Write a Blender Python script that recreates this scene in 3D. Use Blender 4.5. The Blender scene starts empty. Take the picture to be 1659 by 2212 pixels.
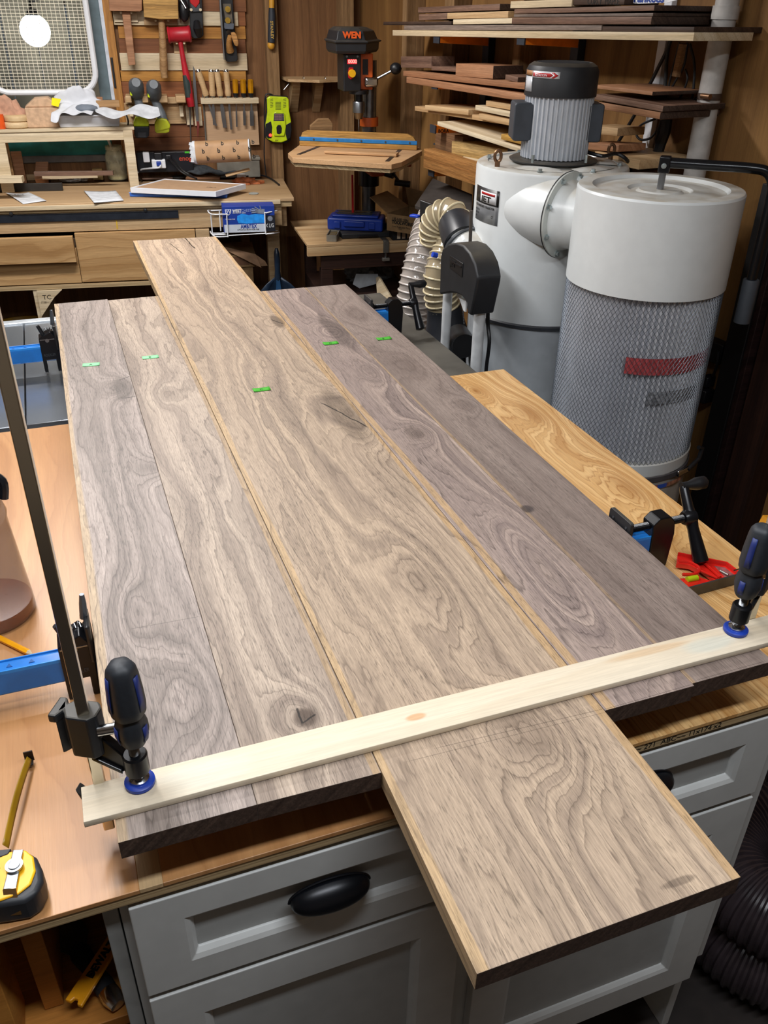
import bpy, bmesh, math, random
from mathutils import Vector, Matrix, Euler
from math import sin, cos, pi, radians
sc = bpy.context.scene
C = bpy.context.collection
V = Vector
# ------------------------------------------------------------------ camera
CAMZ = 1.64
FPX, PW, PH = 1830.0, 1659.0, 2212.0
YAW, PITCH, ROLL = radians(20.7785), radians(31.09), radians(0.984)
FW = V((sin(YAW)*cos(PITCH), cos(YAW)*cos(PITCH), -sin(PITCH)))
_rt = V((cos(YAW), -sin(YAW), 0)); _up = _rt.cross(FW)
RT = _rt*cos(ROLL) + _up*sin(ROLL); UP = -_rt*sin(ROLL) + _up*cos(ROLL)
CAM = V((0, 0, CAMZ))
cam_data = bpy.data.cameras.new('camera'); cam = bpy.data.objects.new('camera', cam_data); C.objects.link(cam)
cam_data.sensor_fit = 'VERTICAL'; cam_data.sensor_height = 36.0; cam_data.lens = 36.0*FPX/PH
cam_data.clip_start = 0.02; cam_data.clip_end = 60
m = Matrix((RT, UP, -FW)).transposed().to_4x4(); m.translation = CAM; cam.matrix_world = m
sc.camera = cam
# ------------------------------------------------------------------ world, lights, exposure
w = bpy.data.worlds.new('world'); sc.world = w; w.use_nodes = True
w.node_tree.nodes['Background'].inputs[0].default_value = (0.75, 0.85, 1.0, 1)
w.node_tree.nodes['Background'].inputs[1].default_value = 0.13
vs = sc.view_settings
vs.view_transform = 'Standard'; vs.look = 'None'; vs.gamma = 1.0; vs.use_curve_mapping = False; vs.exposure = -0.02
def area(name, loc, sx, sy, power, col, target=None):
    l = bpy.data.lights.new(name, 'AREA'); l.shape = 'RECTANGLE'; l.size = sx; l.size_y = sy; l.energy = power; l.color = col
    o = bpy.data.objects.new(name, l); C.objects.link(o); o.location = loc
    if target is not None: o.rotation_euler = (V(target)-V(loc)).to_track_quat('-Z', 'Y').to_euler()
    return o
area('shop_light_bench', (0.0, 3.0, 2.34), 1.2, 0.12, 50, (1.0, 0.97, 0.95))
area('shop_light_slab', (-0.25, 1.25, 2.36), 0.14, 1.2, 27, (0.97, 0.98, 1.0))
area('shop_light_front', (0.35, 0.10, 2.36), 1.1, 0.14, 20.0, (0.92, 0.96, 1.0))

# ------------------------------------------------------------------ pixel rays onto real planes (measuring the photograph)
def ray(px, py): return FW*FPX + RT*(px-PW/2) - UP*(py-PH/2)
def AZ(px, py, z): d = ray(px, py); return CAM + d*((z-CAMZ)/d.z)
def AY(px, py, y): d = ray(px, py); return CAM + d*(y/d.y)
def AX(px, py, x): d = ray(px, py); return CAM + d*(x/d.x)
def APL(px, py, p, n): d = ray(px, py); n = V(n); return CAM + d*((V(p)-CAM).dot(n)/d.dot(n))
BWN = V((0.12, 1.0, 0)).normalized()           # rear wall normal (into the wall)
BWP = V((-0.2, 4.50, 0))
BWX = V((1.0, -0.12, 0)).normalized()
def BK(px, py, off=0.0): return APL(px, py, BWP - BWN*off, BWN)    # off = distance in front of rear wall
RWN = V((1.0, 0.122, 0)).normalized()          # right wall normal
RWP = V((1.995, 0, 0)); RWY = V((-0.122, 1.0, 0)).normalized()
def RK(px, py, off=0.24): return APL(px, py, RWP - RWN*off, RWN)
BNN = V((0.084, 1.0, 0)).normalized(); BNX = V((1.0, -0.084, 0)).normalized()
BNP = V((-0.2, 3.80, 0))
def BN(px, py, off=0.0): return APL(px, py, BNP - BNN*off, BNN)    # bench front plane
# ------------------------------------------------------------------ materials
def _lin(c): return c/12.92 if c <= 0.04045 else ((c+0.055)/1.055)**2.4
def rgb(h):
    h = h.lstrip('#'); return tuple(_lin(int(h[i:i+2], 16)/255) for i in (0, 2, 4)) + (1,)
MATS = {}
def mat0(name):
    mt = bpy.data.materials.new(name); mt.use_nodes = True
    nt = mt.node_tree; return mt, nt, nt.nodes['Principled BSDF']
def _n(nt, t, **k):
    n = nt.nodes.new(t)
    for a, b in k.items(): setattr(n, a, b)
    return n
def mth(nt, op, a, b=None, c=None):
    n = _n(nt, 'ShaderNodeMath', operation=op)
    for i, v in enumerate((a, b, c)):
        if v is None: continue
        if isinstance(v, (int, float)): n.inputs[i].default_value = v
        else: nt.links.new(v, n.inputs[i])
    return n.outputs[0]
def mix(nt, f, a, b, bt='MIX'):
    n = _n(nt, 'ShaderNodeMix', data_type='RGBA', blend_type=bt)
    for i, v in ((0, f), (6, a), (7, b)):
        if isinstance(v, (int, float)): n.inputs[i].default_value = v
        elif isinstance(v, tuple): n.inputs[i].default_value = v
        else: nt.links.new(v, n.inputs[i])
    return n.outputs[2]
def sstep(nt, v, lo, hi, a=0.0, b=1.0):
    n = _n(nt, 'ShaderNodeMapRange', interpolation_type='SMOOTHSTEP')
    nt.links.new(v, n.inputs[0])
    for i, x in enumerate((lo, hi, a, b)): n.inputs[i+1].default_value = x
    return n.outputs[0]
def noise(nt, vec, scale, detail=2, dist=0.0, rough=0.5):
    n = _n(nt, 'ShaderNodeTexNoise'); n.inputs['Scale'].default_value = scale; n.inputs['Detail'].default_value = detail
    n.inputs['Distortion'].default_value = dist; n.inputs['Roughness'].default_value = rough
    nt.links.new(vec, n.inputs['Vector']); return n.outputs['Fac']
def mapping(nt, vec, scale=(1, 1, 1), loc=(0, 0, 0), rot=(0, 0, 0)):
    n = _n(nt, 'ShaderNodeMapping'); n.inputs['Scale'].default_value = scale; n.inputs['Location'].default_value = loc; n.inputs['Rotation'].default_value = rot
    nt.links.new(vec, n.inputs['Vector']); return n.outputs[0]
def plain(name, col, rough=0.5, metal=0.0, spec=0.5, noise_amt=0.12, nscale=30, bump=0.0, alpha=1.0, trans=0.0, emit=0.0, coat=0.0, dust=None, dusta=0.0):
    if name in MATS: return MATS[name]
    mt, nt, b = mat0(name); c = rgb(col) if isinstance(col, str) else col
    tc = _n(nt, 'ShaderNodeTexCoord'); nz = noise(nt, tc.outputs['Object'], nscale, 4)
    f = sstep(nt, nz, 0.3, 0.7)
    dk = tuple(x*(1-noise_amt) for x in c[:3])+(1,); lt = tuple(min(1, x*(1+noise_amt)) for x in c[:3])+(1,)
    col_o = mix(nt, f, dk, lt)
    if dust:
        gn = _n(nt, 'ShaderNodeNewGeometry'); sx = _n(nt, 'ShaderNodeSeparateXYZ'); nt.links.new(gn.outputs['Normal'], sx.inputs[0])
        d = mth(nt, 'MULTIPLY', sstep(nt, sx.outputs[2], 0.55, 0.95), sstep(nt, noise(nt, tc.outputs['Object'], 22, 5), 0.3, 0.75, 0.45*dusta, dusta))
        col_o = mix(nt, d, col_o, rgb(dust))
    nt.links.new(col_o, b.inputs['Base Color'])
    b.inputs['Roughness'].default_value = rough; b.inputs['Metallic'].default_value = metal
    b.inputs['Specular IOR Level'].default_value = spec
    b.inputs['Alpha'].default_value = alpha; b.inputs['Transmission Weight'].default_value = trans
    b.inputs['Coat Weight'].default_value = coat
    if emit: 
        b.inputs['Emission Color'].default_value = c; b.inputs['Emission Strength'].default_value = emit
    if bump:
        bp = _n(nt, 'ShaderNodeBump'); bp.inputs['Strength'].default_value = bump; bp.inputs['Distance'].default_value = 0.002
        nt.links.new(nz, bp.inputs['Height']); nt.links.new(bp.outputs[0], b.inputs['Normal'])
    MATS[name] = mt; return mt
def wood(name, base, dark, light=None, freq=40, warp=0.05, wsx=1.2, wsy=5, fib=0.35, rough=0.55, line=0.5, knots=(), sap=(), seed=0, cracks=(), fscale=260, tone=0.5, stain=None, spec=0.3, rnd=True, fl=9, bandw=0.55, blot=(), pore=0.0, rip=0.13, kdk=0.55, pw=5.0):
    """length along local X; rings follow a warped field so that they close into cathedrals and round the knots"""
    if name in MATS: return MATS[name]
    mt, nt, b = mat0(name); base, dark = rgb(base), rgb(dark); light = rgb(light) if light else base
    tc = _n(nt, 'ShaderNodeTexCoord'); vec = tc.outputs['Object']
    if rnd:
        oi = _n(nt, 'ShaderNodeObjectInfo'); vm = _n(nt, 'ShaderNodeVectorMath', operation='SCALE'); vm.inputs[0].default_value = (7.3, 5.1, 3.7)
        nt.links.new(oi.outputs['Random'], vm.inputs['Scale']); va = _n(nt, 'ShaderNodeVectorMath', operation='ADD')
        nt.links.new(vec, va.inputs[0]); nt.links.new(vm.outputs[0], va.inputs[1]); vec = va.outputs[0]
    sep = _n(nt, 'ShaderNodeSeparateXYZ'); nt.links.new(vec, sep.inputs[0]); X, Y, Z = sep.outputs
    n1 = noise(nt, mapping(nt, vec, (wsx, wsy, wsy), (seed*3.1, seed*1.7, seed)), 1.0, 1.5, 0.3)
    n2 = noise(nt, mapping(nt, vec, (wsx*5, wsy*5, wsy*5), (seed*1.3, 5.2, 0)), 1.0, 3)
    F = mth(nt, 'ADD', mth(nt, 'MULTIPLY', n1, warp), mth(nt, 'ADD', Y, Z))
    F = mth(nt, 'MULTIPLY_ADD', n2, warp*rip, F)
    kd = None
    for (kx, ky, ks, ka, asp) in knots:
        dx = mth(nt, 'MULTIPLY', mth(nt, 'SUBTRACT', X, kx), 1.0/asp); dy = mth(nt, 'SUBTRACT', Y, ky)
        d2 = mth(nt, 'MULTIPLY_ADD', dx, dx, mth(nt, 'MULTIPLY', dy, dy))
        e = mth(nt, 'POWER', 2.718, mth(nt, 'MULTIPLY', d2, -1.0/(ks*ks)))
        F = mth(nt, 'MULTIPLY_ADD', e, ka, F)
        e2 = mth(nt, 'POWER', 2.718, mth(nt, 'MULTIPLY', d2, -4.0/(ks*ks)))
        kd = e2 if kd is None else mth(nt, 'MAXIMUM', kd, e2)
    G = mth(nt, 'MULTIPLY', F, freq)
    fr = mth(nt, 'FRACT', G)
    ln = mth(nt, 'POWER', fr, pw)                                   # sharp late-wood line
    edge = sstep(nt, fr, 0.93, 1.0, 1.0, 0.0); ln = mth(nt, 'MULTIPLY', ln, edge)
    cellw = noise(nt, mapping(nt, vec, (2, 9, 9)), 1.0, 2); ln = mth(nt, 'MULTIPLY', ln, sstep(nt, cellw, 0.3, 0.6, 0.4, 1.0))
    band = noise(nt, mapping(nt, vec, (0.0, 0.0, 0.0)), 1.0, 0)
    gb = _n(nt, 'ShaderNodeCombineXYZ'); nt.links.new(mth(nt, 'MULTIPLY', G, bandw), gb.inputs[0]); gb.inputs[1].default_value = seed*3.3
    band = noise(nt, gb.outputs[0], 1.0, 3)                          # broad tone bands that follow the rings
    fb = noise(nt, mapping(nt, vec, (fl, fscale, fscale)), 1.0, 3, 0, 0.7)
    fb2 = noise(nt, mapping(nt, vec, (fl*4, fscale*2.2, fscale*2.2)), 1.0, 2, 0, 0.6)
    bl = noise(nt, mapping(nt, vec, (2.2, 6, 6), (seed, 0, 3)), 1.0, 3)
    col = mix(nt, sstep(nt, band, 0.5-0.25, 0.5+0.25), mix(nt, tone, base, dark), light)
    col = mix(nt, sstep(nt, bl, 0.35, 0.7, 0, 0.35), col, base)
    for (y0, wdt, amp, c) in sap:                                    # pale sapwood strips near a board edge
        yy = mth(nt, 'MULTIPLY_ADD', mth(nt, 'SUBTRACT', noise(nt, mapping(nt, vec, (1.5, 0, 0), (y0*7, 0, 0)), 1.0, 2), 0.5), amp, Y)
        s = sstep(nt, mth(nt, 'ABSOLUTE', mth(nt, 'SUBTRACT', yy, y0)), wdt*0.8, wdt*1.15, 1, 0)
        col = mix(nt, s, col, rgb(c))
    if kd is not None:
        col = mix(nt, mth(nt, 'MULTIPLY', kd, kdk), col, dark)
    for (bx, by, bw, bh, c, am) in blot:
        dx = mth(nt, 'MULTIPLY', mth(nt, 'SUBTRACT', X, bx), 1.0/bw); dy = mth(nt, 'MULTIPLY', mth(nt, 'SUBTRACT', Y, by), 1.0/bh)
        d2 = mth(nt, 'ADD', mth(nt, 'MULTIPLY_ADD', dx, dx, mth(nt, 'MULTIPLY', dy, dy)), mth(nt, 'MULTIPLY', mth(nt, 'SUBTRACT', n2, 0.5), 1.6))
        col = mix(nt, sstep(nt, d2, 0.3, 1.3, am, 0), col, rgb(c))
    for (ax, ay, bx, by, wd) in cracks:                              # dark cracks / pencil lines
        L = math.hypot(bx-ax, by-ay); ux, uy = (bx-ax)/L, (by-ay)/L
        rx = mth(nt, 'SUBTRACT', X, ax); ry = mth(nt, 'SUBTRACT', Y, ay)
        t = mth(nt, 'ADD', mth(nt, 'MULTIPLY', rx, ux), mth(nt, 'MULTIPLY', ry, uy))
        s_ = mth(nt, 'SUBTRACT', mth(nt, 'MULTIPLY', ry, ux), mth(nt, 'MULTIPLY', rx, uy))
        s_ = mth(nt, 'MULTIPLY_ADD', mth(nt, 'SUBTRACT', noise(nt, mapping(nt, vec, (30, 30, 1)), 1.0, 3), 0.5), wd*4 if wd > 0.001 else 0.0, s_)
        cc = mth(nt, 'MULTIPLY', sstep(nt, mth(nt, 'ABSOLUTE', s_), wd*0.5, wd, 1, 0), mth(nt, 'MULTIPLY', sstep(nt, t, 0, L*0.1), sstep(nt, t, L*0.9, L, 1, 0)))
        col = mix(nt, mth(nt, 'MULTIPLY', cc, 0.9 if wd > 0.001 else 0.5), col, (0.012, 0.009, 0.007, 1))
    col = mix(nt, mth(nt, 'MULTIPLY', ln, line), col, dark)
    fm = sstep(nt, fb, 0.35, 0.7, 1.0-fib, 1.0+fib*0.35); fm2 = sstep(nt, fb2, 0.3, 0.7, 1.0-fib*0.5, 1.0+fib*0.25)
    fm = mth(nt, 'MULTIPLY', fm, fm2)
    if pore:                                                         # short open pores, dark dashes along the grain
        pn_ = noise(nt, mapping(nt, vec, (55, 620, 620), (1.7, 2.9, 0)), 1.0, 2, 0.2, 0.6)
        pd = noise(nt, mapping(nt, vec, (3, 12, 12), (4.7, 0, 0)), 1.0, 2)
        pm = mth(nt, 'MULTIPLY', sstep(nt, pn_, 0.52, 0.66), sstep(nt, pd, 0.3, 0.65, 0.35, 1.0))
        fm = mth(nt, 'MULTIPLY', fm, mth(nt, 'SUBTRACT', 1.0, mth(nt, 'MULTIPLY', pm, pore)))
    cmb = _n(nt, 'ShaderNodeVectorMath', operation='SCALE'); nt.links.new(col, cmb.inputs[0]); nt.links.new(fm, cmb.inputs['Scale'])
    nt.links.new(cmb.outputs[0], b.inputs['Base Color'])
    b.inputs['Roughness'].default_value = rough; b.inputs['Specular IOR Level'].default_value = spec
    bp = _n(nt, 'ShaderNodeBump'); bp.inputs['Strength'].default_value = 0.15; bp.inputs['Distance'].default_value = 0.0008
    nt.links.new(fb, bp.inputs['Height']); nt.links.new(bp.outputs[0], b.inputs['Normal'])
    MATS[name] = mt; return mt
# ------------------------------------------------------------------ mesh builder
class MB:
    def __init__(s): s.v = []; s.f = []; s.mi = []; s.M = Matrix.Identity(4); s.cur = 0
    def add(s, vs, fs):
        o = len(s.v); s.v += [tuple(s.M @ V(p)) for p in vs]
        flip = s.M.to_3x3().determinant() < 0
        for f in fs:
            f = [o+i for i in f]; s.f.append(f[::-1] if flip else f); s.mi.append(s.cur)
        return s
    def mat(s, i): s.cur = i; return s
    def tf(s, M): s.M = M; return s
    def box(s, c, d, R=None, taper=1.0):
        c = V(c); hx, hy, hz = d[0]/2, d[1]/2, d[2]/2; p = []
        for z in (-1, 1):
            k = taper if z > 0 else 1.0
            for x, y in ((-1, -1), (1, -1), (1, 1), (-1, 1)):
                q = V((x*hx*k, y*hy*k, z*hz)); p.append(c + (R @ q if R else q))
        return s.add(p, [(3, 2, 1, 0), (4, 5, 6, 7), (0, 1, 5, 4), (1, 2, 6, 5), (2, 3, 7, 6), (3, 0, 4, 7)])
    def bx(s, x0, x1, y0, y1, z0, z1): return s.box(((x0+x1)/2, (y0+y1)/2, (z0+z1)/2), (abs(x1-x0), abs(y1-y0), abs(z1-z0)))
    def prism(s, pts, z0, z1, axis='z'):
        a = 0
        for i in range(len(pts)):
            x0, y0 = pts[i]; x1, y1 = pts[(i+1) % len(pts)]; a += x0*y1-x1*y0
        if a < 0: pts = pts[::-1]
        n = len(pts)
        def P(x, y, z):
            return {'z': (x, y, z), 'y': (x, -z, y), 'x': (z, x, y)}[axis]
        vs = [P(x, y, z0) for x, y in pts] + [P(x, y, z1) for x, y in pts]
        return s.add(vs, [tuple(range(n))[::-1], tuple(range(n, 2*n))] + [(i, (i+1) % n, n+(i+1) % n, n+i) for i in range(n)])
    def rings(s, rings, cap0=True, cap1=True, close=True):
        n = len(rings[0]); vs = [p for r in rings for p in r]; fs = []
        for k in range(len(rings)-1):
            for i in range(n if close else n-1):
                j = (i+1) % n; fs.append((k*n+i, k*n+j, (k+1)*n+j, (k+1)*n+i))
        if cap0: fs.append(tuple(range(n))[::-1])
        if cap1: fs.append(tuple(range((len(rings)-1)*n, len(rings)*n)))
        return s.add(vs, fs)
    def tube(s, path, r, n=10, caps=True, rf=None):
        path = [V(p) for p in path]; T = []
        for i in range(len(path)):
            a = path[max(0, i-1)]; b = path[min(len(path)-1, i+1)]; T.append((b-a).normalized())
        u = T[0].orthogonal().normalized(); R = []
        for i, p in enumerate(path):
            u = (u - T[i]*u.dot(T[i])); u = u.normalized() if u.length > 1e-6 else T[i].orthogonal().normalized()
            w_ = T[i].cross(u); rr = r[i] if isinstance(r, (list, tuple)) else (rf(i) if rf else r)
            R.append([p + (u*cos(2*pi*k/n) + w_*sin(2*pi*k/n))*rr for k in range(n)])
        return s.rings(R, caps, caps)
    def cyl(s, a, b, r, r2=None, n=20): return s.tube([a, b], [r, r if r2 is None else r2], n)
    def lathe(s, prof, c=(0, 0, 0), n=32, rf=None, caps=True):
        R = []
        for (r, z) in prof: R.append([(c[0]+max(r, 1e-5)*(rf(2*pi*k/n) if rf else 1)*cos(2*pi*k/n), c[1]+max(r, 1e-5)*(rf(2*pi*k/n) if rf else 1)*sin(2*pi*k/n), c[2]+z) for k in range(n)])
        return s.rings(R, caps, caps)
    def blob(s, c, r, amp=0.15, nu=14, nv=10, seed=0, sq=1.0):
        from mathutils import noise as nz
        R = []
        for j in range(nv+1):
            th = pi*j/nv; row = []
            for k in range(nu):
                ph = 2*pi*k/nu; d = V((sin(th)*cos(ph), sin(th)*sin(ph), -cos(th)))
                q = 1+amp*nz.noise(d*2.2+V((seed*3.7, seed, 0)))+amp*0.5*nz.noise(d*5+V((seed, 0, seed)))
                d2 = V([math.copysign(abs(t)**sq, t) for t in d])
                row.append((c[0]+d2.x*r[0]*q, c[1]+d2.y*r[1]*q, c[2]+d2.z*r[2]*q))
            R.append(row)
        return s.rings(R, False, False)
    def build(s, name, mats, parent=None, smooth=0.6, bevel=0.0, seg=2, sub=0, solid=0.0):
        me = bpy.data.meshes.new(name); me.from_pydata([tuple(v) for v in s.v], [], s.f)
        if not isinstance(mats, (list, tuple)): mats = [mats]
        for m_ in mats: me.materials.append(m_)
        if len(mats) > 1: me.polygons.foreach_set('material_index', s.mi)
        me.update()
        if smooth:
            me.polygons.foreach_set('use_smooth', [True]*len(me.polygons)); me.set_sharp_from_angle(angle=smooth)
        o = bpy.data.objects.new(name, me); C.objects.link(o)
        if parent is not None: o.parent = parent
        if solid: md = o.modifiers.new('solid', 'SOLIDIFY'); md.thickness = solid; md.offset = 0
        if bevel:
            md = o.modifiers.new('bevel', 'BEVEL'); md.width = bevel; md.segments = seg; md.limit_method = 'ANGLE'; md.angle_limit = 0.6
        if sub:
            md = o.modifiers.new('sub', 'SUBSURF'); md.levels = sub; md.render_levels = sub
        return o
def tag(o, label=None, cat=None, group=None, kind=None):
    if label: o['label'] = label
    if cat: o['category'] = cat
    if group: o['group'] = group
    if kind: o['kind'] = kind
    return o
def thing(name, label, cat, loc=(0, 0, 0), rz=0.0, group=None, M=None):
    o = bpy.data.objects.new(name, None); C.objects.link(o); o.empty_display_size = 0.05
    o.matrix_world = M if M is not None else Matrix.Translation(loc) @ Matrix.Rotation(rz, 4, 'Z')
    return tag(o, label, cat, group)
def frame(o, x, y=None, z=None):
    """matrix with origin o and given axes (two of three suffice)"""
    x = V(x).normalized()
    if z is None: y = V(y).normalized(); z = x.cross(y).normalized(); y = z.cross(x)
    elif y is None: z = V(z).normalized(); y = z.cross(x).normalized(); z = x.cross(y)
    M = Matrix((x, y, z)).transposed().to_4x4(); M.translation = V(o); return M
UZ = V((0, 0, 1))
def plank(name, p0, p1, t, wd, mt, label=None, cat=None, group=None, parent=None, endmat=None, bevel=0.0015, up=UZ):
    """board whose top front edge runs p0 -> p1 (left to right, width away from the viewer), t thick downwards, wd wide"""
    p0, p1 = V(p0), V(p1); L = (p1-p0).length; M = frame(p0, p1-p0, z=up)
    b = MB()
    b.cur = 0
    b.add([(0, 0, -t), (L, 0, -t), (L, wd, -t), (0, wd, -t), (0, 0, 0), (L, 0, 0), (L, wd, 0), (0, wd, 0)],
          [(3, 2, 1, 0), (4, 5, 6, 7), (0, 1, 5, 4), (2, 3, 7, 6)])
    b.cur = 1 if endmat else 0
    b.add([(0, 0, -t), (0, wd, -t), (0, wd, 0), (0, 0, 0)], [(3, 2, 1, 0)])
    b.add([(L, 0, -t), (L, wd, -t), (L, wd, 0), (L, 0, 0)], [(0, 1, 2, 3)])
    o = b.build(name, [mt, endmat] if endmat else mt, parent, bevel=0)
    # weld corners so the bevel works
    bmm = bmesh.new(); bmm.from_mesh(o.data); bmesh.ops.remove_doubles(bmm, verts=bmm.verts, dist=1e-5); bmm.to_mesh(o.data); bmm.free()
    if bevel:
        md = o.modifiers.new('bevel', 'BEVEL'); md.width = bevel; md.segments = 2; md.limit_method = 'ANGLE'
    if parent is None: o.matrix_world = M
    else: o.matrix_parent_inverse = Matrix.Identity(4); o.matrix_basis = parent.matrix_world.inverted() @ M
    return tag(o, label, cat, group)
def text(name, s, size, M, mt, parent, ext=0.0004, bold=0.0, sx=1.0, align='LEFT'):
    cu = bpy.data.curves.new(name, 'FONT'); cu.body = s; cu.size = size; cu.extrude = ext; cu.offset = bold; cu.resolution_u = 3; cu.align_x = align
    to = bpy.data.objects.new(name, cu); C.objects.link(to)
    bpy.context.view_layer.update(); dg = bpy.context.evaluated_depsgraph_get()
    me = bpy.data.meshes.new_from_object(to.evaluated_get(dg)); bpy.data.objects.remove(to)
    me.transform(Matrix.Diagonal((sx, 1, 1, 1))); me.materials.clear(); me.materials.append(mt)
    o = bpy.data.objects.new(name, me); C.objects.link(o)
    if parent is not None: o.parent = parent
    o.matrix_basis = M; return o
def spline(pts, n=8, closed=False):
    pts = [V(p) for p in pts]; out = []; N = len(pts)
    for i in range(N if closed else N-1):
        g = (lambda k: pts[k % N]) if closed else (lambda k: pts[min(max(k, 0), N-1)])
        a, b, c, d = g(i-1), g(i), g(i+1), g(i+2)
        for k in range(n):
            t = k/n; out.append(0.5*((2*b)+(c-a)*t+(2*a-5*b+4*c-d)*t*t+(3*b-a-3*c+d)*t**3))
    if not closed: out.append(pts[-1])
    return out
def dup(root, M=None, label=None, group=None):
    r = root.copy(); C.objects.link(r)
    if M is not None: r.matrix_world = M
    if label: r['label'] = label
    if group: r['group'] = group
    for ch in list(root.children):
        c = ch.copy(); C.objects.link(c); c.parent = r
        for g in list(ch.children):
            d = g.copy(); C.objects.link(d); d.parent = c
    return r
def rrect(x0, x1, y0, y1, r, n=5):
    o = []
    for cx, cy, a in ((x1-r, y1-r, 0), (x0+r, y1-r, 90), (x0+r, y0+r, 180), (x1-r, y0+r, 270)):
        for k in range(n+1): t = radians(a+90*k/n); o.append((cx+r*cos(t), cy+r*sin(t)))
    return o
RX90 = Matrix.Rotation(pi/2, 4, 'X')
# ------------------------------------------------------------------ shared materials
black = plain('black_plastic', '#17181b', 0.42)
blackm = plain('black_metal', '#141519', 0.28, 0.3)
blackd = plain('dusty_black', '#1e2024', 0.5, dust='#6b6456', dusta=0.45)
darkgrey = plain('dark_grey', '#3a3d42', 0.5)
chrome = plain('chrome', '#c9ccd0', 0.16, 1.0)
steel = plain('steel', '#8f9296', 0.34, 1.0, nscale=14)
castgrey = plain('cast_grey', '#7b7872', 0.42, 0.6, noise_amt=0.3, nscale=9)
wpaint = plain('cabinet_paint', '#c2c4c3', 0.45, noise_amt=0.03)
jetwhite = plain('machine_cream_enamel', '#d9dedf', 0.3, noise_amt=0.02, dust='#aa9f8a', dusta=0.75)
drumgrey = plain('drum_grey_enamel', '#b0b6bb', 0.4, noise_amt=0.05)
blue = plain('clamp_blue', '#1570c4', 0.32)
bluepad = plain('pad_blue', '#12379b', 0.4)
white = plain('white_plastic', '#e4e6ea', 0.4, noise_amt=0.03)
red = plain('red_enamel', '#b3181c', 0.3)
orange = plain('orange_enamel', '#c4561b', 0.42, noise_amt=0.1)
orangey = plain('orange_bracket', '#f07e16', 0.45)
yellow = plain('yellow_plastic', '#eeb211', 0.4)
lime = plain('lime_plastic', '#c3d91a', 0.38)
paper = plain('paper_white', '#cfd3d8', 0.7)
kraft = plain('kraft_paper', '#a98566', 0.8, noise_amt=0.12)
brass = plain('brass', '#c9a24a', 0.25, 1.0)
ink = plain('ink_black', '#15130f', 0.7)
whiteink = plain('ink_white', '#eceef2', 0.6)
copper = plain('bronze', '#8a6a50', 0.35, 0.8)
E1 = '#4a3528'
walnut_end = wood('walnut_end_grain', '#4b3b33', '#2b211d', '#5d4b41', freq=160, warp=0.02, fib=0.3, line=0.3)
PINE = dict(freq=38, warp=0.06, line=0.5, fib=0.15)
pine = wood('pine', '#c6a377', '#93683b', '#d9bb90', **PINE)
pinel = wood('pale_pine', '#d8c6a5', '#a98c5f', '#e8d9bc', **PINE)
fir = wood('fir', '#a9845a', '#6d4626', '#c39c6d', freq=60, warp=0.05, line=0.5, fib=0.2)
doug = wood('bench_fir', '#b99a72', '#8a6740', '#cbb08a', freq=34, warp=0.05, line=0.4, fib=0.16)
walnutb = wood('walnut_lumber', '#7a5c4c', '#453128', '#987865', freq=60, warp=0.05, line=0.4, fib=0.3)
cherryb = wood('cherry_lumber', '#a97856', '#764b30', '#c0906c', freq=50, warp=0.05, line=0.4, fib=0.2)
plyedge = wood('plywood_edge', '#c2a67a', '#6b4a2a', '#dcc69c', freq=170, warp=0.004, wsx=0.6, line=0.9, fib=0.2)
wallply = wood('wall_plywood', '#7b5534', '#4a2d17', '#916842', freq=26, warp=0.16, wsx=0.8, wsy=3.2, line=0.55, fib=0.15, rough=0.7)
studw = wood('stud_timber', '#8b6a45', '#55381f', '#a5825a', freq=50, warp=0.05, line=0.45, fib=0.25, rough=0.8)
darkw = plain('dark_void_wall', '#1a120d', 0.9, noise_amt=0.3)
# ------------------------------------------------------------------ the room
def quadbox(name, pts, z0, z1, mt, kind='structure', parent=None, bevel=0):
    b = MB(); b.prism([(p[0], p[1]) for p in pts], z0, z1); o = b.build(name, mt, parent, bevel=bevel, smooth=0)
    if kind and parent is None: o['kind'] = kind
    return o
floorm = plain('floor_dark_boards', '#2a2320', 0.7, noise_amt=0.4, nscale=12)
ZT = 2.42
floor = quadbox('floor', [(-2.0, -1.6), (2.6, -1.6), (2.6, 4.9), (-2.0, 4.9)], -0.05, 0.0, floorm)
ceil = quadbox('ceiling', [(-2.0, -1.6), (2.6, -1.6), (2.6, 4.9), (-2.0, 4.9)], ZT, ZT+0.06, plain('ceiling_board', '#c9c2b6', 0.8))
def wall_y(x): return 4.50-0.12*(x+0.2)
def wpt(u, off=0.0, z=0.0): return BWP + BWX*u - BWN*off + UZ*z        # u along rear wall
UC = (1.485+0.2)/BWX.x                                               # corner
def wu(px, py, off=0.0): p = BK(px, py, off); return (p-BWP).dot(BWX), p.z
# rear wall sheets: left of window (below sill), around the window, right sheet
WU0, WZ0 = wu(0, 345); WU1, _ = wu(228, 120)
WU0 = -0.62
def wallpiece(name, u0, u1, z0, z1, off0=0.0, th=0.06, mt=wallply, parent=None, kind='structure', vertical=True, bev=0.0):
    """panel on the rear wall; local X (grain) vertical"""
    a = wpt(u0, off0, z0)
    if vertical:
        M = frame(a, UZ, BWX); # x up, y right, z = into viewer? 
        b = MB(); b.bx(0, z1-z0, 0, u1-u0, 0, th)
    else:
        M = frame(a, BWX, BWN); b = MB(); b.bx(0, u1-u0, 0, th, 0, z1-z0)
    o = b.build(name, mt, bevel=bev, smooth=0)
    o.matrix_world = M
    if parent is not None:
        o.parent = parent; o.matrix_basis = parent.matrix_world.inverted() @ M
    elif kind: o['kind'] = kind
    return o
ZS = wu(100, 353)[1]   # window sill
wallpiece('wall_back', -2.0, UC+0.3, 0, ZS, 0)
w2 = wallpiece('wall_back_upper', 0.50, UC+0.3, ZS, ZT, 0)
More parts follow.
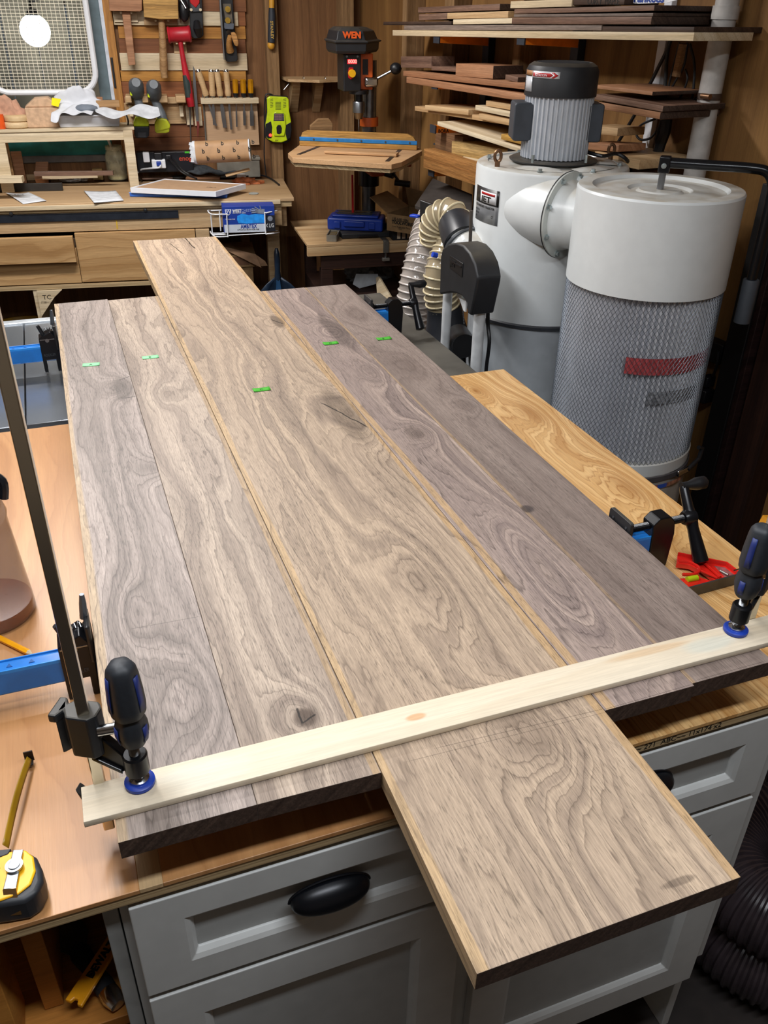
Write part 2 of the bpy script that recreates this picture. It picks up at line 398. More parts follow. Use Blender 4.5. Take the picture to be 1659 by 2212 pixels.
wallpiece('wall_back_side', -2.0, WU0, ZS, ZT, 0, mt=wallply)
# right wall
def rpt(y, off=0.0, z=0.0): return V((1.995, 0, 0)) + RWY*y - RWN*off + UZ*z
b = MB(); b.bx(0, ZT, 0, 6.3, 0, 0.05)
# grain vertical: local X up, local Y along the wall, local Z = away from room (X x Y = Z)
rwply = wood('right_wall_plywood', '#7f5830', '#4f3117', '#97703f', freq=14, warp=0.2, wsx=0.8, wsy=2.5, line=0.4, fib=0.12, rough=0.7,
             knots=[(1.2, 5.35, 0.03, 0.05, 1.6), (1.62, 5.5, 0.03, 0.05, 1.6), (0.95, 5.1, 0.03, 0.05, 1.6)], rnd=False)
o = b.build('wall_right', rwply, smooth=0); Mx = frame(rpt(4.7), UZ, -RWY)
o.matrix_world = Mx; o['kind'] = 'structure'
b = MB(); b.bx(-2.0, -1.95, -1.6, 4.9, 0, ZT); tag(b.build('wall_left', plain('left_wall', '#8f8172', 0.8), smooth=0), kind='structure')
b = MB(); b.bx(-2.0, 2.6, -1.65, -1.6, 0, ZT); tag(b.build('wall_front', plain('left_wall', '#8f8172', 0.8), smooth=0), kind='structure')
# studs on rear wall and right wall
def stud(px0, px1, pyr, z0, z1, off=0.0, th=0.075, mt=studw, name='trim_1'):
    u0, _ = wu(px0, pyr, off+th); u1, _ = wu(px1, pyr, off+th)
    return wallpiece(name, u0, u1, z0, z1, off+0.0, -0.0+th, mt, bev=0.002)
def stud2(name, u0, u1, z0, z1, th, mt=studw):
    M = frame(wpt(u0, 0, z0), UZ, BWX)       # local z points: UZ x BWX = +y-ish (into wall) -> use negative
    b = MB(); b.bx(0, z1-z0, 0, u1-u0, -th, 0)
    o = b.build(name, mt, smooth=0, bevel=0.002); o.matrix_world = M; o['kind'] = 'structure'; return o
for k, (p0, p1, th) in enumerate(((581, 606, 0.075), (735, 765, 0.075))):
    u0, _ = wu(p0, 200, th); u1, _ = wu(p1, 200, th); stud2('trim_%d' % (k+1), u0, u1, 0, ZT, th)
def rstud(name, y0, y1, z0, z1, th, mt=studw, tilt=0):
    b = MB(); b.bx(0, z1-z0, 0, abs(y1-y0), -th, 0)
    o = b.build(name, mt, smooth=0, bevel=0.002); o.matrix_world = frame(rpt(max(y0, y1), 0, z0), UZ, -RWY); o['kind'] = 'structure'; return o
darkstud = wood('dark_stained_stud', '#2c1710', '#160b07', '#3d2318', freq=60, warp=0.05, line=0.4, fib=0.3, rough=0.7)
def ry(px, py, off=0.0): return APL(px, py, RWP-RWN*off, RWN).dot(RWY)   # along right wall
rstud('trim_3', ry(905, 200, .08), ry(888, 200, .08), 0, ZT, 0.08)
rstud('trim_4', 3.72, 3.76, 0, ZT, 0.085)
rstud('trim_5', 2.92, 2.96, 0, ZT, 0.085)
rstud('trim_6', ry(1322, 120, .0), ry(1308, 120, .0), 0.3, ZT, 0.02, white)
rstud('trim_7', ry(1660, 200, .085), ry(1598, 200, .085), 0, ZT, 0.085, darkstud)
rstud('trim_8', ry(1590, 200, .05), ry(1578, 200, .05), 0, ZT, 0.05, studw)
# eave board and rafter at the top of the right wall
b = MB(); b.bx(0, 4.6, 0, 0.05, -0.10, 0.0)
o = b.build('trim_9', plain('eave_brown', '#5f5346', 0.8), smooth=0, bevel=0.003); o.matrix_world = frame(rpt(0.1, 0.09, 1.86), RWY, z=UZ); o['kind'] = 'structure'
# window: teal board under it, white side trim, wood casing
teal = plain('teal_painted_board', '#2f8a86', 0.6, noise_amt=0.28, nscale=14)
tgrey = plain('blue_grey_sash', '#64757b', 0.6, noise_amt=0.1)
def wbox(name, pxs, off, th, mt, parent=None, kind='structure', bev=0.002, label=None, cat=None, group=None, grain='h'):
    """box on the rear wall given by a pixel rectangle (x0,y0,x1,y1) on its front face"""
    x0, y0, x1, y1 = pxs; xm = (x0+x1)/2; ym = (y0+y1)/2; f = off+th
    u0, _ = wu(x0, ym, f); u1, _ = wu(x1, ym, f); _, zt = wu(xm, y0, f); _, zb = wu(xm, y1, f)
    if grain == 'h':
        M = frame(wpt(u0, off, zb), BWX, UZ); b = MB(); b.bx(0, u1-u0, 0, zt-zb, 0, th)
    else:
        M = frame(wpt(u1, off, zb), UZ, -BWX); b = MB(); b.bx(0, zt-zb, 0, u1-u0, 0, th)
    o = b.build(name, mt, bevel=bev, smooth=0)
    o.matrix_world = M
    if parent is not None: o.parent = parent; o.matrix_basis = parent.matrix_world.inverted() @ M
    elif kind: o['kind'] = kind
    return tag(o, label, cat, group)
Rz = lambda z: z
win = bpy.data.objects.new('window_1', None); C.objects.link(win); win.matrix_world = frame(wpt(-0.1, 0, ZS), BWX, UZ); tag(win, kind='structure')
wbox('sill_board', (-140, 296, 252, 346), -0.03, 0.02, teal, win)
wbox('bottom_rail', (-140, 338, 262, 352), -0.01, 0.02, plain('rail_grey', '#6d6a68', 0.6), win)
def wslant(name, top, bot, wpx, off, th, mt, parent=None, ztop=ZT):
    """vertical member from pixel top to bottom (left edge), wpx wide, continued up to ztop"""
    ub, zb = wu(bot[0], bot[1], off+th); ut, zt = wu(top[0], top[1], off+th); u1, _ = wu(bot[0]+wpx, bot[1], off+th)
    u = (ub+ut)/2; wd = u1-ub
    M = frame(wpt(u+wd, off, zb), UZ, -BWX); b = MB(); b.bx(0, ztop-zb, 0, wd, 0, th)
    o = b.build(name, mt, bevel=0.002, smooth=0); o.matrix_world = M
    if parent is not None: o.parent = parent; o.matrix_basis = parent.matrix_world.inverted() @ M
    else: o['kind'] = 'structure'
    return o
casing = wood('cedar_casing', '#b27a3c', '#6e421c', '#cf9650', freq=40, warp=0.05, line=0.5, fib=0.2)
wslant('side_trim', (210, 0), (243, 216), 12, 0.0, 0.03, plain('trim_pale_grey', '#c6ccd6', 0.5), win)
wslant('side_sash', (188, 0), (216, 216), 26, -0.02, 0.03, tgrey, win)
wslant('casing_board', (222, 0), (262, 330), 17, 0.0, 0.035, casing, win)
wslant('hinge_plate', (238, 125), (247, 190), 5, 0.035, 0.006, black, win, ztop=wu(240, 124, 0.04)[1])
glass = plain('window_glass', '#dfe8ee', 0.03, 0, alpha=1.0, trans=1.0, noise_amt=0)
g = MB(); g.bx(-0.42, 0.55, 0.03, ZT-ZS-0.01, -0.05, -0.045)
go = g.build('pane', glass, win)
# the yard behind the window: fence boards and an added globe for a bulb reflected in the pane
fencem = plain('weathered_fence', '#7d7564', 0.8, noise_amt=0.35, nscale=5)
ft = thing('yard_fence', 'weathered grey fence boards seen through the window glass behind the fan', 'fence', wpt(-1.3, -0.55, 0))
ft.matrix_world = frame(wpt(-1.3, -0.5, 0.0), BWX, BWN)
for k in range(16):
    b = MB(); b.bx(k*0.15, k*0.15+0.143, -0.008+0.004*(k % 3), 0.01, 0.0, 2.1); b.build('board', fencem, ft, bevel=0.002)
for k in range(2):
    b = MB(); b.bx(0, 2.4, 0.014, 0.05, 0.5+k*1.1, 0.59+k*1.1); b.build('rail', fencem, ft)
bulbm = plain('reflection_glow', (1.0, 0.96, 0.90, 1), 0.4, noise_amt=0, emit=26)
lp = AY(76, 66, wall_y(-0.1)+0.22)
pl = thing('reflection_globe', 'glowing globe added behind the window glass to stand for a reflected bulb', 'reflection stand-in', M=frame(lp, BWX, UZ))  # no real lamp outside: glowing globe added as the bulb's reflection
b = MB(); b.blob((0, 0, 0), (0.066, 0.066, 0.066), 0, 24, 16); b.build('globe', bulbm, pl)
b = MB(); b.cyl((0, 0.05, 0), (0, 0.085, 0), 0.03, 0.02); b.tube(spline([(0, 0.085, 0), (0, 0.14, -0.02), (0, 0.17, -0.1), (0, 0.15, -0.17)]), 0.008, 8); b.build('bracket', blackm, pl)  # holder and plate made up along with the globe
b = MB(); b.cyl((0, 0.15, -0.165), (0, 0.15, -0.178), 0.04); b.build('mount_plate', blackm, pl)
# ------------------------------------------------------------------ glued walnut panel: five boards
ZP = 0.96; TH = 0.0235
def yx(px, py): p = AZ(px, py, ZP); return p
def wl(kx, xr, y0): return (kx[1]-y0, xr-kx[0])
def slab(key, xl, xr, yn, yf, label, mk, far_skew=0.0, near_skew=0.0):
    """local X runs away along world +Y, local Y to the left; xr is the right edge"""
    W_ = xr-xl; M = frame((xr, yn, ZP), (0, 1, 0), z=UZ); L = yf-yn
    b = MB()
    NX = 24; top = []; 
    def P(t, s, z): return (t*L + (far_skew*t + near_skew*(1-t))*s, s*W_, z)
    vs = []; 
    for z in (-TH, 0):
        for s in (0, 1):
            for i in range(NX+1): vs.append(P(i/NX, s, z))
    n = NX+1; fs = []
    for i in range(NX):
        fs += [(i, n+i, n+i+1, i+1), (2*n+i, 2*n+i+1, 3*n+i+1, 3*n+i), (i, i+1, 2*n+i+1, 2*n+i), (n+i, 3*n+i, 3*n+i+1, n+i+1)]
    b.add(vs, fs); b.cur = 1; b.mi = [0]*len(b.f)
    b.f += [(0, 2*n, 3*n, n), (n-1, 2*n-1, 4*n-1, 3*n-1)]; b.mi += [1, 1]
    o = b.build('walnut_board', [mk, walnut_end], bevel=0.0007, smooth=0)
    o.matrix_world = M; return tag(o, label, 'board', 'walnut boards laid side by side')
G = 0.0004
S = dict(rnd=False, fib=0.20, spec=0.35, rough=0.5, fscale=420, pore=0.42, rip=0.30, kdk=0.22, fl=14, pw=7.0)
def K(xr, yn, pts): return [(p[1]-yn, xr-p[0], s, a, asp) for (p, s, a, asp) in pts]
def CR(xr, yn, pts): return [(a[1]-yn, xr-a[0], c[1]-yn, xr-c[0], w_) for (a, c, w_) in pts]
q = yx
yn = 0.571
mA = wood('walnut_a', '#a2958c', '#4b3f3a', '#ae9f96', freq=72, warp=0.13, wsx=1.5, wsy=8, line=0.9, seed=1, sap=[(0.135, 0.012, 0.02, '#b9a184')],
   knots=K(0.0885, yn, [(q(262, 835), 0.035, 0.09, 1.6), (q(290, 1330), 0.03, -0.06, 2.5), (q(420, 1510), 0.035, 0.07, 2.2), (q(330, 1010), 0.025, 0.05, 2)]),
   blot=[(q(265, 840).y-yn, 0.0885-q(265, 840).x, 0.07, 0.022, '#5f5650', 0.6)],
   cracks=CR(0.0885, yn, [(q(256, 822), q(282, 812), 0.0012), (q(262, 860), q(296, 856), 0.0014), (q(275, 1360), q(440, 1330), 0.0006)]), **S)
slab('A', -0.0445, 0.0885-G, 0.571, 2.303, 'leftmost walnut board, grey brown with a pale sapwood edge', mA)
mB = wood('walnut_b', '#ad9b8c', '#504239', '#bba997', freq=66, warp=0.16, wsx=1.3, wsy=7, line=0.9, seed=2, sap=[(0.005, 0.004, 0.01, '#ae9475')],
   knots=K(0.218, yn, [(q(658, 1545), 0.03, 0.12, 1.5), (q(378, 668), 0.035, 0.05, 2), (q(360, 850), 0.03, -0.06, 2), (q(400, 1100), 0.04, 0.05, 3)]),
   blot=[(q(656, 1546).y-yn, 0.218-q(656, 1546).x, 0.016, 0.014, '#3c2a20', 0.75)],
   cracks=CR(0.218, yn, [(q(640, 1524), q(652, 1560), 0.0016), (q(652, 1560), q(682, 1538), 0.0016)]), **S)
slab('B', 0.0885, 0.218-G, 0.568, 2.293, 'second walnut board from the left, with a dark open knot near its near end', mB, near_skew=0.003)
yc = 0.3435
mC = wood('walnut_c', '#b49f8b', '#55463c', '#c6af96', freq=60, warp=0.2, wsx=1.0, wsy=5.5, line=0.9, seed=3, bandw=0.7,
   sap=[(0.263, 0.006, 0.02, '#bda07b'), (0.004, 0.006, 0.02, '#bb9c76')],
   knots=K(0.4855, yc, [(q(760, 890), 0.055, 0.16, 2.6), (q(600, 693), 0.03, 0.09, 1.6), (q(925, 1260), 0.05, 0.09, 3.0), (q(1150, 1585), 0.05, 0.13, 1.6), (q(480, 600), 0.05, -0.05, 3)]),
   blot=[(q(745, 893).y-yc, 0.4855-q(745, 893).x, 0.13, 0.030, '#584a3e', 0.5), (q(600, 695).y-yc, 0.4855-q(600, 695).x, 0.05, 0.014, '#4b3b2e', 0.6),
         (q(850, 1040).y-yc, 0.4855-q(850, 1040).x, 0.10, 0.03, '#6b5c50', 0.2), (q(1150, 1575).y-yc, 0.4855-q(1150, 1575).x, 0.06, 0.035, '#6b5b50', 0.2), (q(1465, 1905).y-yc, 0.4855-q(1465, 1905).x, 0.004, 0.02, '#4b3e36', 0.5)],
   cracks=CR(0.4855, yc, [(q(690, 868), q(800, 925), 0.0022), (q(585, 690), q(612, 700), 0.002), (q(398, 512), q(422, 538), 0.003), (q(366, 525), q(397, 549), 0.0018),
      (q(925, 1620), q(1330, 1525), 0.0005), (q(860, 1650), q(1330, 1533), 0.0004)]), **S)
slab('C', 0.2185, 0.4855-G, 0.3435, 2.905, 'long wide walnut board running through the middle and jutting out at both ends', mC, far_skew=0.018)
mD = wood('walnut_d', '#a3918a', '#423736', '#b9a598', freq=60, warp=0.13, wsx=1.3, wsy=8, line=0.95, seed=4, bandw=0.8,
   sap=[(0.114, 0.006, 0.03, '#b99b78')],
   knots=K(0.608, yn, [(q(722, 715), 0.04, 0.14, 1.6), (q(905, 935), 0.03, 0.09, 1.5), (q(1190, 1240), 0.035, 0.16, 5.0), (q(800, 800), 0.04, 0.06, 2)]),
   blot=[(q(728, 715).y-yn, 0.608-q(728, 715).x, 0.14, 0.025, '#433a37', 0.55), (q(895, 935).y-yn, 0.608-q(895, 935).x, 0.03, 0.02, '#5c4f49', 0.5)],
   cracks=CR(0.608, yn, [(q(1290, 1532), q(1501, 1472), 0.0005)]), **S)
slab('D', 0.486, 0.608-G, 0.568, 2.252, 'fourth walnut board from the left, boldly figured with a dark swirl beside a green tab', mD)
mE = wood('walnut_e', '#93837a', '#51443f', '#a5958b', freq=50, warp=0.12, wsx=1.0, wsy=6, line=0.6, seed=5, sap=[(0.117, 0.003, 0.01, '#a68d72')],
   knots=K(0.7265, yn, [(q(1010, 875), 0.03, 0.07, 1.5), (q(760, 680), 0.045, -0.06, 2.4), (q(880, 790), 0.04, 0.06, 2.4)]),
   blot=[(q(1140, 1100).y-yn, 0.7265-q(1140, 1100).x, 0.012, 0.012, '#2f2c30', 0.8), (0.25, 0.05, 0.35, 0.09, '#75665f', 0.35)],
   cracks=CR(0.7265, yn, [(q(1500, 1472), q(1659, 1428), 0.0005)]), **S)
slab('E', 0.608, 0.7265, 0.572, 2.250, 'rightmost walnut board, plain dark brown along the outer edge of the panel', mE, near_skew=0)
# ------------------------------------------------------------------ green paper tabs with pencilled letters
tabl = plain('tab_light_green', '#8fe0a0', 0.7, noise_amt=0.02); tabg = plain('tab_green', '#3fa821', 0.7, noise_amt=0.03)
for (x, y, mt_, ch, lab) in ((197, 788, tabl, 'A', 'pale green tab on the leftmost walnut board'), (325, 772, tabl, 'B', 'pale green tab on the second walnut board'),
        (565, 842, tabg, 'C', 'bright green tab on the long middle walnut board'), (714, 742, tabg, 'D', 'bright green tab on the dark swirl of the fourth board'), (829, 732, tabg, 'E', 'bright green tab on the rightmost walnut board')):
    p = AZ(x, y, ZP); t = thing('paper_tab', lab, 'sticky tab', M=frame(p+V((0, 0, 0.0002)), V((1, -0.02*(x > 500)-0.1*(x < 300), 0)), z=UZ), group='green letter tabs on the boards')
    b = MB(); nx = 6
    b.add([(-0.0175+0.035*i/nx, yy, 0.0006+0.003*abs(i/nx-0.5)**3*4*(0.8 if mt_ is tabg else 0.2)) for yy in (-0.009, 0.009) for i in range(nx+1)], [(i, i+1, nx+2+i, nx+1+i) for i in range(nx)])
    b.build('paper', mt_, t, solid=0.0002)
    text('lettering', ch, 0.010, Matrix.Translation((-0.004, -0.004, 0.0010)), ink, t, 0.0001)
# ------------------------------------------------------------------ plywood worktop on the cabinets
ZY = 0.87; PTK = 0.02
cherryply = wood('cherry_veneer', '#bb8552', '#8e5a30', '#ca9865', freq=26, warp=0.35, wsx=1.8, wsy=3, line=0.35, fib=0.05, rnd=False, seed=7, rough=0.35, spec=0.5,
    knots=[(0.16, 1.05, 0.03, 0.08, 1.5), (0.42, 1.12, 0.02, 0.06, 1.5), (0.14, 0.85, 0.02, 0.05, 1.5), (0.30, 1.10, 0.015, 0.05, 1.4)],
    blot=[(0.165, 1.055, 0.006, 0.005, '#54504c', 0.8), (0.43, 1.12, 0.006, 0.004, '#6b3d28', 0.8), (0.30, 1.13, 0.006, 0.004, '#6b3d28', 0.7), (0.04, 0.99, 0.05, 0.014, '#8e7e5e', 0.6)])
birchply = wood('ash_veneer', '#dcab6b', '#9a6229', '#e8c086', freq=110, warp=0.17, rip=0.25, wsx=1.3, wsy=6, line=0.95, fib=0.10, rnd=False, seed=9, rough=0.38, spec=0.5,
    knots=[(0.9, 0.06, 0.05, 0.1, 2.5), (0.55, 0.05, 0.04, 0.1, 3.0), (0.30, 0.09, 0.04, -0.08, 3.0), (1.05, 0.12, 0.03, 0.08, 2.0)])
xs = 0.45
wt = thing('worktop', 'large plywood worktop under the walnut boards, pinkish veneer left and yellow veneer right', 'worktop', (-0.75, 0.582, ZY))
def wtsheet(name, x0, x1, mt, y0=0.582, y1=1.745):
    b = MB(); W_ = x1-x0; L = y1-y0
    b.bx(0, L, 0, W_, -0.006, 0); o = b.build(name, mt, bevel=0.0006, smooth=0)
    M = frame((x1, y0, ZY), (0, 1, 0), z=UZ); o.parent = wt; o.matrix_basis = wt.matrix_world.inverted() @ M; return o
wtsheet('left_veneer_sheet', -0.75, -0.0355, cherryply); wtsheet('veneer_seam_strip', -0.0355, -0.012, wood('seam_strip', '#cdae82', '#a98558', '#d9be95', freq=20, rnd=False, fib=0.1, line=0.2))
wtsheet('middle_veneer_sheet', -0.012, xs, cherryply); wtsheet('right_veneer_sheet', xs, 0.967, birchply, y1=1.737)
b = MB(); b.bx(-0.75, 0.967, 0.5835, 1.735, ZY-PTK, ZY-0.006); b.tf(Matrix.Identity(4)); o = b.build('plywood_core', plyedge, wt, bevel=0.0008, smooth=0)
o.matrix_basis = wt.matrix_world.inverted()
# ink scrawl on the front edge
text('handwriting', 'JUST 01 ~ 2 ~-- dd ~~ 271  ABC~~ 11x174 x2', 0.0115, frame((0.455, 0.5832, ZY-0.0175), (1, 0, 0), UZ), ink, wt, 0.0001, sx=1.05).matrix_basis = wt.matrix_world.inverted() @ frame((0.455, 0.5832, ZY-0.0165), (1, 0, 0), UZ)
# ------------------------------------------------------------------ white cabinets under the worktop
CY = 0.602; CB = 0.25; CT = ZY-PTK-0.0015
cb = thing('base_cabinet', 'white painted two bay cabinet with drawers over doors under the worktop', 'cabinet', (0.375, CY, 0))
def cbx(name, x0, x1, y0, y1, z0, z1, mt=wpaint, parent=None, bev=0.0015):
    b = MB(); b.bx(x0-0.375, x1-0.375, y0-CY, y1-CY, z0, z1); return b.build(name, mt, parent or cb, bevel=bev, smooth=0)
CL, CR_ = -0.06, 0.825
cbx('side_panel', CL, CL+0.016, CY+0.019, 1.2, 0.0, CT); cbx('side_panel', CR_-0.016, CR_, CY+0.019, 1.2, 0.0, CT)
cbx('bottom_panel', CL+0.016, CR_-0.016, CY+0.019, 1.184, CB-0.02, CB); cbx('back_panel', CL+0.016, CR_-0.016, 1.184, 1.2, 0, CT)
cbx('toe_kick', CL+0.016, CR_-0.016, CY+0.09, CY+0.105, 0, CB-0.02)
b = MB()
for (x0, x1, z0, z1) in ((CL, CL+0.04, CB, CT), (CR_-0.045, CR_, CB, CT), (0.333, 0.375, CB+.04, CT-.02), (CL+0.04, CR_-0.045, CT-0.02, CT), (CL+0.04, CR_-0.045, CB, CB+0.04), (CL+0.04, 0.333, 0.660, 0.695), (0.375, CR_-0.045, 0.665, 0.698)):
    b.bx(x0-0.375, x1-0.375, 0, 0.019, z0, z1)
b.build('face_frame', wpaint, cb, smooth=0, bevel=0.0008)
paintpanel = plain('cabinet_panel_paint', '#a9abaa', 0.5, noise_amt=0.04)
def shaker(name, x0, x1, z0, z1, fw=0.05, fh=0.05):
    """frame and panel front: rails, stiles with an inner bead and a recessed panel"""
    cx = (x0+x1)/2-0.375
    o = MB(); yf = -0.0185
    x0 -= 0.375; x1 -= 0.375; I = 0.010
    def P(x, y, z): return (x, y, z)
    lo = [(x0, z0), (x1, z0), (x1, z1), (x0, z1)]; inn = [(x0+fw, z0+fh), (x1-fw, z0+fh), (x1-fw, z1-fh), (x0+fw, z1-fh)]
    i2 = [(x0+fw+I*.55, z0+fh+I*.55), (x1-fw-I*.55, z0+fh+I*.55), (x1-fw-I*.55, z1-fh-I*.55), (x0+fw+I*.55, z1-fh-I*.55)]
    i3 = [(x0+fw+I, z0+fh+I), (x1-fw-I, z0+fh+I), (x1-fw-I, z1-fh-I), (x0+fw+I, z1-fh-I)]
    R = [[P(x, -0.0005, z) for x, z in lo], [P(x, yf, z) for x, z in lo], [P(x, yf, z) for x, z in inn], [P(x, yf+0.003, z) for x, z in i2], [P(x, yf+0.009, z) for x, z in i3], [P(x, yf+0.011, z) for x, z in i3]]
    o.rings(R, True, False)
    d = o.build(name, wpaint, cb, smooth=0, bevel=0.0012)
    p = MB(); p.bx(i3[0][0]-0.001, i3[1][0]+0.001, yf+0.0105, yf+0.0145, i3[0][1]-0.001, i3[2][1]+0.001); p.build('panel', paintpanel, d, smooth=0)
    return d
def cup_pull(par, x, z):
    b = MB(); R = []
    n = 18; w_, h_, d_ = 0.046, 0.020, 0.022
    for j in range(9):                                   # quarter ellipsoid, open below
        a = j/8*pi/2
        R.append([(x-0.375+w_*cos(pi*k/n)*cos(a)**0.8 if j < 8 else x-0.375, -0.0185-d_*sin(a)*(sin(pi*k/n)**0.6 if 0 < k < n else 0) - 0.001, z+h_*sin(pi*k/n)*cos(a)+ (-0.018*sin(a))) for k in range(n+1)])
    b = MB(); R = []
    for k in range(n+1):
        th = pi*k/n; row = []
        for j in range(10):
            a = -0.55+ (pi/2+0.55)*j/9
            row.append((x-0.375+w_*cos(th), -0.0195-d_*sin(th)**0.7*cos(a), z+ (h_*sin(a)*(sin(th)**0.8) if a > 0 else 0.022*sin(a)*sin(th)**0.8)))
        R.append(row)
    b.rings(R, False, False, close=False); o = b.build('cup_pull', plain('oil_black', '#14161c', 0.33, 0.4), par, smooth=1.2, solid=0.002)
    f = MB(); f.prism([(x-0.375+0.049*cos(pi*k/20), z+0.023*sin(pi*k/20)-0.001) for k in range(21)], 0.0185, 0.0205, 'y') if False else None
    ring = [(x-0.375+0.048*cos(pi*k/20), -0.0195, z+0.0225*sin(pi*k/20)) for k in range(21)]
    f = MB(); f.tube(ring, 0.0016, 6); f.build('flange', plain('oil_black', '#14161c', 0.33, 0.4), par)
d1 = shaker('drawer', -0.050, 0.345, 0.684, 0.842, 0.052, 0.040); cup_pull(d1, 0.163, 0.772)
d2 = shaker('drawer', 0.362, 0.790, 0.690, 0.842, 0.048, 0.040); cup_pull(d2, 0.578, 0.785)
shaker('door', -0.050, 0.338, CB-0.02, 0.674, 0.056, 0.056); shaker('door', 0.368, 0.790, CB-0.02, 0.680, 0.056, 0.056)
for xx, zz in ((0.3405, 0.60),):
    b = MB(); b.bx(xx-0.375, xx+0.010-0.375, -0.004, 0.0005, zz, zz+0.03); b.build('hinge', blackm, cb)
# ------------------------------------------------------------------ open shelving left of the cabinets
sf = thing('tool_shelf', 'open brown shelf under the left end of the worktop', 'shelf', (-0.35, 0.62, 0))
shw = wood('amber_plywood', '#b9772f', '#7c4715', '#cf8f43', freq=14, warp=0.12, line=0.3, fib=0.12)
def sbx(name, x0, x1, y0, y1, z0, z1, mt=shw): b = MB(); b.bx(x0+0.35, x1+0.35, y0-0.62, y1-0.62, z0, z1); return b.build(name, mt, sf, bevel=0.001, smooth=0)
ZSH = 0.60
sbx('shelf_board', -0.75, -0.077, 0.622, 1.15, ZSH-0.018, ZSH); sbx('side_panel', -0.077, -0.0615, 0.60, 1.15, 0, ZY-PTK-0.002, plain('grey_white_side', '#9a9c9b', 0.5))
sbx('back_panel', -0.75, -0.077, 1.15, 1.165, 0, ZY-PTK-0.002); sbx('upright', -0.215, -0.194, 0.62, 0.68, ZSH+.001, ZY-PTK-0.002); sbx('upright', -0.172, -0.150, 0.66, 1.15, ZSH+.001, ZY-PTK-0.002)
sbx('bottom_board', -0.75, -0.077, 0.622, 1.15, 0.30, 0.318, wood('pale_amber_plywood', '#c8964e', '#9b6a2e', '#d8ab66', freq=14, warp=0.12, line=0.3, fib=0.12))
sbx('side_panel', -0.768, -0.75, 0.60, 1.165, 0, ZY-PTK-0.002)
# ------------------------------------------------------------------ a vertical plane that is addressed by photograph pixels
class PL:
    def __init__(s, p, X): s.p = V(p); s.X = V(X).normalized(); s.N = V((-s.X.y, s.X.x, 0))      # N points away from viewer
    def at(s, px, py, off=0.0): return APL(px, py, s.p - s.N*off, s.N)
    def uz(s, px, py, off=0.0): q = s.at(px, py, off); return (q-s.p).dot(s.X), q.z
    def pt(s, u, off, z): r = s.p + s.X*u - s.N*off; r.z = z; return r
    def fr(s, u, off, z): return frame(s.pt(u, off, z), s.X, UZ)                                  # local x right, y up, z to viewer
    def frp(s, px, py, off=0.0): u, z = s.uz(px, py, off); return s.fr(u, off, z)
    def box(s, name, r, off, th, mt, parent=None, label=None, cat=None, group=None, grain='h', bev=0.001, kind=None, solidmats=None):
        x0, y0, x1, y1 = r; xm = (x0+x1)/2; ym = (y0+y1)/2; f = off+th
        u0, _ = s.uz(x0, ym, f); u1, _ = s.uz(x1, ym, f); _, zt = s.uz(xm, y0, f); _, zb = s.uz(xm, y1, f)
        b = MB()
        if grain == 'h': M = s.fr(u0, off, zb); b.bx(0, u1-u0, 0, zt-zb, 0, th)
        else: M = frame(s.pt(u1, off, zb), UZ, -s.X); b.bx(0, zt-zb, 0, u1-u0, 0, th)
        o = b.build(name, mt, bevel=bev, smooth=0)
        return s.put(o, M, parent, label, cat, group, kind)
    def put(s, o, M, parent=None, label=None, cat=None, group=None, kind=None):
        if parent is None: o.matrix_world = M
        else: o.parent = parent; o.matrix_basis = root_inv(parent) @ M
        return tag(o, label, cat, group, kind)
def root_inv(p):
    M = p.matrix_basis.copy()
    while p.parent: p = p.parent; M = p.matrix_basis @ M
    return M.inverted()
def put(o, M, parent=None, label=None, cat=None, group=None, kind=None): return PL.put(None, o, M, parent, label, cat, group, kind)
def poly3(name, pts, th, mt, parent=None, off=None, bev=0, **k):
    """flat slab through 3D points (planar, facing the viewer), th thick"""
    pts = [V(p) for p in pts]; n = (pts[1]-pts[0]).cross(pts[2]-pts[0]).normalized()
    if n.dot(CAM-pts[0]) < 0: n = -n
    M = frame(pts[0], pts[1]-pts[0], z=n); I = M.inverted(); b = MB(); b.prism([(I@p).to_2d()[:] for p in pts], -th, 0)
    return put(b.build(name, mt, bevel=bev, smooth=0), M, parent, **k)
# ------------------------------------------------------------------ workbench
ZB = 0.90
B0 = AZ(0, 443, ZB); B1 = AZ(635, 427, ZB); BP = PL(B0, B1-B0)
LB = (B1-B0).length; BD = 0.47
bench = thing('workbench', 'long wooden workbench with fir drawers against the rear wall', 'workbench', M=BP.fr(0, 0, 0))
def blocal(x0, x1, d0, d1, z0, z1, name, mt, bev=0.0015, parent=None):
    """d = depth behind the bench front"""
    b = MB(); b.bx(x0, x1, z0, z1, -d1, -d0); o = b.build(name, mt, bevel=bev, smooth=0); o.parent = parent or bench; return o
toply = wood('bench_top_ply', '#b08f68', '#8a6842', '#c2a47e', freq=10, warp=0.2, line=0.25, fib=0.12)
blocal(-0.9, LB, 0.0, BD, ZB-0.014, ZB, 'top_board', toply); blocal(-0.9, LB-0.01, 0.006, BD, ZB-0.038, ZB-0.0145, 'lower_top_board', plyedge)
blocal(-0.9, LB-0.06, -0.008, 0.0, ZB-0.024, ZB-0.006, 'edge_strip', pinel)
BP.box('steel_bar', (-90, 461, 386, 478), -0.012, 0.006, plain('blued_steel', '#363b45', 0.4, 0.6, noise_amt=0.15), bench)
for px_ in (24, 314): 
    b = MB(); b.lathe([(0.008, 0), (0.007, 0.003), (0.001, 0.004)], n=12); put(b.build('screw', steel), BP.frp(px_, 462 if px_ < 100 else 454, -0.005), bench)
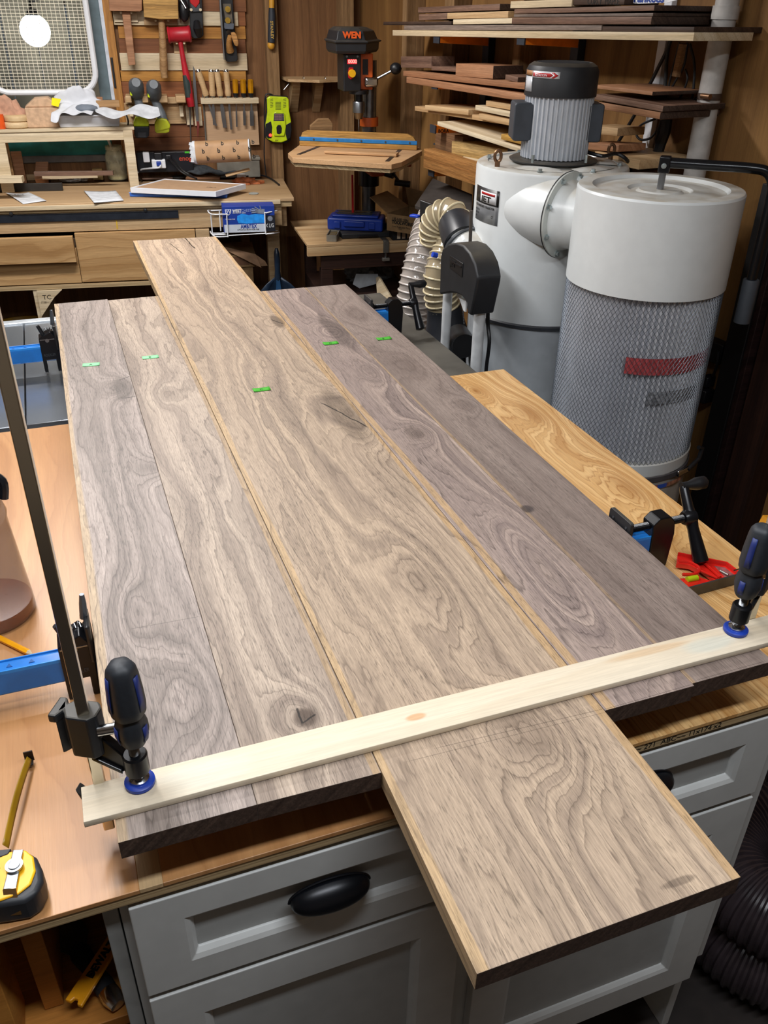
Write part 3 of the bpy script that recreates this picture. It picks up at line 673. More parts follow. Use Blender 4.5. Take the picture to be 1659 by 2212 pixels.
# the bar follows the bench so its pixel rows drift; apron and drawers likewise
u386, _ = BP.uz(386, 455, -0.006)
blocal(-0.9, LB-0.055, 0.012, 0.05, ZB-0.118, ZB-0.040, 'apron', doug)
blocal(LB-0.16, LB-0.03, 0.05, 0.09, ZB-0.13, ZB-0.040, 'apron_return', doug)
zdr = ZB-0.128
u163, _ = BP.uz(163, 540, 0.0); u425, _ = BP.uz(425, 540, -0.01); u450, _ = BP.uz(452, 500, -0.01); u330, zb1 = BP.uz(330, 605, 0)
_, z570 = BP.uz(100, 569, 0.03); _, z612 = BP.uz(100, 614, 0); _, z608 = BP.uz(300, 605, 0)
dface = wood('drawer_fir', '#b48e5e', '#865c30', '#cda877', freq=26, warp=0.17, wsx=1.6, wsy=5, line=0.7, fib=0.12)
d = blocal(-0.9, u163, -0.03, -0.006, z570, zdr, 'drawer', dface); d = blocal(-0.9, u163+0.004, 0.0, 0.022, z612, z570+0.05, 'drawer', dface)
d = blocal(u163+0.006, u425, 0.0, 0.022, z608, zdr+0.006, 'drawer', dface)
blocal(u425+0.003, u450, 0.0, 0.04, zdr-0.05, zdr+0.006, 'stile', doug)
blocal(-0.9, u425, 0.022, BD-0.02, z608-0.004, zdr-0.02, 'drawer_case', plain('case_dark', '#4a3a28', 0.8))
blocal(-0.9, u425, -0.004, BD-0.02, z608-0.024, z608-0.006, 'case_bottom', plyedge)
ul, _ = BP.uz(75, 650, 0.0); ul2, _ = BP.uz(84, 650, 0.0)
blocal(ul, ul2, 0.0, 0.4, 0, z608-0.025, 'leg', pinel)
b = MB(); gz = z608-0.026; b.prism([(ul2, gz), (ul2+0.105, gz), (ul2+0.07, gz-0.03), (ul2, gz-0.115)], 0, 0.012); b.cur = 0
g_ = b.build('gusset', pinel, bench, bevel=0.001, smooth=0); text('handwriting', 'TC', 0.028, Matrix.Translation((ul2+0.02, gz-0.038, 0.0122)), ink, g_, 0.0001)
text('handwriting', '///#~ .~', 0.016, Matrix.Translation((ul2+0.01, gz-0.055, 0.0122)), ink, g_, 0.0001)
ur0, _ = BP.uz(578, 520, -0.05); ur1, _ = BP.uz(604, 520, -0.05)
blocal(ur0, ur1, 0.05, 0.13, 0, ZB-0.04, 'leg', doug); blocal(ur0-0.30, ur0-0.26, 0.42, 0.48, 0, ZB-0.04, 'leg', doug); blocal(-0.85, -0.80, 0.4, 0.46, 0, z608-0.025, 'leg', doug)
blocal(ur0-0.10, ur0-0.06, 0.42, 0.48, 0, ZB-0.04, 'leg', doug)
blocal(-0.3, -0.2, 0.3, 0.34, z608-0.25, z608-0.025, 'brace', doug)
# yellow paint run on the apron
b = MB(); b.prism([(0, 0), (0.006, 0), (0.007, 0.066), (0.002, 0.066)], 0, 0.0006); put(b.build('paint_run', plain('glue_yellow', '#c9a53a', 0.5)), BP.fr(BP.uz(250, 480, -0.012)[0], -0.0118, ZB-0.112), bench)
# wire glove box holder and glove box
GP = PL(BP.at(455, 470, 0.10), BP.X)
gh = thing('wire_holder', 'white wire rack holding the blue glove box on the bench front', 'wire rack', M=BP.frp(455, 500, 0.0))
def gp(px, py, off): return BP.at(px, py, off)
wr = 0.0027
def wire(name, pts, par, closed=False, mt=white, r=wr):
    I = root_inv(par); b = MB(); P_ = [I @ V(p) for p in pts]
    b.tube(P_+([P_[0]] if closed else []), r, 6); return b.build(name, mt, par)
wire('wire', spline([gp(456, 455, 0.0), gp(449, 455, 0.05), gp(458, 463, 0.11), gp(489, 463, 0.11), gp(490, 468, 0.11), gp(492, 508, 0.11), gp(490, 511, 0.11), gp(465, 511, 0.11), gp(455, 502, 0.03), gp(455, 500, 0)], 3), gh)
wire('wire', [gp(455, 460, 0.06), gp(459, 505, 0.06)], gh); wire('wire', [gp(474, 456, 0.005), gp(477, 499, 0.005)], gh)
wire('wire', [gp(455, 504, 0.04), gp(492, 504, 0.04)], gh); wire('wire', [gp(460, 507, 0.08), gp(492, 507, 0.08)], gh); wire('wire', [gp(456, 455, 0.005), gp(478, 454, 0.005)], gh)
wire('wire', spline([gp(600, 456, 0.02), gp(597, 455, 0.09), gp(575, 460, 0.11), gp(572, 462, 0.11), gp(574, 502, 0.11), gp(578, 505, 0.11), gp(597, 503, 0.09), gp(603, 502, 0.02)], 3), gh)
wire('wire', [gp(492, 509, 0.108), gp(575, 504, 0.108)], gh, r=0.002); wire('wire', [gp(480, 503, 0.02), gp(600, 498, 0.02)], gh, r=0.002)
gb = thing('glove_box', 'blue box of disposable gloves in the wire rack on the bench front', 'box', M=BP.frp(484, 503, 0.105))
Iu = BP.frp(484, 503, 0.105).inverted()
W_ = (Iu @ gp(595, 498, 0.105)).x; H_ = (Iu @ gp(484, 447, 0.105)).y
navy = plain('box_navy', '#1b3a94', 0.45, noise_amt=0.05); boxgrey = plain('box_grey', '#c3cad6', 0.5, noise_amt=0.03); sky = plain('glove_blue', '#2493ee', 0.5, noise_amt=0.15, nscale=60)
b = MB(); b.bx(0, W_, 0, H_, -0.085, 0); b.build('carton', navy, gb, bevel=0.001, smooth=0)
b = MB(); b.bx(0.003, W_-0.045, 0, H_*0.31, 0, 0.0005); b.build('grey_band', boxgrey, gb)
b = MB(); b.bx(W_-0.044, W_, 0, H_*0.63, 0, 0.0005); b.build('black_band', plain('box_black', '#1c1d26', 0.5), gb)
b = MB(); b.prism([(0.062+0.0*t, 0) for t in ()] or [(W_*0.27, H_*0.5), (W_*0.29, H_*0.36), (W_*0.45, H_*0.33), (W_*0.62, H_*0.35), (W_*0.8, H_*0.35), (W_*0.8, H_*0.66), (W_*0.62, H_*0.70), (W_*0.5, H_*0.66), (W_*0.37, H_*0.72), (W_*0.28, H_*0.64)], 0, 0.0007); b.build('glove_print', sky, gb)
b = MB(); b.prism([(W_*0.05, H_*0.9), (W_*0.17, H_*0.9), (W_*0.16, H_*0.76), (W_*0.11, H_*0.67), (W_*0.06, H_*0.76)], 0, 0.0008); b.build('shield_print', whiteink, gb)
b = MB(); b.prism([(W_*0.062, H_*0.885), (W_*0.158, H_*0.885), (W_*0.15, H_*0.77), (W_*0.11, H_*0.70), (W_*0.07, H_*0.77)], 0, 0.0011); b.build('shield_print', navy, gb)
text('lettering', 'W', 0.020, Matrix.Translation((W_*0.067, H_*0.76, 0.0013)), whiteink, gb, 0.0002)
text('lettering', 'WEST', 0.016, Matrix.Translation((W_*0.19, H_*0.79, 0.001)), whiteink, gb, 0.0002, bold=0.0006, sx=0.9); text('lettering', 'CHESTER', 0.016, Matrix.Translation((W_*0.36, H_*0.79, 0.001)), plain('ink_pale_blue', '#9fb3e6', 0.6), gb, 0.0002, sx=0.9)
text('lettering', 'PROTECTIVE GEAR', 0.0065, Matrix.Translation((W_*0.19, H_*0.735, 0.001)), whiteink, gb, 0.0002)
text('lettering', 'POWDER FREE', 0.006, Matrix.Translation((W_*0.05, H_*0.5, 0.001)), whiteink, gb, 0.0002)
text('lettering', 'AMBITEX', 0.023, Matrix.Translation((W_*0.33, H_*0.155, 0.001)), navy, gb, 0.0002, bold=0.0006, sx=0.72)
text('lettering', 'NITRILE GLOVES POWDER FREE', 0.0065, Matrix.Translation((W_*0.26, H_*0.08, 0.001)), ink, gb, 0.0002)
text('lettering', 'X L/G', 0.023, Matrix.Translation((W_-0.041, H_*0.16, 0.001)), whiteink, gb, 0.0002, sx=0.62)
gm = plain('print_grey', '#7c8494', 0.6)
b = MB(); hx, hy = W_*0.72, H_*0.80
b.prism([(hx-0.016, hy-0.008), (hx+0.018, hy-0.012), (hx+0.02, hy+0.008), (hx-0.012, hy+0.010)], 0, 0.0006)
for k in range(5): 
    x0_, y0_, x1_, y1_ = ((hx-0.012, hy-0.004, hx-0.036, hy-0.006), (hx-0.012, hy+0.001, hx-0.038, hy+0.002), (hx-0.012, hy+0.006, hx-0.034, hy+0.011), (hx-0.008, hy+0.009, hx-0.022, hy+0.018), (hx+0.004, hy+0.008, hx+0.0, hy+0.022))[k]
    b.tube([(x0_, y0_, 0.0003), (x1_, y1_, 0.0003)], 0.0022, 6)
b.build('hand_print', gm, gb); b = MB(); b.blob((W_-0.02, H_*0.5, 0), (0.013, 0.012, 0.001), 0.1); b.build('fist_print', gm, gb)
# cartons and dustpan brush under the bench
cart1 = plain('carton_brown', '#8b6e4a', 0.85, noise_amt=0.15); cart2 = plain('carton_print_brown', '#6d4c36', 0.85)
def pbox(name, r, off, dep, mt, label, cat, **k): return BP.box(name, r, off-dep, dep, mt, None, label, cat, **k)
z0c = 0.002
cx0, _ = BP.uz(490, 600, -0.10); cx1, ct = BP.uz(546, 575, -0.10)
b = MB(); b.bx(0, cx1-cx0+0.1, z0c, ct, -0.26, 0); put(b.build('carton', [cart1], None, smooth=0), BP.fr(cx0-0.1, -0.10, 0), None, 'brown carton on the floor under the bench, lower of two', 'carton')
t2 = thing('carton', 'open brown carton with a flap, standing on another carton under the bench', 'carton', M=BP.fr(cx0-0.06, -0.09, ct+0.001))
_, ct2 = BP.uz(520, 551, -0.09); hh = ct2-ct
b = MB(); b.bx(0, cx1-cx0+0.075, 0, hh, -0.24, 0); b.build('body', cart1, t2, smooth=0)
b = MB(); b.bx(0.085, cx1-cx0+0.045, 0.008, hh-0.008, 0, 0.0006); b.build('print', cart2, t2)
b = MB(); b.add([(0, hh, -0.03), (cx1-cx0+0.075, hh, 0), (cx1-cx0+0.095, hh-0.05, 0.045), (0.02, hh+0.045, -0.02), (0.0, hh+0.09, -0.10)], [(0, 1, 3), (1, 2, 3), (0, 3, 4)]); b.build('flap', kraft, t2, solid=0.002, smooth=0)
b = MB(); b.add([(cx1-cx0+0.075, 0, 0.0), (cx1-cx0+0.075, hh, 0), (cx1-cx0+0.115, hh*0.55, 0.03), (cx1-cx0+0.125, 0.01, 0.03)], [(0, 1, 2, 3)]); b.build('flap', kraft, t2, solid=0.002, smooth=0)
dp = BP.at(597, 536, 0.02); dpb = V((dp.x, dp.y, 0))
dt = thing('dustpan', 'upright dark blue dustpan with a long handle beside the bench leg', 'dustpan', M=frame((dp.x, dp.y, 0.10), BP.X, UZ))
dpm = plain('dark_blue_plastic', '#1c2a3c', 0.3); zt_ = dp.z-0.10; _, zn = BP.uz(597, 598, 0.02); zn -= 0.10
b = MB(); b.tube([(0, zt_, 0), (0, zt_-0.02, 0.004), (0, zt_-0.05, 0.005), (0, zn+0.03, 0), (0, zn, 0), (0, zn-0.03, 0)], [0.006, 0.0125, 0.0135, 0.012, 0.015, 0.010], 12); b.build('handle', dpm, dt)
R = [[(x*k, z, d_*k) for x, d_ in ((-0.11, 0.02), (-0.06, -0.005), (0, -0.01), (0.06, -0.005), (0.11, 0.02))] for k, z in ((0.12, zn), (0.5, zn-0.03), (0.9, zn-0.075), (1.0, zn-0.15), (1.02, zn-0.32))]
b = MB(); b.rings(R, False, False, close=False); b.build('pan', dpm, dt, solid=0.003, smooth=1.0)
b = MB(); b.prism([(-0.008, zn-0.012), (0.008, zn-0.012), (0.014, zn-0.08), (-0.014, zn-0.08)], 0.0, 0.012); b.build('rib', plain('mid_blue_plastic', '#27486b', 0.3), dt)
# a yellow plastic basin on the floor under the bench
yb = AZ(55, 712, 0.28); t = thing('basin', 'yellow plastic basin half hidden under the workbench at the left', 'basin', (yb.x-0.02, yb.y+0.06, 0))
b = MB(); b.lathe([(0.10, 0), (0.15, 0.26), (0.16, 0.28), (0.152, 0.28), (0.142, 0.26), (0.095, 0.01)], n=32, caps=False); b.lathe([(0.096, 0.0), (0.096, 0.01)], n=32); b.build('bowl', plain('basin_yellow', '#c99a22', 0.45), t)
# ------------------------------------------------------------------ shelf unit on the bench, in front of the window
SY = 4.20
SP = PL(AY(0, 272, SY), V((1, -0.05, 0)))
uL, zs = SP.uz(-30, 281, 0); uR, _ = SP.uz(290, 278, 0)
su = thing('bench_shelf', 'pale pine shelf standing on the rear of the bench below the window', 'shelf', M=SP.fr(0, 0, ZB+0.0015))
hs = zs-ZB-0.0015
def sbb(name, x0, x1, y0, y1, d0, d1, mt=pinel): b = MB(); b.bx(x0, x1, y0, y1, -d1, -d0); return b.build(name, mt, su, bevel=0.0012, smooth=0)
sbb('top_board', uL-0.3, uR, hs-0.012, hs, 0.0, 0.17); sbb('rail', uL-0.3, uR-0.035, hs-0.052, hs-0.0125, 0.006, 0.022)
u0_, _ = SP.uz(273, 350, 0); u1_, _ = SP.uz(297, 350, 0)
sbb('leg', u1_-0.045, u1_-0.005, 0, hs-0.0125, 0.0, 0.022)
sbb('leg', u1_-0.045, u1_-0.015, 0, hs-0.0125, 0.12, 0.15, fir)
u0_, _ = SP.uz(-14, 325, 0); u1_, _ = SP.uz(14, 325, 0); sbb('leg', u0_, u1_, 0, hs-0.053, 0.0, 0.02); sbb('leg', u0_, u1_, 0, hs-0.053, 0.12, 0.15, fir)
ZSF = ZB+0.0015+hs
def SZ(px, py, z): return AZ(px, py, z)
# white tray with rags and offcuts
tr0, tr1 = SP.uz(124, 274, -0.012)[0], SP.uz(262, 272, -0.012)[0]; trh = SP.uz(190, 252, -0.012)[1]-SP.uz(190, 275, -0.012)[1]
t = thing('tray', 'white rectangular plastic tray on the pine shelf', 'tray', M=SP.fr(tr0, -0.012, ZSF+0.001))
b = MB(); L_ = tr1-tr0; tp = lambda x0, x1, d0, d1, y: [(x0, y, -d0), (x1, y, -d0), (x1, y, -d1), (x0, y, -d1)]
b.rings([tp(0.012, L_-0.008, 0.010, 0.13, 0), tp(0, L_, 0.0, 0.14, trh), tp(-0.005, L_+0.005, -0.005, 0.145, trh), tp(-0.005, L_+0.005, -0.005, 0.145, trh+0.006), tp(0.004, L_-0.004, 0.004, 0.136, trh+0.006), tp(0.014, L_-0.012, 0.013, 0.126, 0.004)], True, True)
b.build('tub', plain('tray_white', '#c9ccd3', 0.4, noise_amt=0.05), t, bevel=0.002, smooth=0)
ZT_ = ZSF+trh+0.01
def cloth(name, pts_fn, nu, nv, mt, M, label, cat, th=0.0015, sub=1, group=None):
    b = MB(); R = [[pts_fn(i/nu, j/nv) for i in range(nu+1)] for j in range(nv+1)]
    b.rings(R, False, False, close=False); o = b.build(name, mt, solid=th, sub=sub, smooth=3); put(o, M, None, label, cat, group); return o
from mathutils import noise as NZ
rag = plain('white_rag', '#cdd0d6', 0.85, noise_amt=0.05)
Mt = SP.fr(SP.uz(160, 240, 0)[0], -0.02, ZT_)
def heap(seed, rx, ry, rz, amp=0.35, base=0.0):
    b = MB(); R = []
    for j in range(13):
        th = pi/2*j/12; row = []
        for k in range(30):
            ph = 2*pi*k/30; d = V((cos(th)*cos(ph), sin(th), cos(th)*sin(ph)))
            q = 1+amp*NZ.noise(d*2.0+V((seed, 1.3, 0)))+amp*0.6*abs(NZ.noise(d*5.5+V((0, seed, 2))))
            row.append((d.x*rx*q, max(0.0, d.y*ry*q)+base, d.z*rz*q))
        R.append(row)
    b.rings(R, True, True); return b
put(heap(2.3, 0.10, 0.085, 0.05, 0.5).build('rag_heap', rag, smooth=3, sub=1), SP.fr(SP.uz(172, 240, -0.07)[0], -0.07, ZT_+0.002), None, 'white crumpled rag heaped high at the back of the white tray', 'rag')
cloth('paper_sheet', lambda u, v: (u*0.27, 0.028-0.030*v*(0.4+u)+0.010*sin(u*11+v*2)+0.016*u*u, -0.02+v*0.08+0.02*sin(u*6)), 22, 5, paper, SP.fr(SP.uz(206, 242, 0)[0], -0.02, ZT_-0.012), 'curled white paper sheet hanging over the right end of the tray', 'paper')
cloth('rag', lambda u, v: (-0.03+u*0.17-0.02*v, 0.006+0.03*sin(u*3)*(1-v)+0.006*sin(u*14+v*3)-0.062*max(0, v-0.55)*(u < .2), 0.02+v*0.055), 16, 8, rag, SP.fr(SP.uz(134, 250, 0)[0], -0.045, ZT_-0.0), 'white rag draped over the left corner of the tray down to the shelf', 'rag')
poly3('yellow_card', [SP.at(112, 211, -0.02), SP.at(132, 214, -0.02), SP.at(126, 231, -0.02), SP.at(111, 227, -0.02)], 0.004, plain('bright_yellow', '#ffe400', 0.6), label='small bright yellow scrap standing at the left end of the tray', cat='scrap')
put(MB().blob((0, 0.016, 0), (0.052, 0.018, 0.03), 0.08).build('whetstone', plain('slate_grey', '#6d7580', 0.7), smooth=3), SP.fr(SP.uz(184, 231, -0.02)[0], -0.02, ZT_+0.005), None, 'smooth slate grey oval stone lying on the rags in the tray', 'stone')
SP.box('wood_offcut', (208, 217, 258, 232), -0.06, 0.025, fir, None, 'wood offcut strip on the tray under the window corner', 'offcut')
SP.box('wood_offcut', (206, 210, 222, 220), -0.10, 0.02, cherryb, None, 'small reddish wood block at the back of the tray', 'offcut')
# brown paper bag, sanding discs, paper block
put(heap(5.1, 0.09, 0.105, 0.04, 0.35).build('paper_bag', plain('bag_brown', '#b98d74', 0.85, noise_amt=0.18, nscale=40), smooth=0.7), SP.fr(SP.uz(14, 255, -0.07)[0], -0.085, ZSF+0.002), None, 'crumpled pinkish brown paper bag at the left end of the pine shelf', 'bag')
for k, (py, r_) in enumerate(((272, 0.052), (260, 0.050))):
    b = MB(); b.lathe([(r_*0.9, 0), (r_, 0.004), (r_*1.01, 0.012), (r_, 0.020), (r_*0.9, 0.0245)], n=32)
    o = b.build('wood_disc', wood('basswood', '#d6b78c', '#b4935f', '#e2c9a0', freq=20, line=0.2, fib=0.1), smooth=0.8)
    p = SP.pt(SP.uz(33, 265, 0)[0]+0.003*k, -0.055, ZSF+0.001+k*0.025); o.matrix_world = frame(p, SP.X, z=UZ); tag(o, ('round turned wooden disc, lower of the pair by the paper bag', 'round turned wooden disc, upper of the pair by the paper bag')[k], 'disc', 'pair of wooden discs')
b = MB(); b.prism([(0, 0), (0.135, 0), (0.14, 0.078), (0.0, 0.078)], -0.09, 0); b.prism([(0.0, 0.0785), (0.14, 0.0785), (0.10, 0.115), (0.045, 0.112)], -0.09, -0.01)
put(b.build('wrapped_parcel', plain('parcel_paper', '#c7a585', 0.8, noise_amt=0.15, nscale=50), bevel=0.004, smooth=0), SP.fr(SP.uz(57, 262, 0)[0], -0.03, ZSF+0.001), None, 'parcel wrapped in creased brown paper beside the wooden discs', 'parcel')
b = MB(); b.cyl((0, 0, 0), (0, 0.055, 0), 0.020); put(b.build('bottle_cap', plain('cap_orange', '#d9541a', 0.4)), SP.fr(SP.uz(-2, 265, 0)[0], -0.03, ZSF+0.001), None, 'orange cap at the far left end of the pine shelf', 'cap')
# ------------------------------------------------------------------ things on the bench under the shelf
def onb(px, py, z=ZB): return AZ(px, py, z)
def block(name, px, py, sx, sy, sz, ang, mt, label, cat, z=ZB+0.001, tilt=0.0, group=None):
    p = onb(px, py, z); b = MB(); b.bx(-sx/2, sx/2, 0, sy, 0, sz); o = b.build(name, mt, bevel=0.001, smooth=0)
    o.matrix_world = Matrix.Translation(p) @ Matrix.Rotation(math.atan2(BP.X.y, BP.X.x)+radians(ang), 4, 'Z') @ Matrix.Rotation(radians(tilt), 4, 'X'); return tag(o, label, cat, group)
for k in range(4):
    block('pine_offcut', 10, 396, 0.15-0.01*(k % 2), 0.05, 0.0225, 0, pinel, ('pine offcut at the left end of the bench, bottom of its pile', 'pine offcut at the left end of the bench, second up in its pile', 'pine offcut at the left end of the bench, third up in its pile', 'pine offcut at the left end of the bench, topmost of its pile')[k], 'offcut', z=ZB+0.001+k*0.023, group='pile of pine offcuts')
block('wood_stop', 47, 396, 0.045, 0.02, 0.135, 6, cherryb, 'upright reddish wooden block behind the black bar on the bench', 'block')
o = block('moulding', 92, 396, 0.055, 0.10, 0.028, -4, cherryb, 'reddish grooved moulding offcut leaning on the bench', 'moulding', tilt=38)
block('wood_stick', 160, 380, 0.34, 0.02, 0.018, -3, walnutb, 'long dark stick lying across offcuts under the pine shelf', 'stick', z=ZB+0.05)
block('wood_stick', 152, 386, 0.24, 0.03, 0.02, 2, pinel, 'pale tapered stick under the pine shelf, above the plastic bag', 'stick', z=ZB+0.028)
block('wood_stick', 110, 389, 0.28, 0.035, 0.026, 0, pine, 'pine stick lying flat on the bench under two others', 'stick')
block('wood_block', 213, 389, 0.045, 0.04, 0.048, 0, wood('striped_ply_block', '#c9a96c', '#7d5c2c', '#d8bd84', freq=120, warp=0.01, line=0.8), 'small striped plywood block left of the glass jar', 'block')
silver = plain('foil_silver', '#c7ccd3', 0.22, 0.9, nscale=60, noise_amt=0.3)
put(heap(7, 0.026, 0.035, 0.02, 0.5).build('foil_ball', silver, smooth=0.5), frame(onb(67, 387)+V((0, 0, 0.012)), BP.X, UZ), None, 'crumpled silver foil between the upright block and the moulding', 'foil')
block('wood_scrap', 70, 389, 0.07, 0.03, 0.011, 5, pine, 'thin scrap of wood under the crumpled foil', 'scrap')
put(heap(9, 0.055, 0.02, 0.03, 0.6).build('plastic_bag', plain('bag_grey', '#b8b9c0', 0.3, noise_amt=0.3, nscale=60), smooth=0.5), frame(onb(160, 391)+V((0, 0, 0.0015)), BP.X, UZ), None, 'small crumpled clear plastic bag on the bench', 'bag')
BK1 = plain('flat_black_bar', '#35322f', 0.5, 0.4)
p = onb(-30, 416); b = MB(); ub1 = (onb(139, 408)-p).dot(BP.X); b.bx(-0.1, ub1, 0, 0.012, 0, 0.032); o = b.build('steel_straightedge', BK1, bevel=0.001, smooth=0); o.matrix_world = frame(p+V((0, 0, 0.001)), BP.X, z=UZ); tag(o, 'flat black straightedge lying near the left of the bench top', 'straightedge')
# jar with glue brush
jp = onb(257, 391); jt = thing('glass_jar', 'glass jar with a little yellow glue and a white brush beside the shelf leg', 'jar', (jp.x, jp.y+0.035, ZB+0.001))
jg = plain('jar_glass', '#d8d6b8', 0.06, alpha=0.38, noise_amt=0.25, nscale=30, spec=0.8)
b = MB(); b.lathe([(0.040, 0), (0.046, 0.006), (0.047, 0.10), (0.040, 0.122), (0.037, 0.128), (0.039, 0.13), (0.039, 0.148), (0.035, 0.148), (0.034, 0.126), (0.043, 0.10), (0.043, 0.008), (0.038, 0.004)], n=36); b.build('body', jg, jt, smooth=1)
b = MB(); b.lathe([(0.040, 0.0045), (0.0425, 0.008), (0.0425, 0.020)], n=30); b.build('glue', plain('glue_amber', '#d8c25e', 0.3), jt)
for z_ in (0.134, 0.142): b = MB(); b.tube([(0.0395*cos(a*pi/12), 0.0395*sin(a*pi/12), z_) for a in range(25)], 0.0012, 6); b.build('thread', jg, jt)
b = MB(); b.tube([(0.022, -0.005, 0.025), (0.006, 0, 0.09), (-0.012, 0.005, 0.145), (-0.024, 0.008, 0.19), (-0.027, 0.009, 0.205)], [0.003, 0.004, 0.005, 0.007, 0.003], 8)
o = b.build('brush_handle', plain('brush_white', '#e3dfd3', 0.5), jt)
# papers
def sheet(name, pts, label, cat, mt=paper, z=ZB+0.001, th=0.0008, bend=0.0, layers=1):
    P_ = [AZ(x, y, z) for x, y in pts]; b = MB(); n = 8; R = []
    for j in range(n+1):
        r = []
        for i in range(n+1):
            u, v = i/n, j/n; p = (P_[0]*(1-u)+P_[1]*u)*(1-v)+(P_[3]*(1-u)+P_[2]*u)*v
            r.append(p+V((0, 0, 0.0006+bend*(abs(2*u-1)**2*(1-v)+0.5*sin(u*5+v*4)*0.3+0.2*v)))-P_[0])
        R.append(r)
    b.rings(R, False, False, close=False); o = b.build(name, mt, smooth=3, solid=th); o.matrix_world = Matrix.Translation(P_[0]); return tag(o, label, cat)
o = sheet('paper_note', [(12, 419), (62, 418), (101, 435), (50, 441)], 'single white note paper near the left end of the bench front', 'paper', bend=0.006)
M_ = frame(onb(30, 424)+V((0, 0, 0.006)), BP.X, z=UZ); tx = text('handwriting', 'frank', 0.02, Matrix.Identity(4), ink, None, 0.0001); tx.parent = o; tx.matrix_basis = o.matrix_basis.inverted() @ M_
for k in range(1): sheet('folded_papers', [(182, 415), (250, 414), (267, 434), (203, 438)], 'folded stack of white papers in the middle of the bench front', 'paper', bend=0.004, th=0.004, z=ZB+0.003)
# picture frame tray with brown board, blue book under it
P4 = [AZ(*q, ZB+0.040) for q in ((281, 405), (466, 414), (531, 397), (355, 386))]
pf = thing('framed_board', 'white edged frame holding brown hardboard, lying on a blue tray at the bench front', 'frame', M=frame(P4[0], P4[1]-P4[0], z=UZ))
I = pf.matrix_basis.inverted(); q4 = [(I@p).to_2d()[:] for p in P4]
def inset(q, k): c = V(((q[0][0]+q[2][0])/2, (q[0][1]+q[2][1])/2)); return [tuple(V(p)+(c-V(p))*k) for p in q]
b = MB(); qi = inset(q4, 0.05)
b.rings([[(x, y, -0.022) for x, y in q4], [(x, y, 0) for x, y in q4], [(x, y, 0) for x, y in qi], [(x, y, -0.004) for x, y in qi]], True, False); b.build('frame_rim', plain('frame_white', '#dfe3ea', 0.4, noise_amt=0.02), pf, bevel=0.001, smooth=0)
b = MB(); b.prism(qi, -0.012, -0.003); b.build('hardboard', plain('hardboard_brown', '#b39272', 0.7, noise_amt=0.05), pf, smooth=0)
text('handwriting', 'Marc', 0.022, Matrix.Translation((q4[1][0]*0.80, q4[1][1]+0.095, -0.0028)), ink, pf, 0.0001)
P5 = [AZ(*q, ZB+0.020) for q in ((279, 415), (490, 418), (500, 398), (335, 392))]
bt = thing('blue_tray', 'blue shallow tray lying on the bench under the white edged frame', 'tray', M=frame(P5[0], P5[1]-P5[0], z=UZ)); I = bt.matrix_basis.inverted(); q5 = [(I@p).to_2d()[:] for p in P5]
b = MB(); b.prism(q5, -0.0185, -0.004); b.build('tub', plain('tray_blue', '#2d62bd', 0.5), bt, bevel=0.002, smooth=0); qi = inset(q5, -0.01)
b = MB(); b.prism(qi, -0.004, -0.001); b.build('rim', plain('tray_blue_light', '#7da5e6', 0.5), bt, bevel=0.001, smooth=0)
# orange leather scrap, tape roll, small lens
put(heap(4.4, 0.065, 0.022, 0.025, 0.6).build('leather_scrap', plain('leather_orange', '#b5683c', 0.6, noise_amt=0.3, nscale=50), smooth=0.6), frame(onb(532, 398)+V((0, 0, 0.001)), BP.X, UZ), None, 'crumpled orange leather scrap behind the white edged frame', 'leather')
p = onb(524, 388); b = MB(); b.lathe([(0.018, 0), (0.022, 0), (0.022, 0.02), (0.018, 0.02)], n=24); o = b.build('tape_roll', white); o.matrix_world = Matrix.Translation(p+V((0.0, 0.02, 0.001))); tag(o, 'small white tape roll beside the dark grey cloth', 'tape')
p = onb(548, 419); b = MB(); b.lathe([(0.010, 0), (0.022, 0.001), (0.022, 0.003), (0.010, 0.004)], n=24); o = b.build('plastic_disc', plain('clear_lid', '#b9c4c2', 0.15, alpha=0.5)); o.matrix_world = Matrix.Translation(p+V((0, 0, 0.001))); tag(o, 'small clear lid near the right front of the bench', 'lid')
p = onb(385, 385); b = MB(); b.lathe([(0.030, 0), (0.034, 0.002), (0.034, 0.006), (0.028, 0.008), (0.01, 0.009)], n=24); o = b.build('round_tin', steel); o.matrix_world = Matrix.Translation(p+V((0, 0.01, 0.001))); tag(o, 'flat round metal tin behind the brown hardboard', 'tin')
block('wood_scrap', 345, 387, 0.16, 0.02, 0.006, 6, walnutb, 'thin dark strip on the bench left of the round tin', 'scrap')
block('wood_scrap', 438, 388, 0.16, 0.06, 0.008, -8, cherryb, 'thin pinkish board under the dark grey cloth', 'scrap')
# metal box, dark cloth, napkin pack
mb0 = PL(onb(470, 392)+V((0, 0.09, 0)), BP.X)
u0_, _ = mb0.uz(470, 370); u1_, _ = mb0.uz(562, 370); _, zt_ = mb0.uz(520, 341)
t = thing('metal_box', 'dull galvanised metal box at the right rear of the bench', 'box', M=mb0.fr(0, 0, ZB+0.001)); galv = plain('galvanised', '#8f8b80', 0.5, 0.4, noise_amt=0.25, nscale=10)
b = MB(); b.bx(u0_, u1_, 0, zt_-ZB-0.012, -0.11, 0); b.build('body', galv, t, bevel=0.002, smooth=0); b = MB(); b.bx(u0_-0.004, u1_+0.004, zt_-ZB-0.012, zt_-ZB, -0.114, 0.004); b.build('lid', galv, t, bevel=0.002, smooth=0)
plank('wood_scrap', onb(488, 380, ZB+0.05), onb(540, 366, ZB+0.075), 0.006, 0.05, pine, 'pale offcut leaning against the metal box', 'scrap')
clm = plain('felt_dark_grey', '#3a3e42', 0.95, noise_amt=0.25, nscale=80)
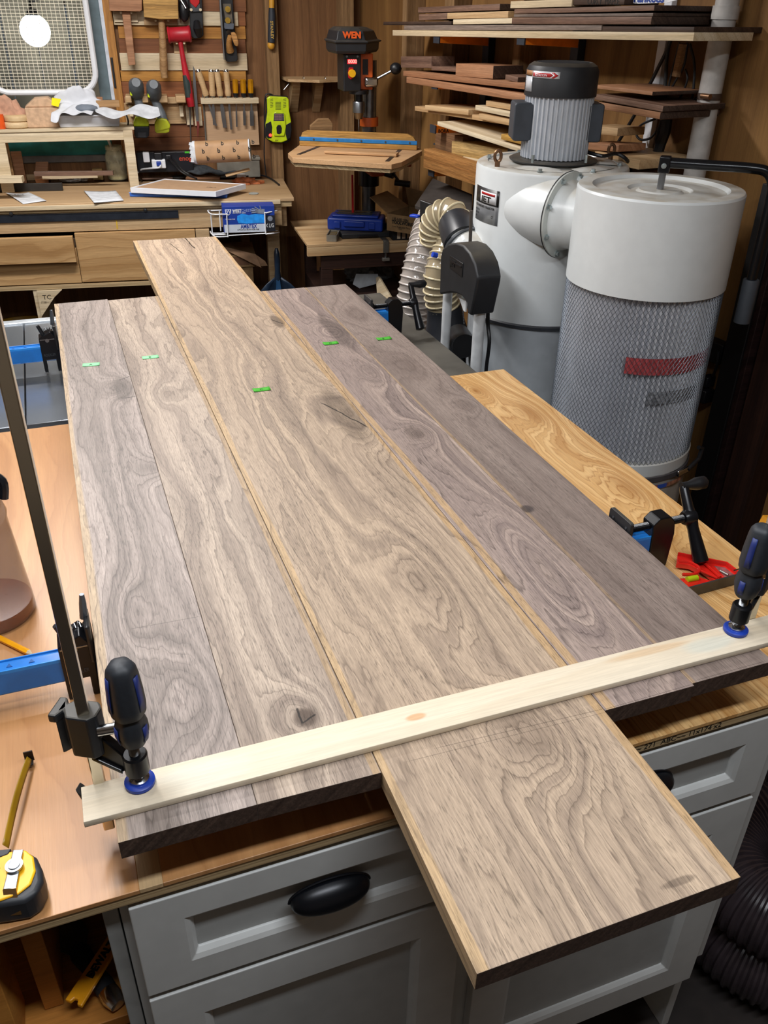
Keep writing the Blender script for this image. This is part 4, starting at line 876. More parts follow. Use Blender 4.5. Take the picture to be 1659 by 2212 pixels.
cloth('felt_cloth', lambda u, v: (u*0.26, 0.02+0.035*(1-v)*(0.5+0.5*sin(u*5+1))+0.006*sin(u*17+v*6)-0.02*max(0, u-.6), v*0.075-0.02+0.02*sin(u*4)), 20, 8, clm, frame(onb(398, 384)+V((0, 0.02, 0.008)), BP.X-V((0, 0.1, 0)), UZ), 'folded dark grey felt cloth in front of the metal box', 'cloth', th=0.010)
nk0 = SP; np0 = APL(412, 330, BP.pt(0, -0.30, 0), BP.N); np1 = APL(538, 322, BP.pt(0, -0.30, 0), BP.N)
nt_ = thing('napkin_pack', 'pack of white paper towels in brown printed wrap lying on the grey cloth', 'towel pack', M=frame(np0, np1-np0-V((0, 0.03, 0)), UZ)); Ln = (np1-np0).length
prof = rrect(-0.045, 0.045, -0.052, 0.052, 0.03, 6)
b = MB(); b.M = Matrix.Rotation(radians(-12), 4, 'X'); b.prism([(y, z) for y, z in prof], 0.025, Ln, 'x'); b.build('wrap', plain('wrap_brown', '#b58e66', 0.6, noise_amt=0.08), nt_, smooth=0.5)
b = MB(); b.M = Matrix.Rotation(radians(-12), 4, 'X')
for k in range(14): y_ = -0.041+k*0.0058; b.bx(0.0+0.002*(k % 3), 0.025, y_, y_+0.0054, -0.038, 0.038)
b.build('towels', paper, nt_, bevel=0.0005, smooth=0)
b = MB(); b.M = Matrix.Rotation(radians(-12), 4, 'X'); b.prism([(y*1.02, z*1.02) for y, z in prof], 0.015, 0.026, 'x'); b.build('tissue_edge', paper, nt_, smooth=0.5)
b = MB(); b.M = Matrix.Rotation(radians(-12), 4, 'X'); b.prism([(y*0.99, z*0.99) for y, z in prof], Ln, Ln+0.006, 'x'); b.build('tissue_edge', paper, nt_, smooth=0.5)
Mr = Matrix.Rotation(radians(-12), 4, 'X')
for r_, (y_, zz, ax) in enumerate(((0.030, 0.0525, -25), (0.0, 0.0535, 0), (-0.030, 0.0525, 22))):
    for k in range(4):
        text('lettering', 'b', 0.026, Mr @ Matrix.Translation((0.055+k*0.068+0.018*((r_+1) % 2), y_-0.008, zz)) @ Matrix.Rotation(radians(ax), 4, 'X'), ink, nt_, 0.0006, bold=0.0004)
# power strip on the rear wall
pk = thing('power_strip', 'black power supply panel with plugs on the wall behind the bench', 'power strip', M=frame(wpt(wu(296, 365)[0], 0.07, 0.0), BWX, UZ))
WP = PL(BWP, BWX)
WP.box('housing', (296, 328, 417, 372), 0.03, 0.05, plain('power_black', '#14161d', 0.4), pk, bev=0.003)
WP.box('green_mark', (399, 327, 409, 331), 0.08, 0.001, plain('mark_green', '#4fd23a', 0.5), pk)
WP.box('charger_plug', (309, 329, 323, 351), 0.08, 0.03, white, pk, bev=0.004); WP.box('white_adapter', (328, 345, 358, 364), 0.08, 0.03, white, pk, bev=0.004)
WP.box('blue_plug', (338, 349, 348, 359), 0.11, 0.015, navy, pk, bev=0.003); WP.box('black_plug', (333, 330, 350, 346), 0.08, 0.03, black, pk, bev=0.004); WP.box('black_plug', (358, 335, 370, 346), 0.08, 0.03, black, pk, bev=0.004)
text('lettering', 'enogico', 0.030, Matrix.Identity(4), plain('ink_red', '#c2452b', 0.6), pk, 0.0003, bold=0.0004).matrix_basis = root_inv(pk) @ WP.frp(387, 347, 0.081)
tb = lambda name, pts, r, mt, label=None, cat=None, parent=None: (lambda o: tag(o, label, cat))(wire(name, spline(pts, 6), parent, mt=mt, r=r) if parent else MB().tube(spline(pts, 6), r, 8).build(name, mt))
tb('white_lead', [WP.at(347, 356, 0.12), WP.at(343, 362, 0.13), WP.at(320, 364, 0.1), WP.at(306, 366, 0.08), WP.at(298, 373, 0.07)], 0.004, white, parent=pk)
for dx in (0, 7):
    tb('black_lead', [WP.at(365+dx, 341, 0.11), WP.at(374+dx, 352, 0.16), WP.at(388+dx, 368, 0.2), WP.at(404+dx, 378, 0.22), BP.at(425, 386+dx*.2, -0.3)], 0.004, black, parent=pk)
tb('black_wire', [WP.at(272, 246, 0.16), WP.at(277, 262, 0.19), WP.at(275, 280, 0.19), WP.at(277, 300, 0.19), WP.at(285, 325, 0.16), WP.at(279, 350, 0.19), WP.at(290, 372, 0.20), AZ(307, 392, ZB+0.004)], 0.0035, black, 'thin black cord hanging from the pine shelf leg down to the bench', 'cord')
tb('black_wire', [onb(534, 390, ZB+.006)+V((0, .1, 0)), onb(560, 378, ZB+.006), onb(585, 386, ZB+.006), onb(603, 399, ZB+.006)], 0.004, black, 'black cord running along the rear of the bench to the metal box', 'cord')
# ------------------------------------------------------------------ tool wall
tw = thing('tool_rack', 'cedar board panel on the rear wall that holds the hand tools', 'tool panel', M=frame(wpt(wu(250, 330)[0], 0.03, 0.9), BWX, UZ))
cedar = [wood('cedar_%d' % i, c, d_, l_, freq=28, warp=0.05, wsx=1, wsy=4, line=0.4, fib=0.15) for i, (c, d_, l_) in enumerate((('#9c5f2e', '#643716', '#b67a3f'), ('#8a5230', '#5b3219', '#a2683f'), ('#b98038', '#875020', '#cf9a4d'), ('#7c4a2c', '#4c2a16', '#92603c')))]
rows = [(-60, 24, 3), (24, 55, 1), (55, 84, 2), (84, 116, 3), (152, 176, 2), (176, 224, 1), (224, 262, 0), (262, 296, 3), (296, 330, 3)]
for (y0, y1, ci) in rows:
    x0 = 252+ (y0+y1)/2*0.055
    WP.box('board', (x0, y0+0.4, 530+max(0, y0)*0.01, y1-0.4), 0.004, 0.016, cedar[ci], tw)
WP.box('pale_board', (245, 24, 514, 55), 0.0205, 0.012, pinel, tw); WP.box('pale_board', (260, 115, 534, 152), 0.004, 0.024, pinel, tw)
WP.box('peg_backer', (246, 26, 297, 48), 0.033, 0.008, pinel, tw); WP.box('peg_backer', (311, 40, 383, 55), 0.033, 0.008, pine, tw); WP.box('peg_backer', (375, 84, 403, 116), 0.0205, 0.010, pine, tw)
WP.box('bracket_board', (270, 222, 400, 268), 0.0205, 0.010, pine, tw)
def peg(px, py, r=0.0045, L_=0.05, off=0.03): b = MB(); b.cyl((0, 0, 0), (0, 0, L_), r, n=12); return put(b.build('peg', pinel, smooth=0.6), WP.frp(px, py, off), tw)
for (x, y) in ((262, 27), (284, 27), (336, 44), (363, 44), (381, 92), (397, 92)): peg(x, y)
def wpoly(name, pts, off, th, mt, parent, bev=0.002, label=None, cat=None, smooth=0, kind=None):
    """outline in photograph pixels on the plane off+th in front of the rear wall"""
    u0, z0 = WP.uz(*pts[0], off+th); q = [((WP.uz(*p, off+th)[0]-u0), WP.uz(*p, off+th)[1]-z0) for p in pts]
    b = MB(); b.prism(q, 0, th); o = b.build(name, mt, bevel=bev, smooth=smooth); return put(o, WP.fr(u0, off, z0), parent, label, cat)
def wthing(name, label, cat, px, py, off, group=None): return thing(name, label, cat, M=WP.frp(px, py, off), group=group)
def wl3(par, px, py, off): return root_inv(par) @ WP.at(px, py, off)
# mallets
t = wthing('wooden_mallet', 'reddish brown wooden mallet hanging head up, leftmost on the tool panel', 'mallet', 272, 27, 0.045)
wpoly('head', [(234, -14), (307, -14), (307, 22), (302, 25), (236, 24)], 0.045, 0.06, cherryb, t, 0.003); wpoly('handle', [(263, 25), (281, 25), (293, 140), (278, 142)], 0.064, 0.016, cherryb, t, 0.003)
t = wthing('wooden_mallet', 'pale square headed wooden mallet with a long turned handle', 'mallet', 350, 42, 0.045)
wpoly('head', [(308, -14), (384, -14), (386, 41), (346, 42), (311, 37)], 0.045, 0.07, wood('mallet_oak', '#c0924f', '#87602c', '#d2a864', freq=40, line=0.6), t, 0.003)
b = MB(); P_ = [wl3(t, x, y, 0.08) for x, y in ((349, 42), (352, 100), (354, 150), (354, 156), (356, 168))]; b.tube(P_, [0.014, 0.016, 0.018, 0.015, 0.015], 14); b.build('handle', fir, t)
# red hammer
t = wthing('dead_blow_hammer', 'red dead blow hammer with a black grip hanging on the tool panel', 'hammer', 390, 92, 0.06)
a_, c_ = wl3(t, 362, 76, 0.075), wl3(t, 412, 73, 0.075); d_ = (c_-a_)
b = MB(); b.tube([a_, a_+d_*.06, a_+d_*.12, a_+d_*.88, a_+d_*.94, c_], [0.030, 0.034, 0.030, 0.030, 0.034, 0.030], 20); b.build('head', plain('hammer_red', '#b01f2c', 0.4), t)
b = MB(); b.tube([wl3(t, x, y, 0.075) for x, y in ((389, 84), (391, 100), (398, 140), (403, 165), (410, 215), (413, 230))], [0.011, 0.010, 0.013, 0.016, 0.018, 0.016], 12); b.build('handle', plain('hammer_red', '#b01f2c', 0.4), t)
b = MB(); b.tube([wl3(t, x, y, 0.079) for x, y in ((400, 162), (404, 180), (408, 210))], [0.012, 0.0165, 0.015], 10); b.build('grip', plain('grip_dark_green', '#2c3a38', 0.7), t)
# planes
t = wthing('hand_plane', 'small black metal plane behind the pale mallet, leftmost of the planes', 'plane', 396, 42, 0.05)
wpoly('sole', [(385, -12), (407, -12), (409, 36), (400, 44), (388, 42)], 0.05, 0.010, black, t); b = MB(); b.blob(wl3(t, 397, 22, 0.075), (0.022, 0.045, 0.018), 0.05); b.build('knob', black, t, smooth=3)
b = MB(); b.tube([wl3(t, 391, 0, 0.09), wl3(t, 402, 18, 0.095)], 0.006, 10); b.build('lever', chrome, t)
t = wthing('hand_plane', 'black plane with a red cap and no wooden handle on the tool panel', 'plane', 424, 82, 0.05)
wpoly('sole', [(408, -12), (436, -12), (440, 76), (434, 82), (420, 84), (411, 78)], 0.05, 0.012, black, t, 0.003); wpoly('red_cap', [(409, -12), (431, -12), (431, 6), (423, 17), (411, 6)], 0.064, 0.012, red, t)
wpoly('grey_frog', [(411, 8), (432, 8), (434, 25), (416, 26)], 0.0625, 0.010, darkgrey, t)
b = MB(); b.tube([wl3(t, 425, 48, 0.065), wl3(t, 427, 62, 0.085), wl3(t, 430, 76, 0.066)], [0.014, 0.02, 0.012], 14); b.build('grip_boss', black, t)
for x in (413, 433): b = MB(); b.cyl(wl3(t, x, 21, 0.07), wl3(t, x, 21, 0.08), 0.006, n=12); b.build('peg', pinel, t)
t = wthing('hand_plane', 'long black jack plane with a pale wooden tote, right end of the tool panel', 'plane', 500, 130, 0.05)
wpoly('sole', [(474, -12), (502, -12), (507, 60), (514, 128), (510, 133), (492, 134), (487, 130), (480, 60)], 0.05, 0.008, black, t, 0.002)
wpoly('side_wall', [(473, -12), (477, -12), (486, 128), (484, 130), (478, 60)], 0.05, 0.045, steel, t, 0.001); wpoly('frog', [(480, 8), (499, 8), (504, 52), (488, 49)], 0.058, 0.012, plain('frog_brown', '#5d5549', 0.5), t)
wpoly('lever_cap', [(484, 49), (506, 51), (505, 62), (503, 64), (486, 63), (484, 60)], 0.07, 0.012, plain('cap_grey', '#5b616b', 0.4, 0.3), t)
for y in (20, 44): b = MB(); b.cyl(wl3(t, 492, y, 0.07), wl3(t, 492, y, 0.086), 0.012, n=16); b.build('brass_nut', brass, t)
b = MB(); b.cyl(wl3(t, 494, 66, 0.06), wl3(t, 494, 70, 0.075), 0.010, n=14); b.build('adjuster', steel, t)
tote = wood('tote_beech', '#c08a4a', '#966231', '#d29e60', freq=20, line=0.2)
b = MB(); b.tube([wl3(t, x, y, o_) for x, y, o_ in ((497, 110, 0.06), (495, 98, 0.075), (495, 88, 0.095), (497, 78, 0.105))], [0.018, 0.014, 0.012, 0.010], 14); b.build('tote', tote, t)
wpoly('tote_top', [(499, 70), (507, 69), (512, 76), (516, 95), (513, 101), (507, 98), (501, 82)], 0.10, 0.022, tote, t, 0.004)
# drill holder and drills
dh = thing('drill_holder', 'slotted pine rack on the tool panel holding two drills', 'rack', M=WP.frp(270, 216, 0.032))
for (x0, x1) in ((271, 284), (307, 320), (343, 362), (380, 401)): WP.box('prong', (x0, 207, x1, 222), 0.032, 0.10, pine, dh, bev=0.003)
WP.box('rail', (270, 210, 401, 224), 0.0321, 0.018, pine, dh)
for x in (279, 388): WP.box('bracket', (x, 228, x+8, 252), 0.0325, 0.04, pinel, dh)
rg = plain('drill_grey', '#5b6166', 0.5); lm = lime
for i, (x, y, bat, lab) in enumerate(((294, 180, True, 'grey and lime cordless drill with its dark battery, left one on the rack'), (332, 184, False, 'grey and lime cordless drill without a battery, right one on the rack'))):
    t = wthing('cordless_drill', lab, 'drill', x, y+40, 0.10, group='cordless drills')
    b = MB(); b.tube([wl3(t, x, y-2, 0.20), wl3(t, x, y+3, 0.17), wl3(t, x+1, y+18, 0.13), wl3(t, x+2, y+26, 0.07)], [0.018, 0.032, 0.033, 0.026], 18); b.build('motor_housing', rg, t, smooth=0.8)
    wpoly('lime_cheek', [(x-14, y+4), (x-9, y+2), (x-8, y+28), (x-13, y+26)], 0.11, 0.05, lm, t, 0.003)
    b = MB()
    for s in (-1, 1):
        for k in range(2):
            b = MB(); b.tube([wl3(t, x+s*7-2, y+6+k*8, 0.168), wl3(t, x+s*7+2, y+6+k*8, 0.168), wl3(t, x+s*7+2, y+12+k*8, 0.166)], 0.002, 6); b.build('vent_mark', lm, t)
    dx = 12 if i == 0 else 20
    b = MB(); b.tube([wl3(t, x+2, y+22, 0.12), wl3(t, x+6, y+40, 0.12), wl3(t, x+dx*0.8, y+60, 0.13), wl3(t, x+dx, y+78, 0.14)], [0.023, 0.019, 0.020, 0.024], 14); b.build('grip', rg, t, smooth=0.8)
    X_, Y_ = x+dx, y+76
    wpoly('lime_foot', [(X_-18, Y_+10), (X_-13, Y_-2), (X_-2, Y_-4), (X_+8, Y_-2), (X_+16, Y_+10), (X_+15, Y_+18), (X_-17, Y_+(18 if bat else 26))], 0.10, 0.075, lm if bat else plain('lime_worn', '#b3bb1e', 0.5), t, 0.005)
    if bat: wpoly('battery', [(X_-17, Y_+17), (X_+17, Y_+17), (X_+16, Y_+38), (X_+11, Y_+42), (X_-12, Y_+42), (X_-16, Y_+36)], 0.10, 0.08, plain('battery_black', '#20262b', 0.4), t, 0.005); wpoly('battery_label', [(X_-8, Y_+30), (X_+9, Y_+30), (X_+9, Y_+40), (X_-8, Y_+40)], 0.181, 0.001, darkgrey, t, 0)
    else: wpoly('foot_base', [(X_-16, Y_+18), (X_+14, Y_+14), (X_+14, Y_+25), (X_+6, Y_+28), (X_-15, Y_+28)], 0.11, 0.06, plain('lime_worn', '#b3bb1e', 0.5), t, 0.004)
# saw blade, rod, small backer
t = wthing('file_blade', 'thin grey file blade hanging beside the red hammer handle', 'file', 420, 145, 0.06); wpoly('blade', [(417, 142), (421, 150), (430, 262), (424, 264), (417, 180)], 0.06, 0.003, steel, t, 0.0005); wpoly('red_tang', [(424, 262), (430, 262), (431, 272), (427, 300), (425, 272)], 0.06, 0.006, plain('tang_red', '#6e2a22', 0.5), t, 0.001)
WP.box('backer', (402, 228, 416, 270), 0.0205, 0.012, pinel, tw); WP.box('backer', (420, 231, 436, 272), 0.0205, 0.012, pinel, tw)
o = MB().cyl(WP.at(410, 230, 0.06), WP.at(413, 322, 0.06), 0.0035, n=8).build('steel_rod', steel); tag(o, 'thin steel rod hanging under the red hammer', 'rod')
o = MB().cyl(WP.at(438, 200, 0.04), WP.at(446, 318, 0.04), 0.004, n=8).build('steel_rod', plain('dull_rod', '#6a655c', 0.6, 0.4)); tag(o, 'thin dull rod behind the leftmost chisel', 'rod')
# chisel rack and chisels
cr = thing('chisel_rack', 'pale plywood chisel rack with a slotted ledge on the rear wall', 'rack', M=WP.frp(440, 224, 0.03))
WP.box('backer_board', (441, 222, 558, 314), 0.02, 0.012, pine and wood('smooth_maple_ply', '#c9a684', '#ab8762', '#d6b898', freq=10, line=0.15, fib=0.08), cr)
WP.box('ledge', (434, 212, 559, 224), 0.0325, 0.045, pinel, cr)
for x in (445, 462, 476, 492, 512, 527, 543):
    WP.box('slot_edge', (x-4, 211, x-2.5, 213), 0.06, 0.018, pine, cr, bev=0)
beech = wood('beech_handle', '#d0ac7d', '#b08a5a', '#dcbd92', freq=18, line=0.15, fib=0.12, rough=0.35)
amber = plain('amber_clear', '#c98a12', 0.12, alpha=0.78, spec=0.8, noise_amt=0.2)
for i, (x0, x1, yb, w_, lab) in enumerate(((427, 467, 272, 4.0, 'leftmost beech handled chisel, leaning left in the rack'), (456, 463, 270, 5.0, 'second beech handled chisel from the left'), (468, 486, 276, 7.5, 'third beech handled chisel, touching the second'), (488, 500, 280, 4.5, 'rightmost beech handled chisel'))):
    t = wthing('chisel', lab, 'chisel', (x0+x1)/2, 212, 0.055, group='beech handled chisels')
    def q_(y): k = (y-150)/(yb-150); return wl3(t, x0+(x1-x0)*k, y, 0.055)
    b = MB(); b.tube([q_(150), q_(153), q_(157)], [0.010, 0.0125, 0.0125], 14); b.build('hoop', chrome, t)
    b = MB(); b.tube([q_(y) for y in (155, 162, 175, 190, 200, 207)], [0.0125, 0.0135, 0.014, 0.0125, 0.0155, 0.013], 14); b.build('handle', beech, t, smooth=1)
    b = MB(); b.tube([q_(207), q_(214), q_(222)], [0.011, 0.007, 0.0045], 10); b.build('ferrule', steel, t)
    b = MB(); d_ = (q_(yb)-q_(222)).normalized(); s_ = V((1, 0, 0))*w_*0.0012; A0, A1 = q_(222), q_(yb)
    zz = V((0, 0, 0.002)); b.rings([[A0-s_*.5-zz, A0+s_*.5-zz, A0+s_*.5+zz, A0-s_*.5+zz], [A0-s_-zz+d_*.02, A0+s_-zz+d_*.02, A0+s_+zz+d_*.02, A0-s_+zz+d_*.02], [A1-s_-zz, A1+s_-zz, A1+s_, A1-s_]]); b.build('blade', steel, t, smooth=0)
for i, (x, yb, w_, lab) in enumerate(((510, 274, 3.2, 'leftmost amber handled chisel, the narrowest'), (527, 271, 5.0, 'middle one of the three amber handled chisels'), (543, 272, 7.5, 'rightmost amber handled chisel, the widest'))):
    t = wthing('chisel', lab, 'chisel', x, 212, 0.055, group='amber handled chisels')
    def q_(y): return wl3(t, x-2+(y-170)*0.035, y, 0.055)
    b = MB(); b.tube([q_(y) for y in (171, 173, 190, 201)], [0.009, 0.013, 0.013, 0.012], 8); b.build('handle', amber, t, smooth=0.3)
    b = MB(); b.tube([q_(172), q_(203)], 0.004, 8); b.build('tang', blackm, t)
    b = MB(); b.tube([q_(201), q_(208), q_(214)], [0.0125, 0.0105, 0.007], 12); b.build('bolster', black, t)
    b = MB(); s_ = V((1, 0, 0))*w_*0.0012; zz = V((0, 0, 0.002)); A0, Am, A1 = q_(213), q_(238), q_(yb)
    b.rings([[A0-s_*.3-zz, A0+s_*.3-zz, A0+s_*.3+zz, A0-s_*.3+zz], [Am-s_*.5-zz, Am+s_*.5-zz, Am+s_*.5+zz, Am-s_*.5+zz], [Am-s_-zz+(A1-Am)*.1, Am+s_-zz+(A1-Am)*.1, Am+s_+zz+(A1-Am)*.1, Am-s_+zz+(A1-Am)*.1], [A1-s_-zz, A1+s_-zz, A1+s_, A1-s_]]); b.build('blade', steel, t, smooth=0)
# battery charger on the stud
t = wthing('battery_charger', 'lime green battery charger with a red light on the wall stud', 'charger', 602, 260, 0.08)
wpoly('black_back', [(574, 212), (585, 206), (622, 208), (626, 240), (631, 280), (628, 304), (618, 310), (585, 308), (573, 298), (572, 262), (575, 240)], 0.076, 0.020, black, t, 0.003)
wpoly('lime_shell', [(577, 212), (583, 208), (620, 210), (624, 215), (625, 240), (629, 262), (628, 290), (621, 303), (608, 308), (590, 307), (577, 300), (574, 270), (578, 244)], 0.096, 0.022, lime, t, 0.004)
wpoly('black_corner', [(574, 268), (585, 262), (588, 275), (586, 298), (578, 299), (574, 290)], 0.118, 0.003, black, t, 0.001); wpoly('black_corner', [(618, 270), (628, 264), (630, 280), (627, 298), (620, 302), (617, 290)], 0.118, 0.003, black, t, 0.001)
wpoly('raised_spine', [(592, 244), (596, 241), (610, 241), (615, 246), (618, 275), (614, 294), (592, 294), (590, 270)], 0.118, 0.008, lime, t, 0.003); wpoly('label', [(592, 245), (613, 245), (614, 261), (591, 261)], 0.1262, 0.0006, darkgrey, t, 0)
for k in range(4): text('lettering', 'WARNING ~~', 0.007, Matrix.Identity(4), plain('ink_pink', '#c98a8a', 0.6), t, 0.0001).matrix_basis = root_inv(t) @ WP.frp(593, 249+k*3.6, 0.127)
wpoly('socket', [(597, 275), (600, 270), (606, 270), (609, 277), (608, 287), (603, 290), (598, 288)], 0.126, 0.002, black, t, 0.001)
b = MB(); b.cyl(wl3(t, 584, 292, 0.12), wl3(t, 584, 292, 0.124), 0.0065, n=16); b.build('indicator_light', plain('red_light', (1, 0.03, 0.02, 1), 0.4, emit=4, noise_amt=0), t)
for k in range(7): wpoly('vent_slot', [(595, 220+k*2.6), (607, 220+k*2.6), (607, 221.2+k*2.6), (595, 221.2+k*2.6)], 0.118, 0.0008, plain('slot_olive', '#59641a', 0.6), t, 0)
for s, (xa, xb) in enumerate(((584, 590), (612, 618))):
    for k in range(6): wpoly('vent_slot', [(xa, 214+k*3.4), (xb, 213+k*3.4), (xb, 214.1+k*3.4), (xa, 215.1+k*3.4)], 0.118, 0.0008, plain('slot_olive', '#59641a', 0.6), t, 0)
b = MB(); b.tube(spline([wl3(t, x, y, 0.085) for x, y in ((590, 206), (580, 203), (572, 215), (571, 300), (571, 340), (575, 380))], 5), 0.003, 8); b.build('cord', black, t)
text('lettering', '20V', 0.010, Matrix.Identity(4), ink, t, 0.0001).matrix_basis = root_inv(t) @ WP.frp(594, 305, 0.119)
# hanging saw handle
t = wthing('pull_saw', 'black and yellow handled tool hanging high on the left wall stud', 'saw', 586, 60, 0.085)
b = MB(); b.tube([wl3(t, x, y, 0.095) for x, y in ((587, -20), (587, 17))], 0.012, 12); b.build('yellow_neck', plain('handle_yellow', '#d59a31', 0.5), t)
b = MB(); b.tube([wl3(t, x, y, 0.095) for x, y in ((587, 17), (587.5, 30), (587, 70), (586, 92))], [0.013, 0.0155, 0.0175, 0.0165], 12); b.build('grip', plain('grip_charcoal', '#262b33', 0.6), t)
b = MB(); b.blob(wl3(t, 585.5, 98, 0.095), (0.0165, 0.017, 0.014), 0.02); b.build('butt', plain('handle_yellow', '#d59a31', 0.5), t, smooth=3)
text('lettering', 'STANLEY', 0.017, Matrix.Identity(4), plain('ink_yellow', '#caa44e', 0.6), t, 0.0002, bold=0.0003).matrix_basis = root_inv(t) @ frame(WP.at(584, 45, 0.1135), -UZ, BWX)
# small shelf
t = wthing('wall_shelf', 'small pine shelf on two slanting brackets left of the drill press', 'shelf', 670, 165, 0.0)
WP2 = PL(BWP-BWN*0.0, BWX); qs = [APL(x, y, wpt(0, 0, WP.uz(676, 165, 0.14)[1]), UZ) for x, y in ((604, 168), (740, 173), (712, 157), (604, 157))]
zsh = WP.uz(676, 170, 0.14)[1]; f = lambda x, y: AZ(x, y, zsh); I = root_inv(t)
q4 = [I@f(604, 164), I@f(622, 171), I@f(690, 173), I@f(742, 171), I@f(742, 168), I@f(712, 156), I@f(604, 156)]
b = MB(); vs = [(p.x, p.z) for p in q4]; zl = q4[0].y
b.prism([(x, -z) for x, z in vs], zl-0.010, zl); b.M = Matrix.Identity(4)
b2 = MB(); b2.M = Matrix.Rotation(-pi/2, 4, 'X'); b2.prism([(x, -z) for x, z in vs], 0, 0.01)
b = MB(); n_ = len(vs); b.add([(x, zl-0.011, z) for x, z in vs]+[(x, zl, z) for x, z in vs], [tuple(range(n_)), tuple(range(n_, 2*n_))[::-1]]+[(i, n_+i, n_+(i+1) % n_, (i+1) % n_) for i in range(n_)]); b.build('top_board', pine, t, smooth=0)
for (x, y0_, y1_) in ((640, 173, 242), (690, 173, 242)):
    b = MB(); A = wl3(t, x, y0_+1, 0.12); B = wl3(t, x-10, y1_, 0.003); C_ = wl3(t, x-10, y0_+1, 0.003)
    wv = V((0.018, 0, 0)); zz = zl-0.0115; A.y = zz; C_.y = zz; C_.x = A.x; B.x = A.x-0.0
    b.add([A-wv, C_-wv, B-wv, A+wv, C_+wv, B+wv, A-wv-V((0, .02, 0)), A+wv-V((0, .02, 0))], [(1, 0, 6, 2), (4, 5, 7, 3), (0, 1, 4, 3), (1, 2, 5, 4), (2, 6, 7, 5), (6, 0, 3, 7)]); b.build('bracket', pine, t, smooth=0)
for x in (655, 702): b = MB(); b.tube(spline([wl3(t, x-3, 172, 0.15), wl3(t, x, 166, 0.155), wl3(t, x+2, 168, 0.16), wl3(t, x, 172, 0.16)], 4), 0.0016, 6); b.build('hook', chrome, t)
for (a_, c_) in (((625, 180), (613, 194)), ((732, 178), (745, 196))): b = MB(); b.tube([wl3(t, a_[0], a_[1], 0.08), wl3(t, c_[0], c_[1], 0.08)], 0.002, 6); b.build('hook', steel, t)
p = f(646, 161); b = MB(); b.bx(-0.016, 0.016, -0.01, 0.01, 0, 0.018); o = b.build('wax_block', plain('wax', '#cdb97e', 0.5), bevel=0.002); o.matrix_world = Matrix.Translation(p+V((0, 0, 0.001))); tag(o, 'small pale wax block on the little wall shelf', 'block')
p = f(684, 161); t = thing('clip', 'black bicycle style bracket lying on the little wall shelf', 'clip', M=Matrix.Translation(p+V((0, 0, 0.001))))
b = MB(); b.blob((0, 0, 0.011), (0.020, 0.014, 0.011), 0.3, seed=3); b.build('body', black, t, smooth=1); b = MB(); b.tube([(0.01, 0, 0.012), (0.035, 0.0, 0.014), (0.038, 0, 0.022)], 0.006, 8); b.build('arm', black, t)
# ------------------------------------------------------------------ box fan
ft = wthing('box_fan', 'white box fan with a wire grille standing in the window opening', 'fan', 100, 205, 0.05)
xl, _ = WP.uz(-48, 100, 0.1); xr, _ = WP.uz(206, 120, 0.1); _, zb_ = WP.uz(100, 206, 0.1); u_, z_ = WP.uz(100, 205, 0.05); L0, R0, B0_ = xl-u_, xr-u_, zb_-z_
H0 = R0-L0; T0 = B0_+H0
ring = rrect(L0+0.01, R0-0.01, B0_+0.01, T0-0.01, 0.085, 7)
b = MB(); b.tube([(x, y, 0.045) for x, y in ring]+[(ring[0][0], ring[0][1], 0.045)], 0.0125, 10); b.build('frame_rim', white, ft)
b = MB(); o_ = [(x, y) for x, y in ring]; b.rings([[(x, y, 0.04) for x, y in o_], [(x, y, -0.03) for x, y in o_]], False, False); b.build('housing', white, ft, solid=0.003)
b = MB(); n = 25
for k in range(1, n):
    x = L0+0.012+(H0-0.024)*k/n; e = max(0, 0.085-min(x-L0, R0-x)); dz = 0.085-math.sqrt(max(0, 0.085**2-e*e)); b.tube([(x, B0_+0.012+dz, 0.046), (x, T0-0.012-dz, 0.046)], 0.0013, 4)
n = 36
for k in range(1, n):
    y = B0_+0.012+(H0-0.024)*k/n; e = max(0, 0.085-min(y-B0_, T0-y)); dz = 0.085-math.sqrt(max(0, 0.085**2-e*e)); b.tube([(L0+0.012+dz, y, 0.0485), (R0-0.012-dz, y, 0.0485)], 0.0015, 4)
tag(b.build('grille', plain('grille_cream', '#e8e1cd', 0.4), ft), kind='stuff')
# ------------------------------------------------------------------ drill press on a wheeled cart
DX = 1.405; DY = 3.80
DPL = PL(V((0, DY, 0)), V((1, -0.10, 0))); f3 = lambda x, y, off=0.0: DPL.at(x, y, off)
CTZ = DPL.uz(760, 500, 0.05)[1]
CYF = 3.50
kp = PL(V((AY(664, 535, CYF).x, CYF, 0)), V((1, -0.10, 0)))
CTZ = kp.uz(700, 527, 0)[1]
dpz = thing('drill_press', 'black and orange bench drill press with a plywood table in the corner', 'drill press', M=DPL.fr(DPL.uz(797, 300)[0], 0, CTZ+0.002))
I = root_inv(dpz); L3 = lambda x, y, off=0.0: I @ f3(x, y, off)
b = MB(); b.cyl((0, 0.03, 0), (0, L3(800, 130).y, 0), 0.030, n=24); b.build('column', plain('column_steel', '#77797c', 0.3, 0.9, noise_amt=0.2), dpz)
b = MB(); b.bx(-0.09, 0.09, 0, 0.03, -0.12, 0.034); b.build('base', darkgrey, dpz, bevel=0.006)
b = MB(); b.lathe([(0.05, 0.03), (0.05, 0.06), (0.034, 0.075)], n=24); b.v = [(x, z, -y) for x, y, z in b.v]; b.build('column_flange', darkgrey, dpz)
yc = L3(795, 265).y; b = MB(); b.tube([(0, yc-0.012, 0), (0, yc+0.022, 0)], 0.0385, 24); b.build('orange_collar', orange, dpz)
